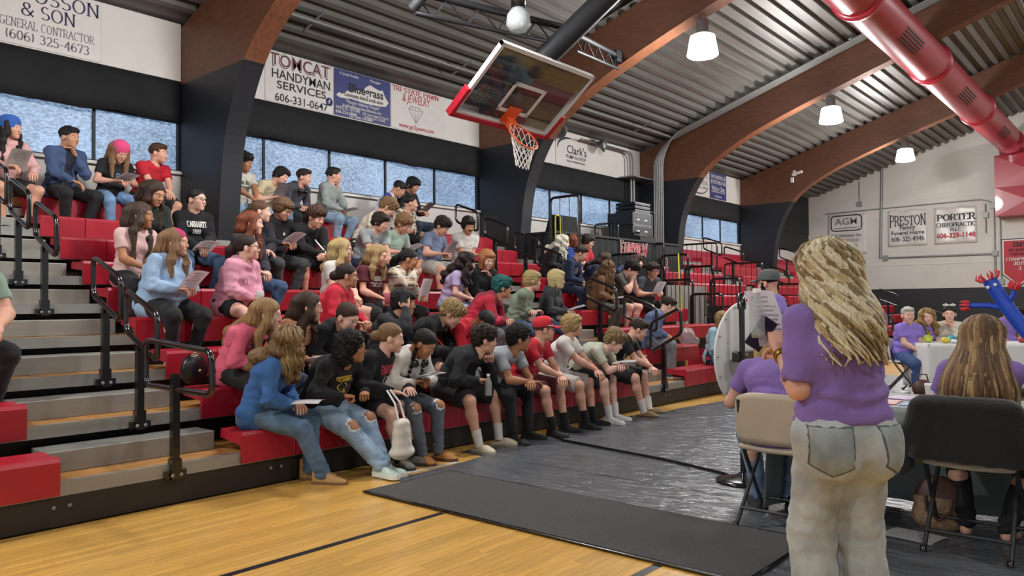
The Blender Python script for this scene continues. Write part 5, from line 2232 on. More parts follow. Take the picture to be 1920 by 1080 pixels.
    # --- prints, shrunk onto the cloth
    if p.get('print'):
        tree = BVHTree.FromPolygons([Vector(q) for q in V], [tuple(map(int, q)) for q in Fq])
        for (txt, c, h_, w_, dz, kind) in p['print']:
            if kind == 'serif':
                tv, tf, _ = serif_mesh(txt, h_, .24, .12, .0001)
            elif kind == 'arch':
                tv, tf, _ = serif_mesh(txt, h_, .24, .12, .0001, 1., False, -.5)
            elif kind == 'blob':
                q = MB()
                for k in range(12):
                    a0, a1 = 2 * pi * k / 12, 2 * pi * (k + 1) / 12
                    q.add([(0, 0, 0), (w_ / 2 * cos(a0), h_ / 2 * sin(a0), 0), (w_ / 2 * cos(a1), h_ / 2 * sin(a1), 0)], [(0, 1, 2)])
                tv, tf = np.array(q.v), q.f
            elif kind == 'ring':
                q = MB()
                for k in range(24):
                    a0, a1 = 2 * pi * k / 24, 2 * pi * (k + 1) / 24
                    if k % 12 in (5, 6):
                        continue
                    q.add([(w_ / 2 * r_ * cos(a), h_ / 2 * r_ * sin(a), 0) for r_, a in ((1, a0), (1, a1), (.8, a1), (.8, a0))], [(0, 1, 2, 3)])
                tv, tf = np.array(q.v), q.f
            elif kind == 'swoosh':
                pts = [(-.5, .1), (-.35, -.35), (-.1, -.3), (.5, .4), (-.1, -.05), (-.32, -.1), (-.42, .05)]
                tv, tf = np.array([(x * w_, y * h_, 0) for x, y in pts]), [(0, 1, 5, 6), (1, 2, 4, 5), (2, 3, 4)]
            else:
                tv, tf = text_mesh(txt, h_ * 1.38, .03 * h_, .0001)
            tv = tv.copy()
            tv[:, 0] -= (tv[:, 0].max() + tv[:, 0].min()) / 2
            tv[:, 1] -= (tv[:, 1].max() + tv[:, 1].min()) / 2
            tv[:, 0] *= w_ / max(1e-6, tv[:, 0].max() - tv[:, 0].min())
            f_, sd = Vector(J['fwd']), Vector(J['sd'])
            dx_ = p.get('print_dx', 0)
            up_ = f_.cross(sd).normalized()
            out = []
            org = Vector(J['P2']) + up_ * (dz * s)
            flip = -1
            for q in tv:
                o_ = org + sd * (q[0] * s + dx_) + up_ * (q[1] * s) + f_ * .6
                hit = tree.ray_cast(o_, -f_, 1.2)
                if hit[0] is None:
                    out.append(o_ - f_ * .45)
                else:
                    out.append(hit[0] + f_ * (.006 if q[2] >= 0 else .004))
            link('print', new_mesh('print', [tuple(q) for q in out], [tuple(q) for q in tf], mat('print_' + c.strip('#'), c, .7, var=.03)), shirt)
    # --- hair
    if hc[0] != 'none':
        hair_build(hc[0], hc[1], J, root, .0085 if near == 0 else .0072, crc(p['label']) % 31, hc[2] if len(hc) > 2 else .28, 'hair', hc[3] if len(hc) > 3 else None)
    T = lambda q: J['HC'] + J['Rh'] @ (np.asarray(q, float) * J['hs'])
    HM = Matrix([list(J['Rh'][i] * J['hs']) + [J['HC'][i]] for i in range(3)] + [[0, 0, 0, 1]])
    # --- extras on the head
    for ex in p.get('extra', []):
        if ex == 'glasses':
            mb = MB()
            for sg in (-1, 1):
                mb.tube([HM @ Vector((.1 - .03 * abs(sin(a) * 0), .033 * sg + .024 * cos(a), .002 + .018 * sin(a))) for a in np.linspace(0, 2 * pi, 13)[:-1]], .0022, 5, closed=True)
                mb.tube([HM @ Vector((.1, .057 * sg, .006)), HM @ Vector((.05, .08 * sg, .01)), HM @ Vector((-.01, .083 * sg, .002))], .0022, 5)
            mb.tube([HM @ Vector((.1, -.01, .006)), HM @ Vector((.104, 0, .009)), HM @ Vector((.1, .01, .006))], .0022, 5)
            mb.build('glasses', mat('glasses_frame', '#16161a', .3), root)
        elif ex == 'moustache':
            mb = MB()
            mb.tube([HM @ Vector(q) for q in ((.082, -.028, -.055), (.1, -.01, -.045), (.1, .01, -.045), (.082, .028, -.055))], [.003, .0065, .0065, .003], 6)
            mb.build('moustache', hm_, root)
        elif ex == 'beard':
            v = Vol()
            v.ell(T((.03, 0, -.072)), V3(.068, .064, .05) * J['hs'], J['Rh'])
            for sg in (-1, 1):
                v.cap(T((.02, .066 * sg, -.005)), T((.035, .055 * sg, -.06)), .017, .02)
            v.sub_ell(T((.11, 0, -.02)), V3(.06, .05, .05) * J['hs'], J['Rh'])
            v.sub_ell(T((0, 0, 0)), V3(.06, .06, .06), J['Rh'])
            VV, FF = v.mesh(.008, .02)
            VV = VV + vnormals(VV, FF) * (.004 * pnoise(VV, 120, 3))[:, None]
            link('beard', new_mesh('beard', VV, FF, hm_, None, True), root)
        elif ex[0] in ('cap', 'backcap'):
            cm = cloth_mat(ex[1])
            mb = MB()
            mb.lathe([(.104, -.0), (.106, .03), (.1, .062), (.08, .09), (.045, .104), (.001, .108)], 20, HM @ Matrix.Translation((-.012, 0, .03)) @ Matrix.Rotation(radians(-6), 4, 'Y') @ Matrix.Diagonal((1, .9, 1, 1)))
            crown = mb.build('cap_crown', cm, root)
            mb = MB()
            ps = []
            for i in range(9):
                a = radians(-68 + 17 * i)
                ps.append((.075 + .0 + .10 * cos(a) * 1.05, .085 * sin(a), .034 - .016 * sin(a) ** 2 * 1.5))
            n_ = len(ps)
            inn = [(.06 * cos(radians(-68 + 17 * i)) + .028, .082 * sin(radians(-68 + 17 * i)), .038) for i in range(n_)]
            vv = [HM @ Vector(q) for q in ps + inn] + [HM @ (Vector(q) + Vector((0, 0, .006))) for q in ps + inn]
            ff = [(i, i + 1, n_ + i + 1, n_ + i) for i in range(n_ - 1)] + [(2 * n_ + i, 3 * n_ + i, 3 * n_ + i + 1, 2 * n_ + i + 1) for i in range(n_ - 1)] + [(i, 2 * n_ + i, 2 * n_ + i + 1, i + 1) for i in range(n_ - 1)]
            mb.add(vv, ff, True)
            mb.build('cap_bill', cm, crown)
            if len(ex) > 2:
                mb = MB()
                mb.tube([HM @ Vector((-.012 + .107 * cos(a), .096 * sin(a), .042)) for a in np.linspace(-1.3, 1.3, 12)], .004, 5)
                mb.build('cap_braid', cloth_mat(ex[2]), crown)
        elif ex[0] == 'beanie':
            mb = MB()
            mb.lathe([(.106, -.03), (.11, .0), (.107, .04), (.092, .08), (.055, .105), (.001, .112)], 20, HM @ Matrix.Translation((-.016, 0, .03)) @ Matrix.Diagonal((1, .9, 1, 1)))
            mb.build('beanie', cloth_mat(ex[1], 'fleece'), root)
        elif ex[0] == 'band':
            mb = MB()
            pts = [HM @ Vector((-.0 + .0 * t_, .09 * sin(t_), .04 + .092 * cos(t_))) for t_ in np.linspace(-1.6, 1.6, 16)]
            mb.tube(pts, .011, 6)
            mb.build('headband', cloth_mat(ex[1]), root)
        elif ex == 'headphones':
            mb = MB()
            c = J['P3'] + (J['H0'] - J['P3']) * .45
            f_, sd = J['fwd'], J['sd']
            mb.tube([Vector(c + sd * .085 * sin(t_) - f_ * .075 * cos(t_)) for t_ in np.linspace(-2.2, 2.2, 14)], .01, 6)
            for sg in (-1, 1):
                mb.lathe([(.001, -.018), (.034, -.018), (.034, .018), (.001, .018)], 12, Matrix.Translation(Vector(c + sd * .06 * sg + f_ * .085 - V3(0, 0, .04))) @ Matrix.Rotation(radians(90), 4, 'Y'))
            mb.build('headphones', M_metalblk, root)
        elif ex == 'bow':
            mb = MB()
            for sg in (-1, 1):
                for q in ((.03, .05), (.06, .02)):
                    mb.tube([HM @ Vector((.02, .006 * sg, .13)), HM @ Vector((.02, (.02 + q[0]) * sg, .13 + q[1] * .5)), HM @ Vector((.02, (.03 + q[0] * .8) * sg, .125)), HM @ Vector((.02, .006 * sg, .128))], .008, 6)
            mb.build('hair_bow', M_let_w, root)
        elif ex == 'watch':
            d_ = _n(J['WL'] - J['EL'])
            mb = MB()
            c = Vector(J['WL'] - d_ * .02)
            q = Vector(d_).to_track_quat('Z', 'Y').to_matrix().to_4x4()
            mb.lathe([(.033, -.012), (.035, -.012), (.035, .012), (.033, .012)], 14, Matrix.Translation(c) @ q)
            mb.build('bracelet', mat('gold_bracelet', '#b08d3e', .25, metal=.8, var=.05), root)
    # --- socks and shoes
    shoe = p.get('shoe')
    flz = p.get('floor', -.44) if not p.get('stand') else 0.
    for nm, sg in (('L', 1), ('R', -1)):
        A, K = J['A' + nm], J['K' + nm]
        if p.get('sock'):
            d_ = _n(K - A)
            mb = MB()
            mb.tube([Vector(A - d_ * .035), Vector(A + d_ * .02), Vector(A + d_ * .09), Vector(A + d_ * .125)], [.04, .042, .046, .047], 12)
            mb.build('sock', cloth_mat(p['sock'], 'fleece'), root)
        if shoe:
            fz = A[2] - .085
            shoe_obj(root, shoe[0], cloth_mat(shoe[1]), cloth_mat(shoe[2]), A + V3(.0, 0, 0), radians(p.get('toe', 12) * sg), s * .5 + .5, fz)
    return root, J
# ================================================================ the students on the bleachers
PEOPLE = [
    dict(label='girl in a pale pink hoodie and blue beanie at the far upper left', f=1, top='hood', top_c='#d8a9a6', pants='mid', hair=('long', '#20161a', 0.3), extra=[('beanie', '#2f5fae')], yaw=8, hy=30, hp=2, armR='paper', armL='knee', handR='pinch', item=('paper', 'grey sheet in the hand of the girl in the blue beanie', 'R', 50, '#b9b6b4'), shoe=('sneaker', '#222222', '#dddddd'), foot=(0.27, 0.12), floor=-0.44, s=0.976, loc=(-10.17, 2.842, 2.68)),
    dict(label='boy in a slate blue jacket with his hand at his mouth, upper left', top='jacket', top_c='#3c4f74', under_c='#171b2c', hair=('short', '#1a1412'), skin='warm', yaw=15, hy=15, hp=6, armL='chin', armR='lap', shoe=('sneaker', '#1c1c1e', '#333333'), foot=(0.27, 0.12), floor=-0.44, s=0.964, loc=(-10.17, 3.444, 2.68)),
    dict(label='girl in a pink backwards cap reading a notebook by the upper left window', f=1, top='tee', top_c='#16161b', pants_c='#6f92b8', pants_k='denim', hair=('long', '#8a6b4a', 0.25), extra=[('beanie', '#d84a7e')], yaw=5, hy=0, hp=32, lean=15.5, arm='paper', hand='pinch', print=[('D', '#6b8fc8', 0.1, 0.06, -0.02, 'text'), ('C', '#4aa04a', 0.09, 0.07, -0.05, 'text')], item=('paper', 'open notebook in the hands of the girl in the pink cap', 'B', 15, '#c9c9cc'), shoe=('sneaker', '#ded9d0', '#dddddd'), foot=(0.27, 0.12), floor=-0.44, sl=13, s=0.884, loc=(-10.17, 4.014, 2.68)),
    dict(label='boy in a red t-shirt sitting right of the girl in the pink cap', top='tee', top_c='#b3152a', pants='shorts', hair=('short', '#4a3020'), yaw=15, hy=28, hp=5, lean=19.5, arm='clasp', b=1.1, shoe=('sneaker', '#1c1c1e', '#dddddd'), foot=(0.27, 0.12), floor=-0.44, sl=13, s=0.925, loc=(-10.17, 4.449, 2.68)),
    dict(label='boy in a white graphic t-shirt with black curly hair beside the black column', top='tee', top_c='#cfccc2', pants_c='#7d9cbb', pants_k='denim', hair=('curly', '#15100f'), skin='tan', yaw=5, hy=20, hp=12, lean=12, arm='clasp', print=[('Neat do', '#3a4a40', 0.07, 0.2, 0.06, 'text'), ('MESS', '#53654f', 0.1, 0.22, -0.05, 'text')], shoe=('sneaker', '#dddddd', '#dddddd'), foot=(0.27, 0.12), floor=-0.44, s=0.983, loc=(-10.17, 5.724, 2.68)),
    dict(label='boy in a cream t-shirt tilting his head over a grey pad', top='tee', top_c='#cfc3a0', pants_c='#7a97b5', pants_k='denim', hair=('mop', '#17120f'), yaw=10, hy=15, hp=22, hr=-18, lean=27.0, arm='paper', item=('paper', 'grey drawing pad of the boy in the cream t-shirt', 'B', 55, '#77747c'), shoe=('sneaker', '#1c1c1e', '#dddddd'), foot=(0.27, 0.12), floor=-0.44, sl=28, s=0.928, loc=(-10.17, 6.157, 2.68)),
    dict(label='boy in a charcoal hoodie with headphones round his neck', top='hood', top_c='#3d3f47', hair=('short', '#2b1e18'), yaw=15, hy=22, hp=8, lean=25.0, arm='lap', extra=['headphones'], shoe=('sneaker', '#1c1c1e', '#333333'), foot=(0.27, 0.12), floor=-0.44, sl=28, s=0.926, loc=(-10.17, 6.574, 2.68)),
    dict(label='boy in a light grey hoodie with his hand on his chin by the window', top='hood', top_c='#8f9593', pants_c='#8aa6bd', pants_k='denim', hair=('short', '#1f1814'), yaw=20, hy=38, hp=2, lean=10, armL='chin', armR='lap', shoe=('sneaker', '#18181a', '#e0e0e0'), item=('paper', 'white sheet on the lap of the boy in the grey hoodie', 'R', 12, '#c6c6c8'), foot=(0.27, 0.12), floor=-0.44, s=0.98, loc=(-10.17, 7.265, 2.68)),
    dict(label='boy in a white, blue and orange jersey bending forward at the top', top='tee', top_c='#c9ced8', sleeve_c='#2b3f8f', slv=0.8, hair=('short', '#1b1513'), yaw=35, hy=15, hp=35, lean=30, arm='lap', print=[('', '#d2552c', 0.09, 0.22, 0.1, 'blob')], skin='warm', foot=(0.27, 0.12), floor=-0.44, s=0.994, loc=(-10.17, 8.317, 2.68)),
    dict(label='boy in a black sweater reading at the top right of the crowd', top='sweat', top_c='#1a1b20', pants_c='#2b3648', pants_k='denim', hair=('mop', '#14110f'), yaw=15, hy=5, hp=30, lean=6, arm='paper', skin='warm', item=('paper', 'brown sheet held by the boy in the black sweater', 'B', 40, '#7d6f70'), foot=(0.27, 0.12), floor=-0.44, s=1.06, loc=(-10.17, 8.9, 2.68)),
    dict(label='boy in a cream t-shirt with brown curls hunched over', top='tee', top_c='#cfc8b4', hair=('curly', '#8a6a48'), yaw=35, hy=15, hp=40, lean=32, arm='lap', pants='shorts', foot=(0.27, 0.12), floor=-0.44, s=1.049, loc=(-8.97, 7.012, 2.12)),
    dict(label='young man with a moustache in a brown plaid jacket', top='jacket', top_c='#6f6152', top_k='plaid', hair=('crop', '#1c1513'), extra=['moustache'], yaw=10, hy=38, hp=2, lean=23.0, arm='lap', foot=(0.27, 0.12), floor=-0.44, sl=40, s=0.932, loc=(-9.57, 8.182, 2.4)),
    dict(label='brown-haired girl in a dark green top behind the laughing girl', f=1, top='hood', top_c='#1e2a26', hair=('long', '#3a281e', 0.3), yaw=0, hy=22, hp=22, lean=10, arm='lap', skin='warm', foot=(0.27, 0.12), floor=-0.44, s=0.985, loc=(-8.37, 3.65, 1.84)),
    dict(label='girl with glasses in a black sweatshirt with white letters', f=1, top='sweat', top_c='#131318', pants_c='#4f6d8f', pants_k='denim', hair=('tied', '#17110f'), extra=['glasses'], skin='pale', yaw=-5, hy=30, hp=2, lean=4, arm='lap', print=[('CARHARTT', '#dcdad6', 0.062, 0.235, 0.045, 'serif'), ('1889', '#dcdad6', 0.05, 0.1, -0.04, 'serif')], item=('paper', 'white sheet on the knee of the girl in the black lettered sweatshirt', 'L', 20, '#cdbfc4'), foot=(0.27, 0.12), floor=-0.44, s=0.932, loc=(-8.37, 4.176, 1.84)),
    dict(label='boy with tied-back brown hair behind the red-haired girl', top='sweat', top_c='#23232a', pants_c='#4a6384', pants_k='denim', hair=('pony', '#5a3f2b', 0.2), yaw=0, hy=52, hp=3, arm='clasp', skin='pale', foot=(0.27, 0.12), floor=-0.44, sl=34, lean=20.0, s=0.935, loc=(-8.37, 4.849, 1.84)),
    dict(label='boy with a brown bowl cut and glasses in a black hoodie reading', top='hood', top_c='#15161b', pants_c='#3a3c40', hair=('mop', '#6a4e38'), extra=['glasses'], yaw=10, hy=10, hp=28, lean=16, arm='paper', hand='pinch', b=1.1, print=[('', '#d8d8d8', 0.04, 0.04, 0.02, 'blob')], print_dx=0.06, item=('paper', 'pink-grey sheet held by the boy with the bowl cut', 'B', 30, '#bfa9b0'), foot=(0.27, 0.12), floor=-0.44, s=0.967, loc=(-8.37, 5.144, 1.84)),
    dict(label='boy with big brown curls in a black hoodie, hands clasped', top='hood', top_c='#141418', pants='shorts', hair=('curly', '#4d3526'), yaw=0, hy=10, hp=22, lean=24.0, arm='clasp', b=1.1, print=[('', '#d8d8d8', 0.035, 0.03, 0.03, 'blob')], print_dx=0.05, foot=(0.27, 0.12), floor=-0.44, sl=22, s=0.92, loc=(-8.37, 5.607, 1.84)),
    dict(label='boy in a grey t-shirt with a dark swoosh, long dark hair', top='tee', top_c='#9aa0a4', pants='shorts', pants_c='#232c48', hair=('mop', '#2b201a'), yaw=10, hy=15, hp=20, lean=22.5, arm='clasp', print=[('', '#4c5266', 0.06, 0.16, 0.0, 'swoosh')], b=1.1, foot=(0.27, 0.12), floor=-0.44, sl=19, s=0.93, loc=(-8.37, 6.587, 1.84)),
    dict(label='boy in a mint green t-shirt looking down at his hands', top='tee', top_c='#a9c4b4', pants='shorts', pants_c='#2b3040', hair=('curly', '#8a6b45'), yaw=10, hy=10, hp=32, lean=18, arm='paper', item=('paper', 'white sheet below the hands of the boy in mint green', 'L', 25, '#d4d4d6'), foot=(0.27, 0.12), floor=-0.44, s=0.924, loc=(-8.37, 7.036, 1.84)),
    dict(label='stocky boy in a dusty blue t-shirt holding up a sheet', top='tee', top_c='#7788a8', pants='shorts', pants_c='#aeaca4', hair=('curly', '#2a1f1a'), yaw=15, hy=5, hp=32, lean=20, arm='paper', hand='pinch', b=1.22, foot=(0.34, 0.15), sock='#15151a', shoe=('sneaker', '#dcdcdc', '#e4e4e4'), item=('paper', 'large pinkish sheet held by the boy in dusty blue', 'B', 55, '#c3adb2'), floor=-0.44, s=0.952, loc=(-8.37, 7.749, 1.84)),
    dict(label='boy in a white t-shirt with a dark moustache leaning on his knees', top='tee', top_c='#d5d3cf', hair=('mop', '#15110f'), extra=['moustache'], skin='warm', yaw=-5, hy=-18, hp=20, lean=10, arm='cross', print=[('', '#333333', 0.02, 0.02, 0.03, 'blob')], print_dx=0.05, foot=(0.27, 0.12), floor=-0.44, s=1.003, loc=(-8.37, 8.498, 1.84)),
    dict(label='white-haired student in a black jacket beside the rail', f=1, top='jacket', top_c='#15161c', hair=('wavy', '#d8d4c4', 0.14), yaw=15, hy=30, hp=8, lean=21.0, arm='lap', skin='pale', foot=(0.27, 0.12), floor=-0.44, sl=28, s=0.887, loc=(-8.37, 10.688, 1.84)),
    dict(label='student with red-brown hair in royal blue', f=1, top='sweat', top_c='#233f8e', hair=('bob', '#7a4028'), yaw=15, hy=30, hp=8, lean=11.0, arm='lap', skin='pale', foot=(0.27, 0.12), floor=-0.44, sl=16, s=0.886, loc=(-8.37, 11.196, 1.84)),
    dict(label='boy with glasses in a red t-shirt below the booth', top='tee', top_c='#b5222f', hair=('mop', '#2b201b'), extra=['glasses'], yaw=5, hy=10, hp=20, lean=10, arm='paper', skin='pale', foot=(0.27, 0.12), floor=-0.44, s=0.921, loc=(-8.37, 11.631, 1.84)),
    dict(label='girl in a pale pink t-shirt with long streaked hair laughing to the right', f=1, top='tee', top_c='#d6b3b1', hair=('long', '#4a3a30', 0.42), skin='tan', yaw=10, hy=38, hp=4, arm='lap', foot=(0.27, 0.12), floor=-0.44, s=0.908, loc=(-7.77, 3.268, 1.56)),
    dict(label='girl with long copper hair in a dark sweater', f=1, top='sweat', top_c='#2b2630', pants_c='#3a5578', pants_k='denim', hair=('long', '#7a3f26', 0.3), yaw=15, hy=36, hp=2, arm='lap', skin='pale', foot=(0.27, 0.12), floor=-0.44, s=0.931, loc=(-7.77, 4.458, 1.56)),
    dict(label='boy in a navy sweatshirt looking down, short brown hair', top='sweat', top_c='#22304e', pants_c='#1d2740', hair=('short', '#33261d'), yaw=15, hy=20, hp=22, lean=18.5, arm='lap', print=[('USA', '#b9a9a4', 0.1, 0.16, 0.02, 'serif')], foot=(0.27, 0.12), floor=-0.44, sl=19, s=0.927, loc=(-7.77, 10.38, 1.56)),
    dict(label='student in navy with long brown hair leaning forward', f=1, top='sweat', top_c='#1d2942', hair=('long', '#3f2f25', 0.2), yaw=25, hy=20, hp=25, lean=34.5, arm='lap', foot=(0.27, 0.12), floor=-0.44, sl=19, s=0.898, loc=(-7.77, 10.923, 1.56)),
    dict(label='boy in a blue jacket behind the boy with his face in his hands', top='jacket', top_c='#39476b', hair=('mop', '#3a2a20'), yaw=10, hy=25, hp=4, lean=31.0, arm='lap', skin='pale', foot=(0.27, 0.12), floor=-0.44, sl=40, s=0.931, loc=(-7.77, 11.975, 1.56)),
    dict(label='large girl in a light blue sweatshirt with a pink hair streak', f=1, top='sweat', top_c='#97b4d4', hair=('long', '#8a6a4c', 0.2, ('#c2336b', (0.75, 0, 0.66), 0.088)), b=1.42, yaw=18, hy=28, hp=2, lean=13.0, arm='paper', hand='pinch', skin='fair', near=1, item=('paper', 'pinkish sheet in the hands of the girl in light blue', 'B', 45, '#c9b3b6'), shoe=('sneaker', '#18181a', '#dddddd'), foot=(0.27, 0.12), floor=-0.44, sl=16, s=0.881, loc=(-7.17, 3.28, 1.28)),
    dict(label='girl with glasses in a pink hoodie with a dark ponytail', f=1, top='hood', top_c='#d697aa', pants='short', hair=('pony', '#2e1f1a', 0.3), extra=['glasses'], b=1.22, yaw=20, hy=33, hp=-2, lean=14.5, arm='lap', hand='cup', near=1, skin='pale', print=[('', '#5a5a66', 0.08, 0.07, 0.0, 'ring')], print_dx=-0.06, item=('cup', 'clear plastic cup held by the girl in the pink hoodie', 'B', 0, ''), foot=(0.27, 0.12), floor=-0.44, sl=19, s=0.883, loc=(-7.17, 3.998, 1.28)),
    dict(label='blonde girl with glasses in a white t-shirt', f=1, top='tee', top_c='#cfcdc9', pants='short', pants_c='#8d9db0', hair=('long', '#b39c6c', 0.14), extra=['glasses'], yaw=15, hy=35, hp=2, arm='lap', skin='pale', near=1, foot=(0.27, 0.12), floor=-0.44, s=0.921, loc=(-7.17, 5.216, 1.28)),
    dict(label='girl in a maroon t-shirt with white print, blonde hair pulled back', f=1, top='tee', top_c='#571a2c', hair=('long', '#a68a60', 0.16), yaw=5, hy=20, hp=12, arm='lap', hand='cup', near=1, print=[('FAIRVIEW', '#cfc9c6', 0.05, 0.2, 0.05, 'serif'), ('TOMCATS', '#cfc9c6', 0.06, 0.22, -0.03, 'serif')], item=('can', 'pink drink can held by the girl in maroon', 'L', 0, ''), foot=(0.27, 0.12), floor=-0.44, sl=16, lean=11.0, s=0.884, loc=(-7.17, 5.69, 1.28)),
    dict(label='girl in a plaid jacket hiding her face with one hand, black ponytail', f=1, top='jacket', top_c='#b5a58e', top_k='plaid', hair=('pony', '#120f10', 0.3), skin='tan', yaw=15, hy=30, hp=14, lean=20.5, armR='brow', armL='knee', handR='flat', near=1, item=('paper', 'white sheet hanging from the hand of the girl in plaid', 'L', 75, '#d6d6d8'), foot=(0.27, 0.12), floor=-0.44, sl=19, s=0.89, loc=(-7.17, 6.052, 1.28)),
    dict(label='girl in a lilac t-shirt with dark wavy hair looking down right', f=1, top='tee', top_c='#b3a3cc', pants_c='#7f9fc4', pants_k='denim', hair=('wavy', '#2a2120', 0.2), yaw=25, hy=30, hp=14, lean=18.5, arm='lap', skin='pale', near=1, foot=(0.27, 0.12), floor=-0.44, sl=19, s=0.883, loc=(-7.17, 7.048, 1.28)),
    dict(label='student with short orange hair in a black shiny jacket', f=1, top='jacket', top_c='#18181c', hair=('bob', '#b0714a'), yaw=-10, hy=-5, hp=20, lean=12, armL='chin', armR='lap', skin='pale', foot=(0.27, 0.12), floor=-0.44, s=0.931, loc=(-7.17, 7.611, 1.28)),
    dict(label='girl with long wavy hair in a brown fur jacket', f=1, top='jacket', top_c='#76573a', top_k='fleece', pants_c='#4b4c3f', hair=('wavy', '#6e5238', 0.3), extra=['glasses', ('band', '#18181c')], yaw=15, hy=30, hp=6, lean=16.5, arm='lap', item=('paper', 'white sheet on the lap of the girl in the fur jacket', 'B', 10, '#d6d6d8'), shoe=('boot', '#1a1a1c', '#151515'), foot=(0.27, 0.12), floor=-0.44, sl=19, s=0.891, loc=(-7.17, 10.412, 1.28)),
    dict(label='boy in an olive t-shirt with his face in both hands', top='tee', top_c='#4a4c42', pants='mid', hair=('curly', '#17110f'), yaw=10, hy=10, hp=38, lean=26, arm='brow', hand='cup', skin='pale', shoe=('sneaker', '#1a1a1c', '#ddd8d0'), foot=(0.27, 0.12), floor=-0.44, s=0.991, loc=(-7.17, 10.886, 1.28)),
    dict(label='stout boy with glasses in a dark grey t-shirt reading a big sheet', top='tee', top_c='#3f434b', hair=('curly', '#33251d'), extra=['glasses'], b=1.2, yaw=-15, hy=-12, hp=10, lean=17.0, arm='paper', hand='pinch', item=('paper', 'large white printed sheet held by the boy in dark grey', 'B', 60, '#d2d2d6'), foot=(0.27, 0.12), floor=-0.44, sl=28, s=0.933, loc=(-7.17, 11.861, 1.28)),
    dict(label='girl in a bright red hoodie with a dark low bun', f=1, top='hood', top_c='#b81b33', hair=('bun', '#2a1e1a'), extra=['glasses'], b=1.3, skin='warm', yaw=30, hy=25, hp=2, lean=16.5, arm='knee', near=1, foot=(0.27, 0.12), floor=-0.44, sl=19, s=0.886, loc=(-6.57, 4.714, 1.0)),
    dict(label='teal-haired student in a maroon hoodie', top='hood', top_c='#7d1b30', sleeve_c='#a81f35', pants_c='#5b5f66', hair=('curly', '#1d5d5c'), extra=['glasses'], b=1.15, yaw=28, hy=25, hp=6, lean=36.5, arm='clasp', near=1, skin='warm', print=[('RAVEN', '#4a1220', 0.08, 0.22, 0.02, 'text'), ('MOON', '#4a1220', 0.08, 0.2, -0.08, 'text')], foot=(0.27, 0.12), floor=-0.44, sl=31, s=0.929, loc=(-6.57, 6.852, 1.0)),
    dict(label='boy with a blond bowl cut in a sage green sweater', top='sweat', top_c='#7d8f7a', pants_c='#3a4f72', pants_k='denim', hair=('mop', '#a3905f'), yaw=25, hy=32, hp=4, lean=18.5, arm='cross', near=1, skin='pale', foot=(0.27, 0.12), floor=-0.44, sl=19, s=0.926, loc=(-6.57, 7.661, 1.0)),
    dict(label='blonde student with glasses in a charcoal jacket reading a booklet', f=1, top='hood', top_c='#33353a', pants_c='#2f4568', pants_k='denim', hair=('bob', '#bfae7c'), extra=['glasses'], yaw=18, hy=32, hp=4, lean=12, arm='paper', hand='pinch', near=1, skin='pale', item=('paper', 'open white booklet of the blonde student in charcoal', 'B', 20, '#c9c9cc'), foot=(0.27, 0.12), floor=-0.44, s=0.931, loc=(-6.57, 8.315, 1.0)),
    dict(label='boy in a black jacket pressing a phone to the side of his head', top='jacket', top_c='#14161c', hair=('mop', '#15100e'), skin='warm', yaw=15, hy=38, hp=6, lean=17.5, armR='head', armL='lap', handR='flat', near=1, foot=(0.27, 0.12), floor=-0.44, sl=25, s=0.936, loc=(-5.97, 4.925, 0.72)),
    dict(label='girl in a peach sweatshirt with very long straight brown hair', f=1, top='sweat', top_c='#d79a78', pants_c='#2b3a55', pants_k='denim', hair=('long', '#3e2b20', 0.4), yaw=10, hy=42, hp=4, lean=16.5, arm='lap', near=1, skin='fair', item=('paper', 'crumpled white sheet on the lap of the girl in peach', 'B', 12, '#cfcfd2'), foot=(0.27, 0.12), floor=-0.44, sl=31, s=0.897, loc=(-5.97, 3.859, 0.72)),
    dict(label='girl in a black hoodie looking straight down, hair parted in the middle', f=1, top='hood', top_c='#141519', hair=('tied', '#3f2b20'), yaw=5, hy=8, hp=28, lean=30.5, arm='lap', near=1, skin='pale', foot=(0.27, 0.12), floor=-0.44, sl=31, s=0.887, loc=(-5.97, 4.188, 0.72)),
    dict(label='girl in a coral pink hoodie with long honey hair and a black bag strap', f=1, top='hood', top_c='#d4607a', hair=('long', '#9c7a52', 0.4), yaw=22, hy=28, hp=8, lean=25.5, armR='lap', armL=(0.44, 0.24, 0.34), handL='flat', near=1, skin='pale', print=[('PI', '#2c1c2c', 0.12, 0.2, 0.0, 'serif')], foot=(0.27, 0.12), floor=-0.44, sl=37, s=0.891, loc=(-5.97, 3.347, 0.72)),
    dict(label='blond curly boy in a black hoodie looking down', top='hood', top_c='#121318', pants='shorts', pants_c='#23252c', hair=('curly', '#9f855a'), yaw=20, hy=15, hp=34, lean=32.5, arm='clasp', near=1, skin='fair', print=[('', '#c9302f', 0.05, 0.03, 0.05, 'blob'), ('', '#d8d8d8', 0.03, 0.04, 0.0, 'blob')], print_dx=-0.03, foot=(0.27, 0.12), floor=-0.44, sl=31, s=0.943, loc=(-5.97, 5.369, 0.72)),
    dict(label='boy in a red hoodie with braided hair, head bowed right down', top='hood', top_c='#b5172c', pants_c='#55585e', hair=('crop', '#15100f'), yaw=18, hy=15, hp=52, lean=41.5, arm='clasp', near=1, skin='brown', foot=(0.27, 0.12), floor=-0.44, sl=37, s=0.957, loc=(-5.97, 5.76, 0.72)),
    dict(label='boy in an open blue-grey jacket and wide grey trousers reading', top='jacket', top_c='#56658a', pants_c='#6d7075', flare=0.02, hair=('short', '#2a1e18'), yaw=28, hy=22, hp=26, lean=28.0, arm='lap', near=1, skin='pale', shoe=('sneaker', '#a8413f', '#d8d5d0'), foot=(0.38, 0.12), floor=-0.44, sl=22, s=0.935, loc=(-5.97, 9.912, 0.72)),
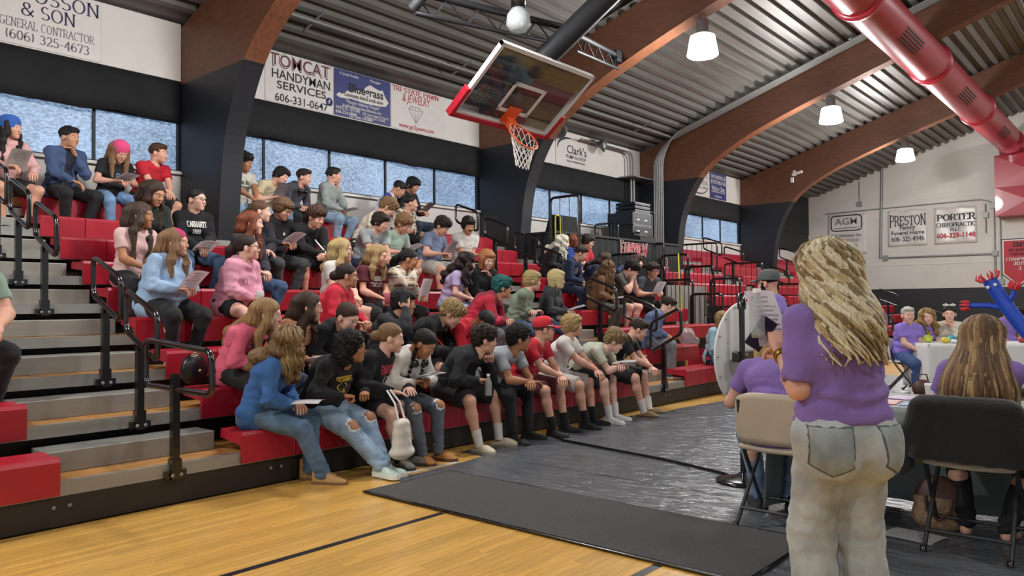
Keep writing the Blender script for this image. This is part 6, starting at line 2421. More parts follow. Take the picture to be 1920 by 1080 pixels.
    dict(label='girl in a royal blue sweatshirt with wavy ombre hair turned away', f=1, top='hood', top_c='#34609a', pants_c='#54708c', pants_k='denim', flare=0.012, hair=('wavy', '#7d6242', 0.16), yaw=38, hy=42, hp=6, lean=19.5, arm='lap', near=1, skin='pale', shoe=('boot', '#b08858', '#7a5a38'), footL=(0.36, 0.16), footR=(0.5, -0.02), item=('paper', 'white printed form on the knee of the girl in royal blue', 'L', 5, '#d9d9dc'), sl=25, s=0.887, loc=(-5.37, 3.21, 0.44), floor=-0.44),
    dict(label='girl with glasses and black curls in a black sweatshirt with yellow print', f=1, top='sweat', top_c='#101116', pants_c='#8fa9c2', pants_k='denim', flare=0.014, hair=('afro_long', '#120e0d'), extra=['glasses'], skin='tan', b=1.15, yaw=12, hy=42, hp=3, lean=27.5, arm='knee', hand='fist', near=1, footL=(0.55, 0.14), footR=(0.62, -0.05), shoe=('high', '#bcd3cb', '#d9dcd6'), print=[('PITTSBURGH', '#d6b93c', 0.05, 0.2, 0.07, 'arch'), ('', '#d6b93c', 0.07, 0.13, 0.0, 'ring'), ('STEELERS', '#d6b93c', 0.03, 0.17, -0.06, 'serif')], sl=37, s=0.907, loc=(-5.37, 3.776, 0.44), floor=-0.44),
    dict(label='girl in a black hoodie with red and white print, brown hair in a bun', f=1, top='hood', top_c='#121318', pants='mid', hair=('bun', '#7d5f40'), yaw=14, hy=34, hp=8, lean=20.0, armR='knee', armL='knee', hand='flat', near=1, skin='pale', foot=(0.4, 0.08), sock='#1a1a1e', shoe=('slide', '#6a6660', '#3a3a3c'), print=[('FAIRVIEW', '#b9414c', 0.075, 0.2, 0.06, 'serif'), ('', '#d4d4d4', 0.1, 0.09, -0.05, 'ring')], b=1.08, sl=22, s=0.894, loc=(-5.37, 4.254, 0.44), floor=-0.44),
    dict(label='girl in a white zip jacket with black braids looking at her phone', f=1, top='hood', top_c='#d5d2cb', pants_c='#565c66', pants_k='denim', hair=('braids', '#120e0e'), extra=['headphones'], yaw=2, hy=24, hp=34, lean=24.0, arm='paper', hand='pinch', near=1, skin='tan', foot=(0.42, 0.1), shoe=('slide', '#a87440', '#5a3c20'), item=('paper', 'pale leaflet held by the girl in the white jacket', 'B', 15, '#c9c6cc'), sl=22, s=0.881, loc=(-5.37, 4.611, 0.44), floor=-0.44),
    dict(label='boy in a black quarter-zip and shorts with his hand at his chin holding a bottle', top='jacket', top_c='#111217', pants='shorts', pants_c='#1d1820', hair=('curly', '#2a1e18'), yaw=14, hy=40, hp=6, lean=34.5, armL='chin', armR='knee', handR='cup', b=1.15, near=1, skin='fair', foot=(0.42, 0.2), spread=0.45, sock='#d8d6d0', shoe=('slide', '#c9bfa8', '#b5ab94'), item=('bottle', 'clear plastic bottle on the knee of the boy in black', 'R', 0, ''), sl=31, s=0.932, loc=(-5.37, 5.294, 0.44), floor=-0.44),
    dict(label='boy with glasses in a heather grey t-shirt with red print, elbows on knees', top='tee', top_c='#9ba0a6', hair=('curly', '#15110f'), extra=['glasses'], skin='tan', yaw=12, hy=42, hp=4, lean=40.5, sl=25, arm=(0.56, 0.0, 0.17), near=1, foot=(0.42, 0.16), shoe=('sneaker', '#17171a', '#202022'), print=[('FAIRVIEW', '#b5414a', 0.05, 0.24, 0.04, 'serif'), ('EAGLES', '#b5414a', 0.06, 0.2, -0.05, 'serif')], s=0.948, loc=(-5.37, 5.777, 0.44), floor=-0.44),
    dict(label='boy in a red baseball cap and red t-shirt', top='tee', top_c='#b5182e', pants='shorts', pants_c='#5b2530', hair=('short', '#5a4028'), extra=[('cap', '#c21f33', '#e0dcd8')], yaw=12, hy=40, hp=2, lean=25.5, sl=19, arm=(0.52, 0.0, 0.18), near=1, skin='fair', foot=(0.46, 0.15), sock='#15151a', shoe=('sneaker', '#141416', '#1c1c1e'), print=[('', '#dcd8d6', 0.16, 0.16, 0.0, 'ring'), ('FAIRVIEW', '#dcd8d6', 0.06, 0.2, 0.0, 'serif')], s=0.932, loc=(-5.37, 6.347, 0.44), floor=-0.44),
    dict(label='blond boy in a white t-shirt shouting with his mouth open', top='tee', top_c='#d9d7d3', pants='shorts', pants_c='#b9b4b0', hair=('mop', '#a38a5c'), mouth='open', yaw=18, hy=40, hp=-2, lean=25.0, sl=10, arm=(0.55, 0.05, 0.2), near=1, skin='fair', foot=(0.44, 0.15), sock='#15151a', shoe=('sneaker', '#141416', '#1c1c1e'), s=0.933, loc=(-5.37, 6.901, 0.44), floor=-0.44),
    dict(label='curly-haired boy in a pale sage t-shirt bent over a sheet', top='tee', top_c='#b5b9a5', pants='shorts', pants_c='#20242c', hair=('curly', '#86704c'), yaw=18, hy=22, hp=30, lean=45.5, sl=29, arm=(0.56, 0.06, 0.22), hand='pinch', near=1, skin='pale', foot=(0.44, 0.13), sock='#dcdcdc', shoe=('sneaker', '#d9d9d9', '#e2e2e2'), item=('paper', 'white folded sheet over the knees of the boy in sage', 'B', 8, '#d9d9dc'), s=0.936, loc=(-5.37, 7.358, 0.44), floor=-0.44),
    dict(label='dark-haired boy in a black t-shirt with a white round print', top='tee', top_c='#0f1016', pants='shorts', pants_c='#121318', hair=('short', '#33261d'), yaw=18, hy=20, hp=26, lean=32.0, sl=18, arm=(0.56, 0.0, 0.16), near=1, skin='fair', foot=(0.46, 0.16), spread=0.4, sock='#dcdad4', shoe=('slide', '#8f7c5c', '#5c4c34'), print=[('', '#d8d8d8', 0.2, 0.2, 0.0, 'ring'), ('STRENGTH', '#d8d8d8', 0.04, 0.14, 0.0, 'serif')], s=0.94, loc=(-5.37, 8.069, 0.44), floor=-0.44),
    dict(label='woman in a light blue cardigan with a lanyard, barefoot on the low bench', f=1, top='jacket', top_c='#93b7c6', under_c='#d2d4d6', pants_c='#46668e', pants_k='denim', hair=('bob', '#94774e'), extra=['glasses'], yaw=-18, hy=-12, hp=2, lean=10.5, arm='lap', near=1, skin='fair', foot=(0.38, 0.06), sl=19, s=0.891, loc=(-5.37, 10.979, 0.44), floor=-0.44),
]


M_pap = {}


def paper_mat(col):
    nm = 'paper_' + col.strip('#')
    if nm in MATS:
        return MATS[nm]
    m = mat(nm, col, .7, var=.03)
    nt = m.node_tree
    b = nt.nodes['Principled BSDF']
    tr = nt.nodes.new('ShaderNodeBsdfTranslucent')
    tr.inputs[0].default_value = (*srgb(col), 1)
    mx = nt.nodes.new('ShaderNodeMixShader')
    mx.inputs[0].default_value = .45
    nt.links.new(b.outputs[0], mx.inputs[1])
    nt.links.new(tr.outputs[0], mx.inputs[2])
    nt.links.new(mx.outputs[0], nt.nodes['Material Output'].inputs[0])
    return m


def paper_thing(label, P, Rm, col, size=(.216, .28)):
    """a slightly curved sheet; Rm columns: width, length, normal"""
    t = thing('paper_sheet', label, 'paper', P)
    w, l = size

    def fn(u, v):
        x, y = (u - .5) * w, (v - .5) * l
        z = .018 * sin(u * 3.1) + .008 * sin(v * 4)
        q = Rm @ Vector((x, y, z))
        return (q.x, q.y, q.z)
    mb = MB()
    mb.grid(fn, 8, 8)
    o = mb.build('sheet', paper_mat(col), t)
    tx = MB()
    rr = random.Random(crc(label))
    for k in range(9):
        v0 = .12 + .085 * k
        e = .85 - rr.random() * .35
        a, b_, c, d = fn(.14, 1 - v0), fn(e, 1 - v0), fn(e, 1 - v0 - .022), fn(.14, 1 - v0 - .022)
        n_ = Rm @ Vector((0, 0, .0012))
        for m_ in (1, -1):
            tx.add([Vector(q) + n_ * m_ for q in (a, fn((.14 + e) / 2, 1 - v0), b_, c, fn((.14 + e) / 2, 1 - v0 - .022), d)], [(0, 1, 4, 5), (1, 2, 3, 4)])
    o2 = tx.build('printed_lines', mat('print_line', '#8b8b90', .7, var=0), t)
    o2['kind'] = 'stuff'
    return t


M_clear = mat('clear_plastic', '#c3cccf', .12, var=.04, alpha=.5)
M_can = mat('pink_can', '#b2566a', .3, metal=.3)
SEATED = {}
for p in PEOPLE:
    root, J = person(p)
    SEATED[p['label']] = (root, J)
    it = p.get('item')
    if it:
        kind, lab, hnd, pitch, col = it
        MW = Matrix.Translation(Vector(p['loc'])) @ Matrix.Rotation(radians(p.get('yaw', 0)), 4, 'Z')
        if hnd == 'B':
            c = (J['FL'] + J['FR']) / 2
        else:
            c = J['F' + hnd]
        if kind == 'paper':
            R = Matrix.Rotation(radians(p.get('yaw', 0)), 3, 'Z') @ Matrix.Rotation(radians(-90), 3, 'Z') @ Matrix.Rotation(radians(pitch), 3, 'X')
            c = c + V3(.03, 0, .02 + .06 * sin(radians(pitch)))
            paper_thing(lab, MW @ Vector(c), R, col)
        elif kind == 'cup':
            t = thing('plastic_cup', lab, 'cup', MW @ Vector(c + V3(.0, 0, -.02)))
            MB().lathe([(.001, 0), (.03, 0), (.042, .11), (.04, .11), (.028, .004)], 16).build('cup_wall', M_clear, t)
        elif kind == 'can':
            t = thing('drink_can', lab, 'can', MW @ Vector(c + V3(.01, 0, -.03)))
            MB().lathe([(.001, 0), (.028, .0), (.033, .012), (.033, .11), (.027, .122), (.001, .12)], 16).build('can_body', M_can, t)
        elif kind == 'bottle':
            t = thing('water_bottle', lab, 'bottle', MW @ Vector(c + V3(.03, 0, -.15)))
            MB().lathe([(.001, 0), (.031, .002), (.033, .02), (.031, .06), (.033, .1), (.031, .13), (.014, .175), (.014, .19)], 16).build('bottle_wall', M_clear, t)
            MB().lathe([(.016, .185), (.016, .205), (.001, .205)], 12).build('bottle_cap', M_let_w, t)
# ================================================================ floor coverings
def tarp_material():
    m = mat('black_plastic_tarp', '#565a5f', .28, var=.2, scale=2.5, stretch=(1, 3, 1), spec=.75, bump=.0)
    nt = m.node_tree
    b = nt.nodes['Principled BSDF']
    tc = nt.nodes.new('ShaderNodeTexCoord')
    mp = nt.nodes.new('ShaderNodeMapping')
    mp.inputs['Scale'].default_value = (3, 9, 3)
    mp.inputs['Rotation'].default_value = (0, 0, radians(12))
    nt.links.new(tc.outputs['Object'], mp.inputs[0])
    vo = nt.nodes.new('ShaderNodeTexVoronoi')
    vo.feature = 'SMOOTH_F1'
    vo.inputs['Scale'].default_value = 1.6
    nz = nt.nodes.new('ShaderNodeTexNoise')
    nz.inputs['Scale'].default_value = 2.6
    nz.inputs['Detail'].default_value = 4
    nt.links.new(mp.outputs[0], nz.inputs['Vector'])
    ad = nt.nodes.new('ShaderNodeVectorMath')
    ad.operation = 'ADD'
    nt.links.new(mp.outputs[0], ad.inputs[0])
    nt.links.new(nz.outputs['Color'], ad.inputs[1])
    nt.links.new(ad.outputs[0], vo.inputs['Vector'])
    bp = nt.nodes.new('ShaderNodeBump')
    bp.inputs['Strength'].default_value = .55
    bp.inputs['Distance'].default_value = .05
    nt.links.new(vo.outputs['Distance'], bp.inputs['Height'])
    nt.links.new(bp.outputs[0], b.inputs['Normal'])
    return m


M_tarp = tarp_material()
M_tape = mat('white_tape', '#b9b8b4', .5, var=.08)


def tarp(label, x0, x1, y0, y1, z, seed, wob=.05):
    t = thing('floor_tarp', label, 'tarp', (x0, y0, z), 0, 'black plastic floor tarps')
    nx, ny = int((x1 - x0) / .06), int((y1 - y0) / .05)
    X, Y = np.meshgrid(np.linspace(0, x1 - x0, nx + 1), np.linspace(0, y1 - y0, ny + 1), indexing='ij')
    P = np.stack([X.ravel(), Y.ravel(), np.zeros(X.size)], 1)
    h = .004 + .004 * ridges(P * np.array([.7, 2.2, 1]), 5, seed) + .003 * ridges(P * np.array([1.3, 3, 1]), 9, seed + 4)
    edge = np.exp(-(P[:, 1] / .03) ** 2) + np.exp(-((y1 - y0 - P[:, 1]) / .03) ** 2)
    P[:, 2] = np.maximum(.0005, h * (1 - .6 * np.clip(edge, 0, 1)))
    left = 1 - P[:, 0] / (x1 - x0)
    P[:, 0] += wob * left * np.sin(P[:, 1] * 2.3 + seed) * (left > .8)
    P[:, 1] += .006 * np.sin(P[:, 0] * 2 + seed)
    n1 = ny + 1
    f = [(i * n1 + j, (i + 1) * n1 + j, (i + 1) * n1 + j + 1, i * n1 + j + 1) for i in range(nx) for j in range(ny)]
    link('sheet', new_mesh('sheet', P, f, M_tarp, None, True), t)
    return t


tarp('black plastic tarp strip partly under the carpet runner', -4.72, -1.58, 3.95, 5.12, .001, 1)
tarp('middle black plastic tarp strip along the front row', -5.0, 3.0, 5.1, 8.1, .003, 5)
tarp('black plastic tarp strip reaching to the low bench', -4.85, 3.0, 8.08, 11.1, .005, 9)
tarp('farthest black plastic tarp strip under the white table', -4.7, 3.0, 11.08, 15.5, .007, 13)
tarp('black plastic tarp under the folding chairs and the standing woman', -1.6, 3.0, 3.42, 5.12, .003, 17)
for (x0, y0, x1, y1, w, lab) in [(-4.76, 3.9, -4.74, 4.75, .05, 'white tape on the tarp edge at the feet of the girl with the tote'), (-5.02, 5.1, -4.98, 7.9, .035, 'white tape along the tarp edge at the front row'), (-4.9, 8.1, -4.72, 11.0, .03, 'white tape along the tarp edge near the low bench'), (-1.62, 3.4, -.9, 3.41, .05, 'white tape on the tarp edge in front of the standing woman')]:
    a, b = Vector((x0, y0, 0)), Vector((x1, y1, 0))
    d = (b - a)
    n = Vector((-d.y, d.x, 0)).normalized() * w * .5
    t = thing('floor_tape', lab, 'tape', (x0, y0, .0))
    q = [-n, d - n, d + n, n]
    mb = MB()
    mb.prism([(p.x, p.y) for p in q], .001, .0035, 'z')
    mb.build('strip', M_tape, t)
# carpet runner
t = thing('carpet_runner', 'charcoal carpet runner with a black rubber edge on the gym floor', 'rug', (-4.5, 3.53, 0.012))
M_rug = mat('charcoal_carpet', '#454442', .98, var=.45, scale=160, bump=1.0, bscale=320, sheen=.1)
mb = MB()
mb.grid(lambda u, v: (u * 2.88 + .02, .02 + v * .86, .007 + .0015 * sin(u * 21) * sin(v * 9)), 60, 20)
mb.build('pile', M_rug, t)
mb = MB()
mb.box(0, 2.92, 0, .9, -.005, .0055)
mb.build('rubber_edge', M_metalblk, t, bevel=.003)
# court lines painted on the maple
M_line = mat('court_line', '#15151a', .35, var=.1)
for k, (x, y0, y1, lab) in enumerate([(-3.66, -.5, 3.53, 'black painted court line left of the carpet runner centre'), (-2.06, 1.0, 3.53, 'short black painted court line at the bottom of the picture')]):
    t = thing('court_line', lab, 'court line', (x, y0, 0))
    MB().box(-.025, .025, 0, y1 - y0, .0002, .0012).build('paint', M_line, t)
# cable on the tarp
t = thing('floor_cable', 'black cable lying across the tarp towards the prize wheel', 'cable', (-4.95, 6.0, .02))
MB().tube([(0, .3, 0), (.35, .1, 0), (.9, 0, 0), (1.6, -.12, 0), (2.2, -.3, 0), (2.5, -.45, 0), (3.1, -.6, 0), (3.6, -.62, 0)], .012, 8).build('cord', M_metalblk, t)

# ================================================================ folding chairs
M_chair = mat('beige_chair_plastic', '#b7aa98', .45, var=.05)
M_chairw = mat('white_chair_plastic', '#d5d3cf', .45, var=.04)
M_leg = mat('grey_chair_tube', '#3c3d40', .4, metal=.4)


def folding_chair(label, x, y, yaw, plastic):
    t = thing('folding_chair', label, 'chair', (x, y, 0.008), radians(yaw), 'folding chairs')
    mb = MB()

    def back(u, v):
        w = .225 - .02 * abs(2 * v - 1) ** 3
        yy = (2 * u - 1) * w
        z = .5 + .31 * v - .03 * (abs(2 * u - 1) ** 4) * v
        return (-.2 - .035 * v + .035 * (2 * u - 1) ** 2 + .0, yy, z)
    mb.grid(back, 14, 8)
    o = mb.build('backrest', plastic, t)
    o.modifiers.new('solid', 'SOLIDIFY').thickness = .022
    mb = MB()

    def seat(u, v):
        w = .215 - .015 * (v > .8)
        return (-.19 + .41 * v, (2 * u - 1) * w, .445 + .012 * (2 * u - 1) ** 2 - .015 * (v ** 6))
    mb.grid(seat, 12, 10)
    o = mb.build('seat', plastic, t)
    o.modifiers.new('solid', 'SOLIDIFY').thickness = .03
    for s_ in (-1, 1):
        MB().tube(rounded([(-.225, .2 * s_, .76), (-.15, .215 * s_, .48), (.2, .225 * s_, .0)], .1, 4, False), .0125, 8).build('front_leg', M_leg, t)
        MB().tube([(.1, .195 * s_, .43), (-.28, .2 * s_, 0)], .0125, 8).build('rear_leg', M_leg, t)
        MB().lathe([(.017, 0), (.017, .03), (.001, .03)], 10, Matrix.Translation((-.28, .2 * s_, 0))).build('foot_cap', M_metalblk, t)
        MB().lathe([(.017, 0), (.017, .03), (.001, .03)], 10, Matrix.Translation((.2, .225 * s_, 0))).build('foot_cap', M_metalblk, t)
    MB().tube([(-.21, -.2, .1), (-.21, .2, .1)], .01, 8).build('cross_bar', M_leg, t)
    MB().tube([(.13, -.22, .1), (.13, .22, .1)], .01, 8).build('cross_bar', M_leg, t)
    return t


folding_chair('beige folding chair under the woman hidden behind the standing woman', -1.84, 4.7, 90, M_chair)
folding_chair('beige folding chair with a black jacket over its back', -.86, 4.9, 90, M_chair)
folding_chair('white folding chair of the woman with short white hair', -3.08, 12.62, 5, M_chairw)
folding_chair('white folding chair of the curly-haired woman in purple', -2.95, 13.2, 0, M_chairw)
folding_chair('white folding chair of the woman in the cream sweater', -2.68, 13.9, -55, M_chairw)

# ================================================================ tables
def table_frame(t, w, d, h):
    MB().box(0, w, 0, d, h - .045, h - .003).build('table_top', M_chairw, t)
    for x in (.12, w - .12):
        for y in (.1, d - .1):
            MB().tube([(x, y, 0), (x, y, h - .04)], .014, 8).build('table_leg', M_leg, t)


t = thing('display_table', 'folding table under a dark grey printed table throw', 'table', (-1.98, 4.79, .012))
table_frame(t, 1.85, .74, .735)
M_throw = mat('grey_table_throw', '#7f8a88', .7, var=.08, scale=4, bump=.25, bscale=9, sheen=.2)
M_green = mat('green_print', '#7f9a3f', .7, var=.04)


def cloth(name, m, parent, path, hem, w, d, h, seed=0, lip=None):
    """table cloth: flat top and one continuous folded skirt that follows path round the edge"""
    mb = MB()
    mb.box(-.003, w + .003, -.003, d + .003, h, h + .004)
    P = rounded([(x, y, 0) for x, y in path], .05, 5, False)
    Q = [P[0]]
    for q in P[1:]:
        n = max(1, int((q - Q[-1]).length / .03))
        a0 = Q[-1].copy()
        for k in range(n):
            Q.append(a0.lerp(q, (k + 1) / n))
    L = [0.]
    for i in range(1, len(Q)):
        L.append(L[-1] + (Q[i] - Q[i - 1]).length)
    c = Vector((w / 2, d / 2, 0))
    nv = 12
    v = []
    for i, q in enumerate(Q):
        t_ = (Q[min(i + 1, len(Q) - 1)] - Q[max(i - 1, 0)]).normalized()
        nr = Vector((t_.y, -t_.x, 0))
        if nr.dot(q - c) < 0:
            nr = -nr
        for j in range(nv + 1):
            f = j / nv
            wv = .02 * sin(L[i] * 9 + seed) + .011 * sin(L[i] * 23 + seed * 2)
            v.append(q + nr * (.002 + f ** 1.2 * (.035 + wv)) + Vector((0, 0, h + .003 - f * (h - hem) + .01 * f * sin(L[i] * 5 + seed))))
    n1 = nv + 1
    mb.add(v, [(i * n1 + j, (i + 1) * n1 + j, (i + 1) * n1 + j + 1, i * n1 + j + 1) for i in range(len(Q) - 1) for j in range(nv)], True)
    if lip:
        mb.grid(lambda u, vv: (u * w, -.004 - .012 * vv, h + .003 - vv * lip), 30, 3)
    ob = mb.build(name, m, parent)
    ob.modifiers.new('solid', 'SOLIDIFY').thickness = .003
    return ob


tc_ = thing('table_throw', 'dark grey table throw with green letters seen from behind', 'tablecloth', (-1.98, 4.79, .012))
cloth('throw_cloth', M_throw, tc_, [(0, 0), (0, .74), (1.85, .74), (1.85, 0)], .02, 1.85, .74, .737, 2, .1)
for ch, x, w in (('C', .68, .13), ('H', .545, .12)):
    v, f = text_mesh(ch, .22, .012, .002)
    v = v.copy()
    v[:, 0] -= (v[:, 0].max() + v[:, 0].min()) / 2
    v[:, 1] -= (v[:, 1].max() + v[:, 1].min()) / 2
    place_text('lettering', (v, f), M_green, tc_, (x, .735, .375), (-1, 0, 0), (0, 0, 1))
FL = [('#3d7f9c', 'teal'), ('#4f8f5a', 'green'), ('#b0484e', 'red'), ('#4c6fb0', 'blue'), ('#d0a23c', 'yellow'), ('#3f7bb0', 'sky blue'), ('#8a4f8f', 'violet'), ('#c9c9cc', 'white')]
for k, (c, nm) in enumerate(FL):
    i, j = k % 4, k // 4
    t = thing('pamphlet', '%s pamphlet in the %s row on the grey table' % (nm, ('near', 'far')[j]), 'pamphlet', (-1.72 + i * .19 + .02 * j, 4.98 + .29 * j, .7545), radians(3 * (k % 3) - 3), 'pamphlets on the grey table')
    MB().box(-.08, .08, -.11, .11, 0, .003).build('sheet', mat('pamphlet_' + nm.replace(' ', '_'), c, .5, var=.1, scale=20), t)
    o = MB()
    for q in range(4):
        o.box(-.065, .065 - .02 * (q % 2), .07 - .045 * q, .085 - .045 * q, .003, .0036)
    o = o.build('printed_lines', M_let_w, t)
    o['kind'] = 'stuff'
# white table
ROT = 38
t = thing('refreshment_table', 'folding table under a white cloth in front of the seated women', 'table', (-2.68, 12.18, .02), radians(ROT))
table_frame(t, 2.4, .75, .735)
tc_ = thing('white_tablecloth', 'white plastic cloth on the table in front of the seated women', 'tablecloth', (-2.68, 12.18, .02), radians(ROT))
cloth('cloth', mat('white_cloth', '#dcdad8', .45, var=.03, bump=.3, bscale=6), tc_, [(1.2, .75), (0, .75), (0, 0), (2.4, 0), (2.4, .75), (1.2, .75)], .1, 2.4, .75, .737, 5)
RT = Matrix.Translation((-2.68, 12.18, .76)) @ Matrix.Rotation(radians(ROT), 4, 'Z')
BAGS = [('#c9b93a', 'yellow', .35, .22, .045), ('#b7cc4a', 'lime green', .2, .42, .06), ('#3fa0a8', 'turquoise', .55, .45, .055), ('#8f3a3c', 'dark red', .62, .25, .04), ('#d8d8da', 'white', .46, .18, .03), ('#a33c3e', 'red', 1.45, .25, .045), ('#2a2a2e', 'black', 1.6, .2, .035)]
for c, nm, x, y, h in BAGS:
    v = Vol()
    v.ell((0, 0, h), (.05 + h * .3, .06 + h * .3, h))
    v.cut((0, 0, 1), 0.002)
    V, Fq = v.mesh(.012)
    V = V + vnormals(V, Fq) * (.008 * ridges(V, 40, crc(nm)))[:, None]
    V[:, 2] -= V[:, 2].min() - .001
    o = link('snack_bag', new_mesh('snack_bag', V, Fq, mat('bag_' + nm.replace(' ', '_'), c, .3, var=.25, scale=18), None, True), None, RT @ Vector((x, y, 0)))
    tag(o, '%s crinkled snack bag on the white tablecloth' % nm, 'snack bag', 'snacks on the white table')
t = thing('paper_bag', 'white paper bag standing on the floor in front of the white table', 'bag', (-2.28, 10.9, .02), radians(12))
MB().prism([(-.14, 0), (.14, 0), (.17, .3), (-.17, .3)], -.08, .08).build('bag_body', M_let_w, t, bevel=.01)
MB().box(-.1, .1, -.083, -.081, .23, .25).build('printed_line', M_ink, t)
t = thing('floor_purse', 'brown purse on the floor beside the white chair', 'bag', (-2.72, 12.0, .02), radians(30))
v = Vol()
v.ell((0, 0, .12), (.14, .09, .13))
v.cut((0, 0, 1), 0)
V, Fq = v.mesh(.016)
link('purse_body', new_mesh('purse_body', V, Fq, mat('brown_leather', '#4a2c22', .5, var=.2), None, True), t)
MB().tube([(-.08, 0, .2), (-.05, 0, .32), (.05, 0, .32), (.08, 0, .2)], .01, 6).build('purse_handle', MATS['brown_leather'], t)

# ================================================================ prize wheel
t = thing('prize_wheel', 'round white prize wheel on a black pole seen from behind', 'prize wheel', (-2.5, 5.57, .012))
MB().lathe([(.21, 0), (.21, .008), (.17, .02), (.06, .045), (.03, .07), (.001, .07)], 28).build('base', M_metalblk, t)
MB().tube([(0, 0, .05), (0, 0, .95)], .027, 12).build('pole', M_metalblk, t)
MB().tube([(0, 0, .95), (0, 0, 1.42)], .022, 12).build('upper_pole', M_metalblk, t)
MB().lathe([(.032, 1.3), (.032, 1.42), (.001, 1.425)], 12).build('pole_cap', M_metalblk, t)
RX = Matrix.Translation((-.09, .25, .94)) @ Matrix.Rotation(radians(-8), 4, 'Z') @ Matrix.Rotation(radians(90), 4, 'Y')
MB().lathe([(.001, -.01), (.415, -.01), (.42, -.006), (.42, .006), (.415, .01), (.001, .01)], 48, RX).build('disc', M_let_w, t)
for k in range(16):
    a = 2 * pi * k / 16
    MB().tube([RX @ Vector((.4 * cos(a), .4 * sin(a), -.02)), RX @ Vector((.4 * cos(a), .4 * sin(a), .025))], .005, 6).build('peg', M_galv, t)
for k in range(8):
    a0, a1 = 2 * pi * k / 8, 2 * pi * (k + 1) / 8
    mb = MB()
    pts = [RX @ Vector((0, 0, -.0115))] + [RX @ Vector((.38 * cos(a0 + (a1 - a0) * q / 6), .38 * sin(a0 + (a1 - a0) * q / 6), -.0115)) for q in range(7)]
    mb.add(pts, [(0, i + 1, i + 2) for i in range(6)])
    mb.build('wedge', MATS['pamphlet_' + ['teal', 'green', 'red', 'blue', 'yellow', 'violet', 'white', 'sky_blue'][k]], t)
MB().box(-.06, -.0, -.06, .32, .9, .98).build('hub_block', M_metalblk, t, bevel=.01)
MB().lathe([(.001, .0), (.015, .0), (.015, .05), (.001, .05)], 10, Matrix.Translation((-.02, .03, .95)) @ Matrix.Rotation(radians(90), 4, 'Y')).build('axle_bolt', M_galv, t)

# ================================================================ adults and the other figures
PUR = '#7b62a3'


def locks(J, parent, n, length, col, seed, wave=.02, r=.009, name='hair_locks', cols=None, spread=.3, amin=70, back=0.):
    """separate hanging locks of hair over the scalp shell"""
    rr = random.Random(seed)
    Rh, HC, hs = J['Rh'], J['HC'], J['hs']
    mb = MB()
    c0 = HC + Rh @ V3(-.02, 0, .042) * hs
    bdir = _n(V3(J['fwd'][0], J['fwd'][1], 0))
    for k in range(n):
        az = radians(rr.uniform(amin, 360 - amin))
        el = radians(rr.uniform(5, 85)) if k % 3 else radians(rr.uniform(40, 88))
        pts = []
        ph, fr, sg = rr.uniform(0, 6.3), rr.uniform(.8, 1.2), rr.uniform(-.12, .12)
        L = length * rr.uniform(.8, 1.08)
        hd = Rh @ V3(cos(az + sg), sin(az + sg), 0)
        hd = _n(V3(hd[0], hd[1], 0))
        tang = V3(-hd[1], hd[0], 0)
        arc = .1 * el
        tot = arc + L
        m = 14
        grow = rr.uniform(.97, 1.05)
        for i in range(m + 1):
            d = tot * i / m
            if d < arc:
                e = el * (1 - d / arc)
                q = c0 + (hd * cos(e) * .1 + V3(0, 0, 1) * sin(e) * .094) * hs * 1.03 * grow
            else:
                f = (d - arc)
                rad = .103 * grow * hs * (1 + spread * min(1, f / .3) ** 1.5 - .12 * sin(min(1, f / .16) * pi))
                q = c0 + hd * rad - V3(0, 0, 1) * f - bdir * back * min(1, f / .22)
            w = min(1, d / .1)
            q = q + tang * wave * w * sin(d * 34 * fr + ph) + hd * wave * .6 * w * cos(d * 34 * fr + ph)
            pts.append(q)
        rad = [r * (.6 + .8 * min(1, 3 * i / m)) * (1 - .75 * max(0, (i / m - .65) / .35)) for i in range(m + 1)]
        mb.cur = 0 if not cols else rr.choice(range(len(cols) + 1))
        mb.tube([Vector(q) for q in pts], rad, 6)
    o = mb.build(name, [hair_mat(col)] + [hair_mat(c) for c in (cols or [])], parent)
    o['kind'] = 'stuff'
    return o


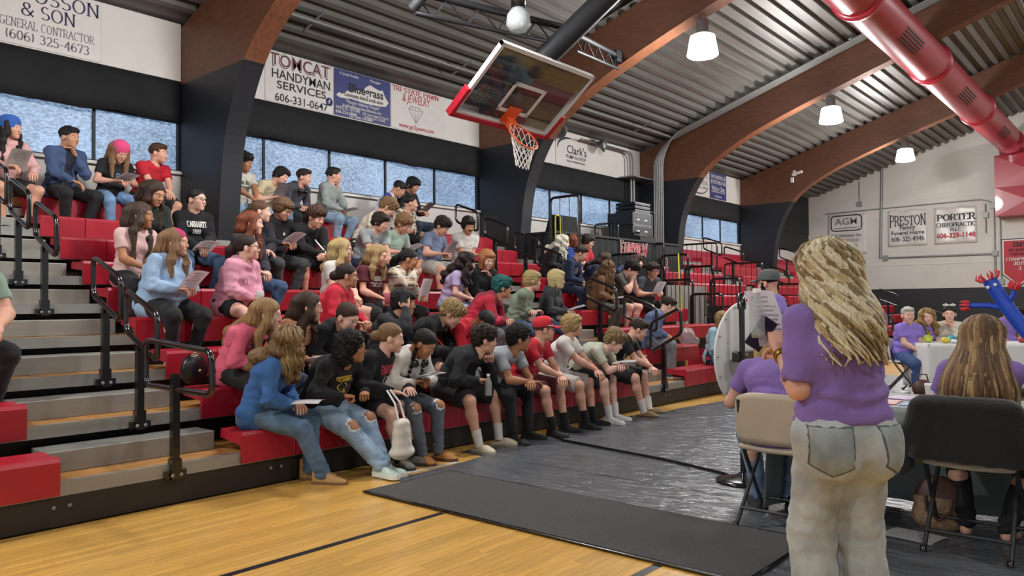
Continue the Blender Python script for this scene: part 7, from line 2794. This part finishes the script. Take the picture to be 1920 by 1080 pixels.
ADULTS = [
    dict(label='standing woman in a purple t-shirt and light jeans reading aloud', key='stand', hk=1.06, loc=(-.965, 3.03, .002), yaw=140, stand=True, s=.915, b=1.14, f=1, top='blouse', top_c=PUR, hem=.985, slv=.92, pants_c='#a6abab', pants_k='denim', flare=.045, hair=('bob', '#a68a58'), skin='fair', lean=2, sl=6, hy=28, hp=8, tw=8, armL=(.18, .17, 1.26, -1, .2, -.8), armR=(.26, .06, 1.23, 0, -.6, -1), handL='cup', handR='pinch', near=2, shoe=('sneaker', '#d5d3cf', '#dddddd'), aimL=(.5, -.2, 1), aimR=(.8, .3, .5), extra=['watch'], nogroup=1, footL=(.02, .1, 0), footR=(-.02, -.11, 0)),
    dict(label='woman with long straight brown hair seated with her back to the camera', key='brunette', hk=1.08, loc=(-.84, 4.88, .463), yaw=88, s=.9, b=1.06, f=1, top='blouse', top_c=PUR, pants_c='#15161b', hair=('bob', '#5f452d'), skin='fair', lean=10, sl=20, hy=0, hp=10, arm=(.4, .12, .33), near=2, floor=-.455, foot=(.18, .1), nogroup=1, shoe=None),
    dict(label='blonde woman in purple leaning forward on the beige folding chair', key='hidden', loc=(-1.86, 4.68, .463), yaw=118, s=.93, b=1.2, f=1, top='blouse', top_c=PUR, pants_c='#6d86a3', pants_k='denim', hair=('bob', '#b79a63'), skin='fair', lean=30, sl=22, hy=10, hp=20, arm=(.45, .1, .3), near=1, floor=-.455, foot=(.35, .1), nogroup=1, shoe=('sneaker', '#222428', '#2a2a2c')),
    dict(label='bearded man in a grey cap and purple t-shirt standing behind the prize wheel', key='speaker', loc=(-3.2, 8.0, .014), yaw=178, stand=True, s=.975, b=1.05, top='tee', top_c='#8f78c8', hem=.8, pants_c='#8a7a4a', hair=('crop', '#1c1512'), extra=['beard', 'glasses', ('cap', '#55595a')], skin='fair', lean=3, sl=8, hy=0, hp=4, armL=(.3, .1, 1.15), armR=(.3, -.1, 1.1), near=1, nogroup=1, shoe=('sneaker', '#222428', '#cccccc')),
    dict(label='woman with short white hair in a purple t-shirt at the white table', key='w1', loc=(-3.1, 12.62, .465), yaw=-28, s=.88, b=1.3, f=1, top='blouse', top_c='#8c75cc', pants_c='#3b4f7d', pants_k='denim', hair=('short', '#c9c3b4'), skin='pale', lean=4, hy=-30, hp=0, arm='lap', near=1, floor=-.45, nogroup=1, shoe=('sneaker', '#c8c4c0', '#dddddd')),
    dict(label='curly blonde woman in a purple t-shirt beside the white-haired woman', key='w2', loc=(-2.97, 13.2, .465), yaw=-25, s=.84, b=1.15, f=1, top='blouse', top_c='#8c75cc', pants_c='#3b4f7d', pants_k='denim', hair=('wavy', '#9c7d4c', .12), skin='pale', lean=4, hy=-35, hp=0, arm='lap', near=0, floor=-.45, nogroup=1, shoe=('sneaker', '#3a3a3c', '#dddddd')),
    dict(label='woman in a cream sweater with a white hair bow resting her chin on her hand', key='w3', loc=(-2.75, 13.7, .465), yaw=-60, s=.93, b=1.1, f=1, top='sweat', top_c='#d6d0bd', hair=('pony', '#1a1414', .3), extra=['bow'], skin='pale', lean=14, hy=-20, hp=4, armL='chin', armR='lap', near=0, floor=-.45, nogroup=1, shoe=('sneaker', '#3a3a3c', '#dddddd')),
    dict(label='man in a purple t-shirt behind the blue air dancer', key='m1', loc=(-2.14, 14.6, .465), yaw=-35, s=.97, b=1.25, top='tee', top_c='#8c75c6', hair=('short', '#1c1411'), extra=['beard'], skin='tan', lean=10, hy=-10, hp=4, arm='lap', near=0, floor=-.45, nogroup=1, shoe=('sneaker', '#222222', '#dddddd')),
    dict(label='man in black with a dark beard at the right edge', key='m2', loc=(-1.86, 14.95, .465), yaw=-110, s=.89, b=1.1, top='tee', top_c='#17181d', hair=('short', '#14100e'), extra=['beard'], skin='tan', lean=14, hy=0, hp=10, armL='chin', armR='lap', near=0, floor=-.45, nogroup=1, shoe=('sneaker', '#222222', '#dddddd')),
    dict(label='person in a sage green t-shirt and black trousers cut off by the left edge', key='edge', loc=(-6.57, 1.56, 1.0), yaw=0, s=.98, b=1.2, top='tee', top_c='#8ba394', hair=('short', '#3a2a20'), skin='fair', lean=10, hy=20, arm='knee', near=1, floor=-.44, foot=(.3, .12), shoe=('sneaker', '#222222', '#dddddd')),
]
for k in range(2):
    folding_chair(['white folding chair of the man behind the air dancer', 'white folding chair of the man in black'][k], (-2.14, -1.86)[k] - .0, (14.62, 14.95)[k], (-35, -110)[k], M_chairw)
AJ = {}
for p in ADULTS:
    root, J = person(p)
    AJ[p['key']] = (root, J, p)


def surf_patch(root, meshname, J, org, xd, yd, nd, outline, m, name, off=.004):
    """lay an outline (2-D) onto a garment by ray casting along -nd"""
    ob = [c for c in root.children if c.name.split('.')[0] == meshname][0]
    me = ob.data
    tree = BVHTree.FromPolygons([v.co.copy() for v in me.vertices], [tuple(q.vertices) for q in me.polygons])
    cx = sum(p[0] for p in outline) / len(outline)
    cy = sum(p[1] for p in outline) / len(outline)
    rings = []
    for f in (1, .93, .7, .45, .2):
        row = []
        for (a, b) in outline:
            q = org + xd * (cx + (a - cx) * f) + yd * (cy + (b - cy) * f)
            h = tree.ray_cast(q + nd * .5, -nd, 1.)
            row.append((h[0] if h[0] else q) + nd * (off if f < 1 else off * .2))
        rings.append(row)
    n = len(outline)
    mb = MB()
    v = [q for r_ in rings for q in r_]
    f = [(i * n + k, i * n + (k + 1) % n, (i + 1) * n + (k + 1) % n, (i + 1) * n + k) for i in range(len(rings) - 1) for k in range(n)]
    f.append(tuple(range((len(rings) - 1) * n, len(rings) * n)))
    mb.add(v, f, True)
    return mb.build(name, m, root)


# standing woman: back pockets, waistband seam, hair
root, J, p = AJ['stand']
M_pock = cloth_mat('#8c9493', 'denim')
M_seam = mat('denim_seam', '#4e5658', .8, var=.05)
s_ = J['s']


def dens(poly, k=4):
    o = []
    for i in range(len(poly)):
        a, b = poly[i], poly[(i + 1) % len(poly)]
        for q in range(k):
            o.append((a[0] + (b[0] - a[0]) * q / k, a[1] + (b[1] - a[1]) * q / k))
    return o


pk = dens([(-.075, .08), (.075, .08), (.07, -.06), (0, -.095), (-.07, -.06)])
for sg in (1, -1):
    nd = Vector((-1, .35 * sg, 0)).normalized()
    yd = Vector((0, 0, 1))
    xd = yd.cross(nd) * -1
    org = Vector(J['P0']) + Vector((-.1, .115 * sg, -.03))
    surf_patch(root, 'trousers', J, org, xd, yd, nd, [(a * 1.06, b * 1.05) for a, b in pk], M_seam, 'pocket_stitch', .003)
    surf_patch(root, 'trousers', J, org, xd, yd, nd, pk, M_pock, 'back_pocket', .006)
locks(J, root, 280, .36, '#bca77c', 3, .032, .0085, cols=['#d6c8a2', '#8a7754', '#e2d8bd'], amin=50, spread=.3, back=.07)
root, J, p = AJ['brunette']
locks(J, root, 300, .46, '#6e5236', 5, .004, .0105, cols=['#8a6b47', '#553d29', '#a98c62'], amin=48, spread=.7, back=.13)
root, J = SEATED['girl in a royal blue sweatshirt with wavy ombre hair turned away']
locks(J, root, 90, .24, '#7d6242', 8, .016, .009, cols=['#a08458', '#5f4a30'], amin=60, spread=.4)
root, J = SEATED['girl with long wavy hair in a brown fur jacket']
locks(J, root, 40, .3, '#6e5238', 12, .014, .009, cols=['#84674a'], amin=65, spread=.4)
root, J, p = AJ['w2']
locks(J, root, 60, .16, '#9c7d4c', 21, .014, .009, cols=['#b59a66'], amin=55, spread=.35)


def to_world(key, q):
    root, J, p = AJ[key]
    return Matrix.Translation(Vector(p['loc'])) @ Matrix.Rotation(radians(p.get('yaw', 0)), 4, 'Z') @ Vector(q)


# what the standing woman holds
root, J, p = AJ['stand']
c = (J['FL'] + J['FR']) / 2
R = Matrix.Rotation(radians(p['yaw']), 3, 'Z') @ Matrix.Rotation(radians(-70), 3, 'Z') @ Matrix.Rotation(radians(72), 3, 'X')
paper_thing('folded white sheets held up by the standing woman', to_world('stand', c + V3(.05, .02, .09)), R, '#cfcbd6', (.17, .24))
t = thing('water_bottle', 'clear plastic water bottle in the hand of the standing woman', 'bottle', to_world('stand', J['FL'] + V3(.06, .06, -.02)), .4)
MB().lathe([(.001, 0), (.031, .002), (.033, .02), (.03, .06), (.033, .1), (.031, .13), (.014, .175), (.014, .19)], 16).build('bottle_wall', M_clear, t)
MB().lathe([(.016, .185), (.016, .205), (.001, .205)], 12).build('bottle_cap', M_let_w, t)
t = thing('phone', 'dark phone held under the sheets by the standing woman', 'phone', to_world('stand', J['FL'] + V3(.05, .05, .0)), radians(40))
MB().box(-.036, .036, -.005, .005, -.07, .07, Matrix.Rotation(radians(35), 4, 'Y')).build('body', M_metalblk, t, bevel=.003)
# black jacket over the chair back
t = thing('black_jacket', 'black knitted jacket hung over the back of the beige chair', 'jacket', (-.86, 4.9, .46), radians(90))
v = Vol()
v.cap((-.215, -.2, .35), (-.215, .2, .35), .04, .04)
for y in np.linspace(-.2, .2, 5):
    v.cap((-.25, y, .34), (-.262, y * 1.08, .05), .024, .02, V3(0, 1, 0), 2.4)
    v.cap((-.16, y, .34), (-.14, y, .1), .022, .018, V3(0, 1, 0), 2.4)
v.chain([(-.215, .22, .32), (-.22, .275, .18), (-.2, .3, -.0), (-.19, .33, -.05)], [.05, .045, .042, .036])
v.chain([(-.215, -.22, .32), (-.24, -.29, .2), (-.22, -.31, .02)], [.05, .045, .042])
V, Fq = v.mesh(.013, .03)
V = V + vnormals(V, Fq) * (.006 * ridges(V, 20, 4))[:, None]
link('cloth', new_mesh('cloth', V, Fq, mat('black_knit', '#0c0c0e', .9, var=.2, bump=.4, bscale=60, sheen=.3), None, True), t)
# handbag and paper under the table
t = thing('handbag', 'tan and brown leather handbag on the floor beside the chair leg', 'bag', (-1.08, 5.1, .014), radians(8))
v = Vol()
for z, w, d in ((.07, .15, .065), (.16, .135, .055), (.23, .11, .04)):
    v.ell((0, 0, z), (w, d, .085))
v.cut((0, 0, 1), .0)
V, Fq = v.mesh(.012, .03)
mi = (V[Fq].mean(1)[:, 2] > .19).astype(int)
link('bag_body', new_mesh('bag_body', V, Fq, [mat('tan_weave', '#8d7458', .7, var=.3, scale=40, bump=.5), MATS['brown_leather']], mi, True), t)
for s_ in (-1, 1):
    MB().tube([(-.07, .05 * s_, .2), (-.06, .075 * s_, .12), (0, .085 * s_, .07), (.06, .075 * s_, .12), (.07, .05 * s_, .2)], .009, 6).build('bag_handle', MATS['brown_leather'], t)
paper_thing('white flyer lying on the tarp beside the chair leg', (-1.16, 4.83, .022), Matrix.Rotation(radians(80), 3, 'Z') @ Matrix.Diagonal((1, 1, .3)), '#d4d4d6')

# ripped knees, a phone, a bag strap
M_fray = mat('frayed_denim', '#cfd3d4', .9, var=.1)
for key, tone, fr in (('girl with glasses and black curls in a black sweatshirt with yellow print', 'tan', .055), ('girl in a white zip jacket with black braids looking at her phone', 'tan', .045)):
    root, J = SEATED[key]
    for nm in 'LR':
        K = Vector(J['K' + nm])
        nd = Vector((.75, 0, .65)).normalized()
        xd = Vector((0, 1, 0))
        yd = nd.cross(xd)
        hole = dens([(-fr, -.03), (-fr * .5, -.05), (fr * .6, -.045), (fr, 0), (fr * .7, .04), (-fr * .2, .05), (-fr, .03)], 2)
        surf_patch(root, 'trousers', J, K, xd, yd, nd, [(a * 1.2, b * 1.25) for a, b in hole], M_fray, 'frayed_edge', .003)
        surf_patch(root, 'trousers', J, K, xd, yd, nd, hole, skin_mat(tone), 'bare_knee', .006)
lab_ = 'boy in a black jacket pressing a phone to the side of his head'
root, J = SEATED[lab_]
p_ = [q for q in PEOPLE if q['label'] == lab_][0]
MW = Matrix.Translation(Vector(p_['loc'])) @ Matrix.Rotation(radians(p_['yaw']), 4, 'Z')
t = thing('phone', 'black phone pressed to the head of the boy in the black jacket', 'phone', MW @ Vector(J['FR'] + V3(.0, -.03, .01)), radians(p_['yaw'] + 20))
MB().box(-.036, .036, -.005, .005, -.07, .07).build('phone_body', M_metalblk, t, bevel=.003)
root, J = SEATED['girl in a coral pink hoodie with long honey hair and a black bag strap']
ob = [c for c in root.children if c.name.split('.')[0] == 'hoodie'][0]
tree = BVHTree.FromPolygons([v.co.copy() for v in ob.data.vertices], [tuple(q.vertices) for q in ob.data.polygons])
pts = []
for k in range(13):
    f = k / 12
    q = Vector(J['P3'] * (1 - f) + J['P0'] * f) + Vector(J['sd']) * (.06 - .22 * f)
    h = tree.ray_cast(q + Vector(J['fwd']) * .5, -Vector(J['fwd']), 1.)
    pts.append((h[0] if h[0] else q) + Vector(J['fwd']) * .006)
MB().tube(pts, .009, 6).build('bag_strap', M_metalblk, root)

# ================================================================ bags and bottles among the students
t = thing('tote_bag', 'puffy white drawstring bag hanging between the legs of the girl in ripped jeans', 'bag', (-4.72, 4.1, .16), radians(20))
v = Vol()
v.cap((0, 0, .04), (0, 0, .24), .075, .06, V3(0, 1, 0), 1.5)
v.ell((0, 0, .03), (.09, .13, .05))
V, Fq = v.mesh(.012)
V = V + vnormals(V, Fq) * (.004 * ridges(V, 30, 2) + .0025 * np.sin(V[:, 2] * 75))[:, None]
link('bag_body', new_mesh('bag_body', V, Fq, mat('white_quilt', '#cfc8bd', .6, var=.06, bump=.3, bscale=30), None, True), t)
for y in (-.05, .05):
    MB().tube([(0, y, .28), (-.04, y * .8, .42), (-.12, y * .5, .52)], .008, 6).build('drawstring', M_let_w, t)
t = thing('shoulder_bag', 'black quilted shoulder bag with a gold chain beside the girl in coral pink', 'bag', (-6.02, 3.03, .72), radians(10))
v = Vol()
v.ell((0, 0, .14), (.07, .12, .13))
V, Fq = v.mesh(.013)
link('bag_body', new_mesh('bag_body', V, Fq, mat('black_leather', '#101012', .35, var=.1, bump=.4, bscale=40), None, True), t)
M_gold = mat('gold_chain', '#c9b98a', .25, metal=.9, var=.1)
for k in range(14):
    a = -.4 + 2.6 * k / 13
    MB().tube([Vector((.075, .12 * cos(a) + .012 * cos(q), .15 + .13 * sin(a) + .012 * sin(q))) for q in np.linspace(0, 2 * pi, 7)[:-1]], .004, 5, closed=True).build('chain_link', M_gold, t)
MB().lathe([(.001, 0), (.014, 0), (.014, .006), (.001, .006)], 12, Matrix.Translation((.07, 0, .13)) @ Matrix.Rotation(radians(90), 4, 'Y')).build('stud', M_gold, t)
t = thing('plastic_bag', 'crumpled clear plastic bag beside the boy in grey trousers', 'bag', (-5.72, 10.75, .73))
v = Vol()
v.ell((0, 0, .12), (.12, .17, .14))
v.ell((.05, .1, .05), (.1, .12, .07))
v.cut((0, 0, 1), 0)
V, Fq = v.mesh(.016)
V = V + vnormals(V, Fq) * (.018 * ridges(V, 22, 8))[:, None]
V[:, 2] -= V[:, 2].min() - .002
link('film', new_mesh('film', V, Fq, mat('film_plastic', '#c9b9bb', .2, var=.15, alpha=.55), None, True), t)
t = thing('cola_bottle', 'dark cola bottle with a red label on the low bench', 'bottle', (-5.36, 10.72, .445))
MB().lathe([(.001, 0), (.03, .003), (.033, .03), (.03, .06), (.033, .1), (.033, .13), (.014, .19), (.014, .2)], 14).build('bottle_wall', mat('cola', '#1c0d0a', .15), t)
MB().lathe([(.0345, .07), (.0345, .12)], 14).build('bottle_label', M_let_r, t)
MB().lathe([(.016, .195), (.016, .215), (.001, .215)], 10).build('bottle_cap', M_let_r, t)
# lanyard of the woman in blue, lanyards of the women at the table
for key, rj in [('b', SEATED['woman in a light blue cardigan with a lanyard, barefoot on the low bench'])]:
    root, J = rj
    f_, sd = J['fwd'], J['sd']
    mb = MB()
    for sg in (-1, 1):
        mb.tube([Vector(J['P3'] + sd * .05 * sg + V3(0, 0, .03)), Vector(J['P2'] + sd * .05 * sg + f_ * .145), Vector(J['P1'] + f_ * .15)], .006, 5)
    mb.build('lanyard', M_let_w, root)
    q = Vector(J['P1'] + f_ * .155 - V3(0, 0, .05))
    MB().box(-.004, .004, -.03, .03, -.05, .05, Matrix.Translation(q)).build('name_badge', M_let_w, root)

# ================================================================ blue air dancer at the right edge
t = thing('air_dancer', 'blue inflatable tube figure with red fringes at the right edge', 'inflatable', (-.72, 8.35, .012))
M_dan = mat('blue_nylon', '#1f49b8', .4, var=.12, bump=.3, bscale=25)
M_fr = mat('red_nylon', '#cc2f3a', .4, var=.1)
O = Vector((-.72, 8.35, .012))


def dw(px, pz, y=8.35):
    return Vector((px, y, pz)) - O


body = [Vector((0, 0, .3)), Vector((0, 0, .6)), dw(-.86, .9), dw(-1.03, 1.07), dw(-1.16, 1.28), dw(-1.24, 1.42), dw(-1.31, 1.56)]
MB().tube(rounded(body, .1, 4, False), .062, 16).build('body_tube', M_dan, t)
MB().tube([dw(-1.15, 1.29), dw(-1.33, 1.32), dw(-1.48, 1.32)], [.03, .026, .024], 10).build('arm', M_dan, t)
MB().tube([dw(-1.2, 1.32), dw(-1.12, 1.42), dw(-1.125, 1.47)], [.03, .026, .024], 10).build('arm', M_dan, t)
for base, dr_ in ((dw(-1.31, 1.56), Vector((-.4, 0, 1))), (dw(-1.48, 1.32), Vector((-1, 0, 0))), (dw(-1.125, 1.47), Vector((.3, 0, 1)))):
    for k in range(7):
        a = 2 * pi * k / 7
        rr_ = .05 if base.z > 1.5 else .022
        side = dr_.normalized().orthogonal()
        q = Matrix.Rotation(a, 3, dr_.normalized()) @ side
        MB().tube([base + q * rr_, base + q * rr_ * 1.5 + dr_.normalized() * .04, base + q * rr_ * 1.2 + dr_.normalized() * .075], [.014, .012, .004], 6).build('fringe', M_fr, t)
for dx in (-.03, .03):
    c = dw(-1.285, 1.5) + Vector((dx, -.062, dx * .4))
    MB().lathe([(.001, .004), (.016, .004), (.016, 0)], 12, Matrix.Translation(c) @ Matrix.Rotation(radians(90), 4, 'X')).build('eye', M_let_w, t)
MB().lathe([(.16, 0), (.17, .04), (.17, .24), (.12, .3), (.06, .34)], 20).build('blower', M_metalblk, t)
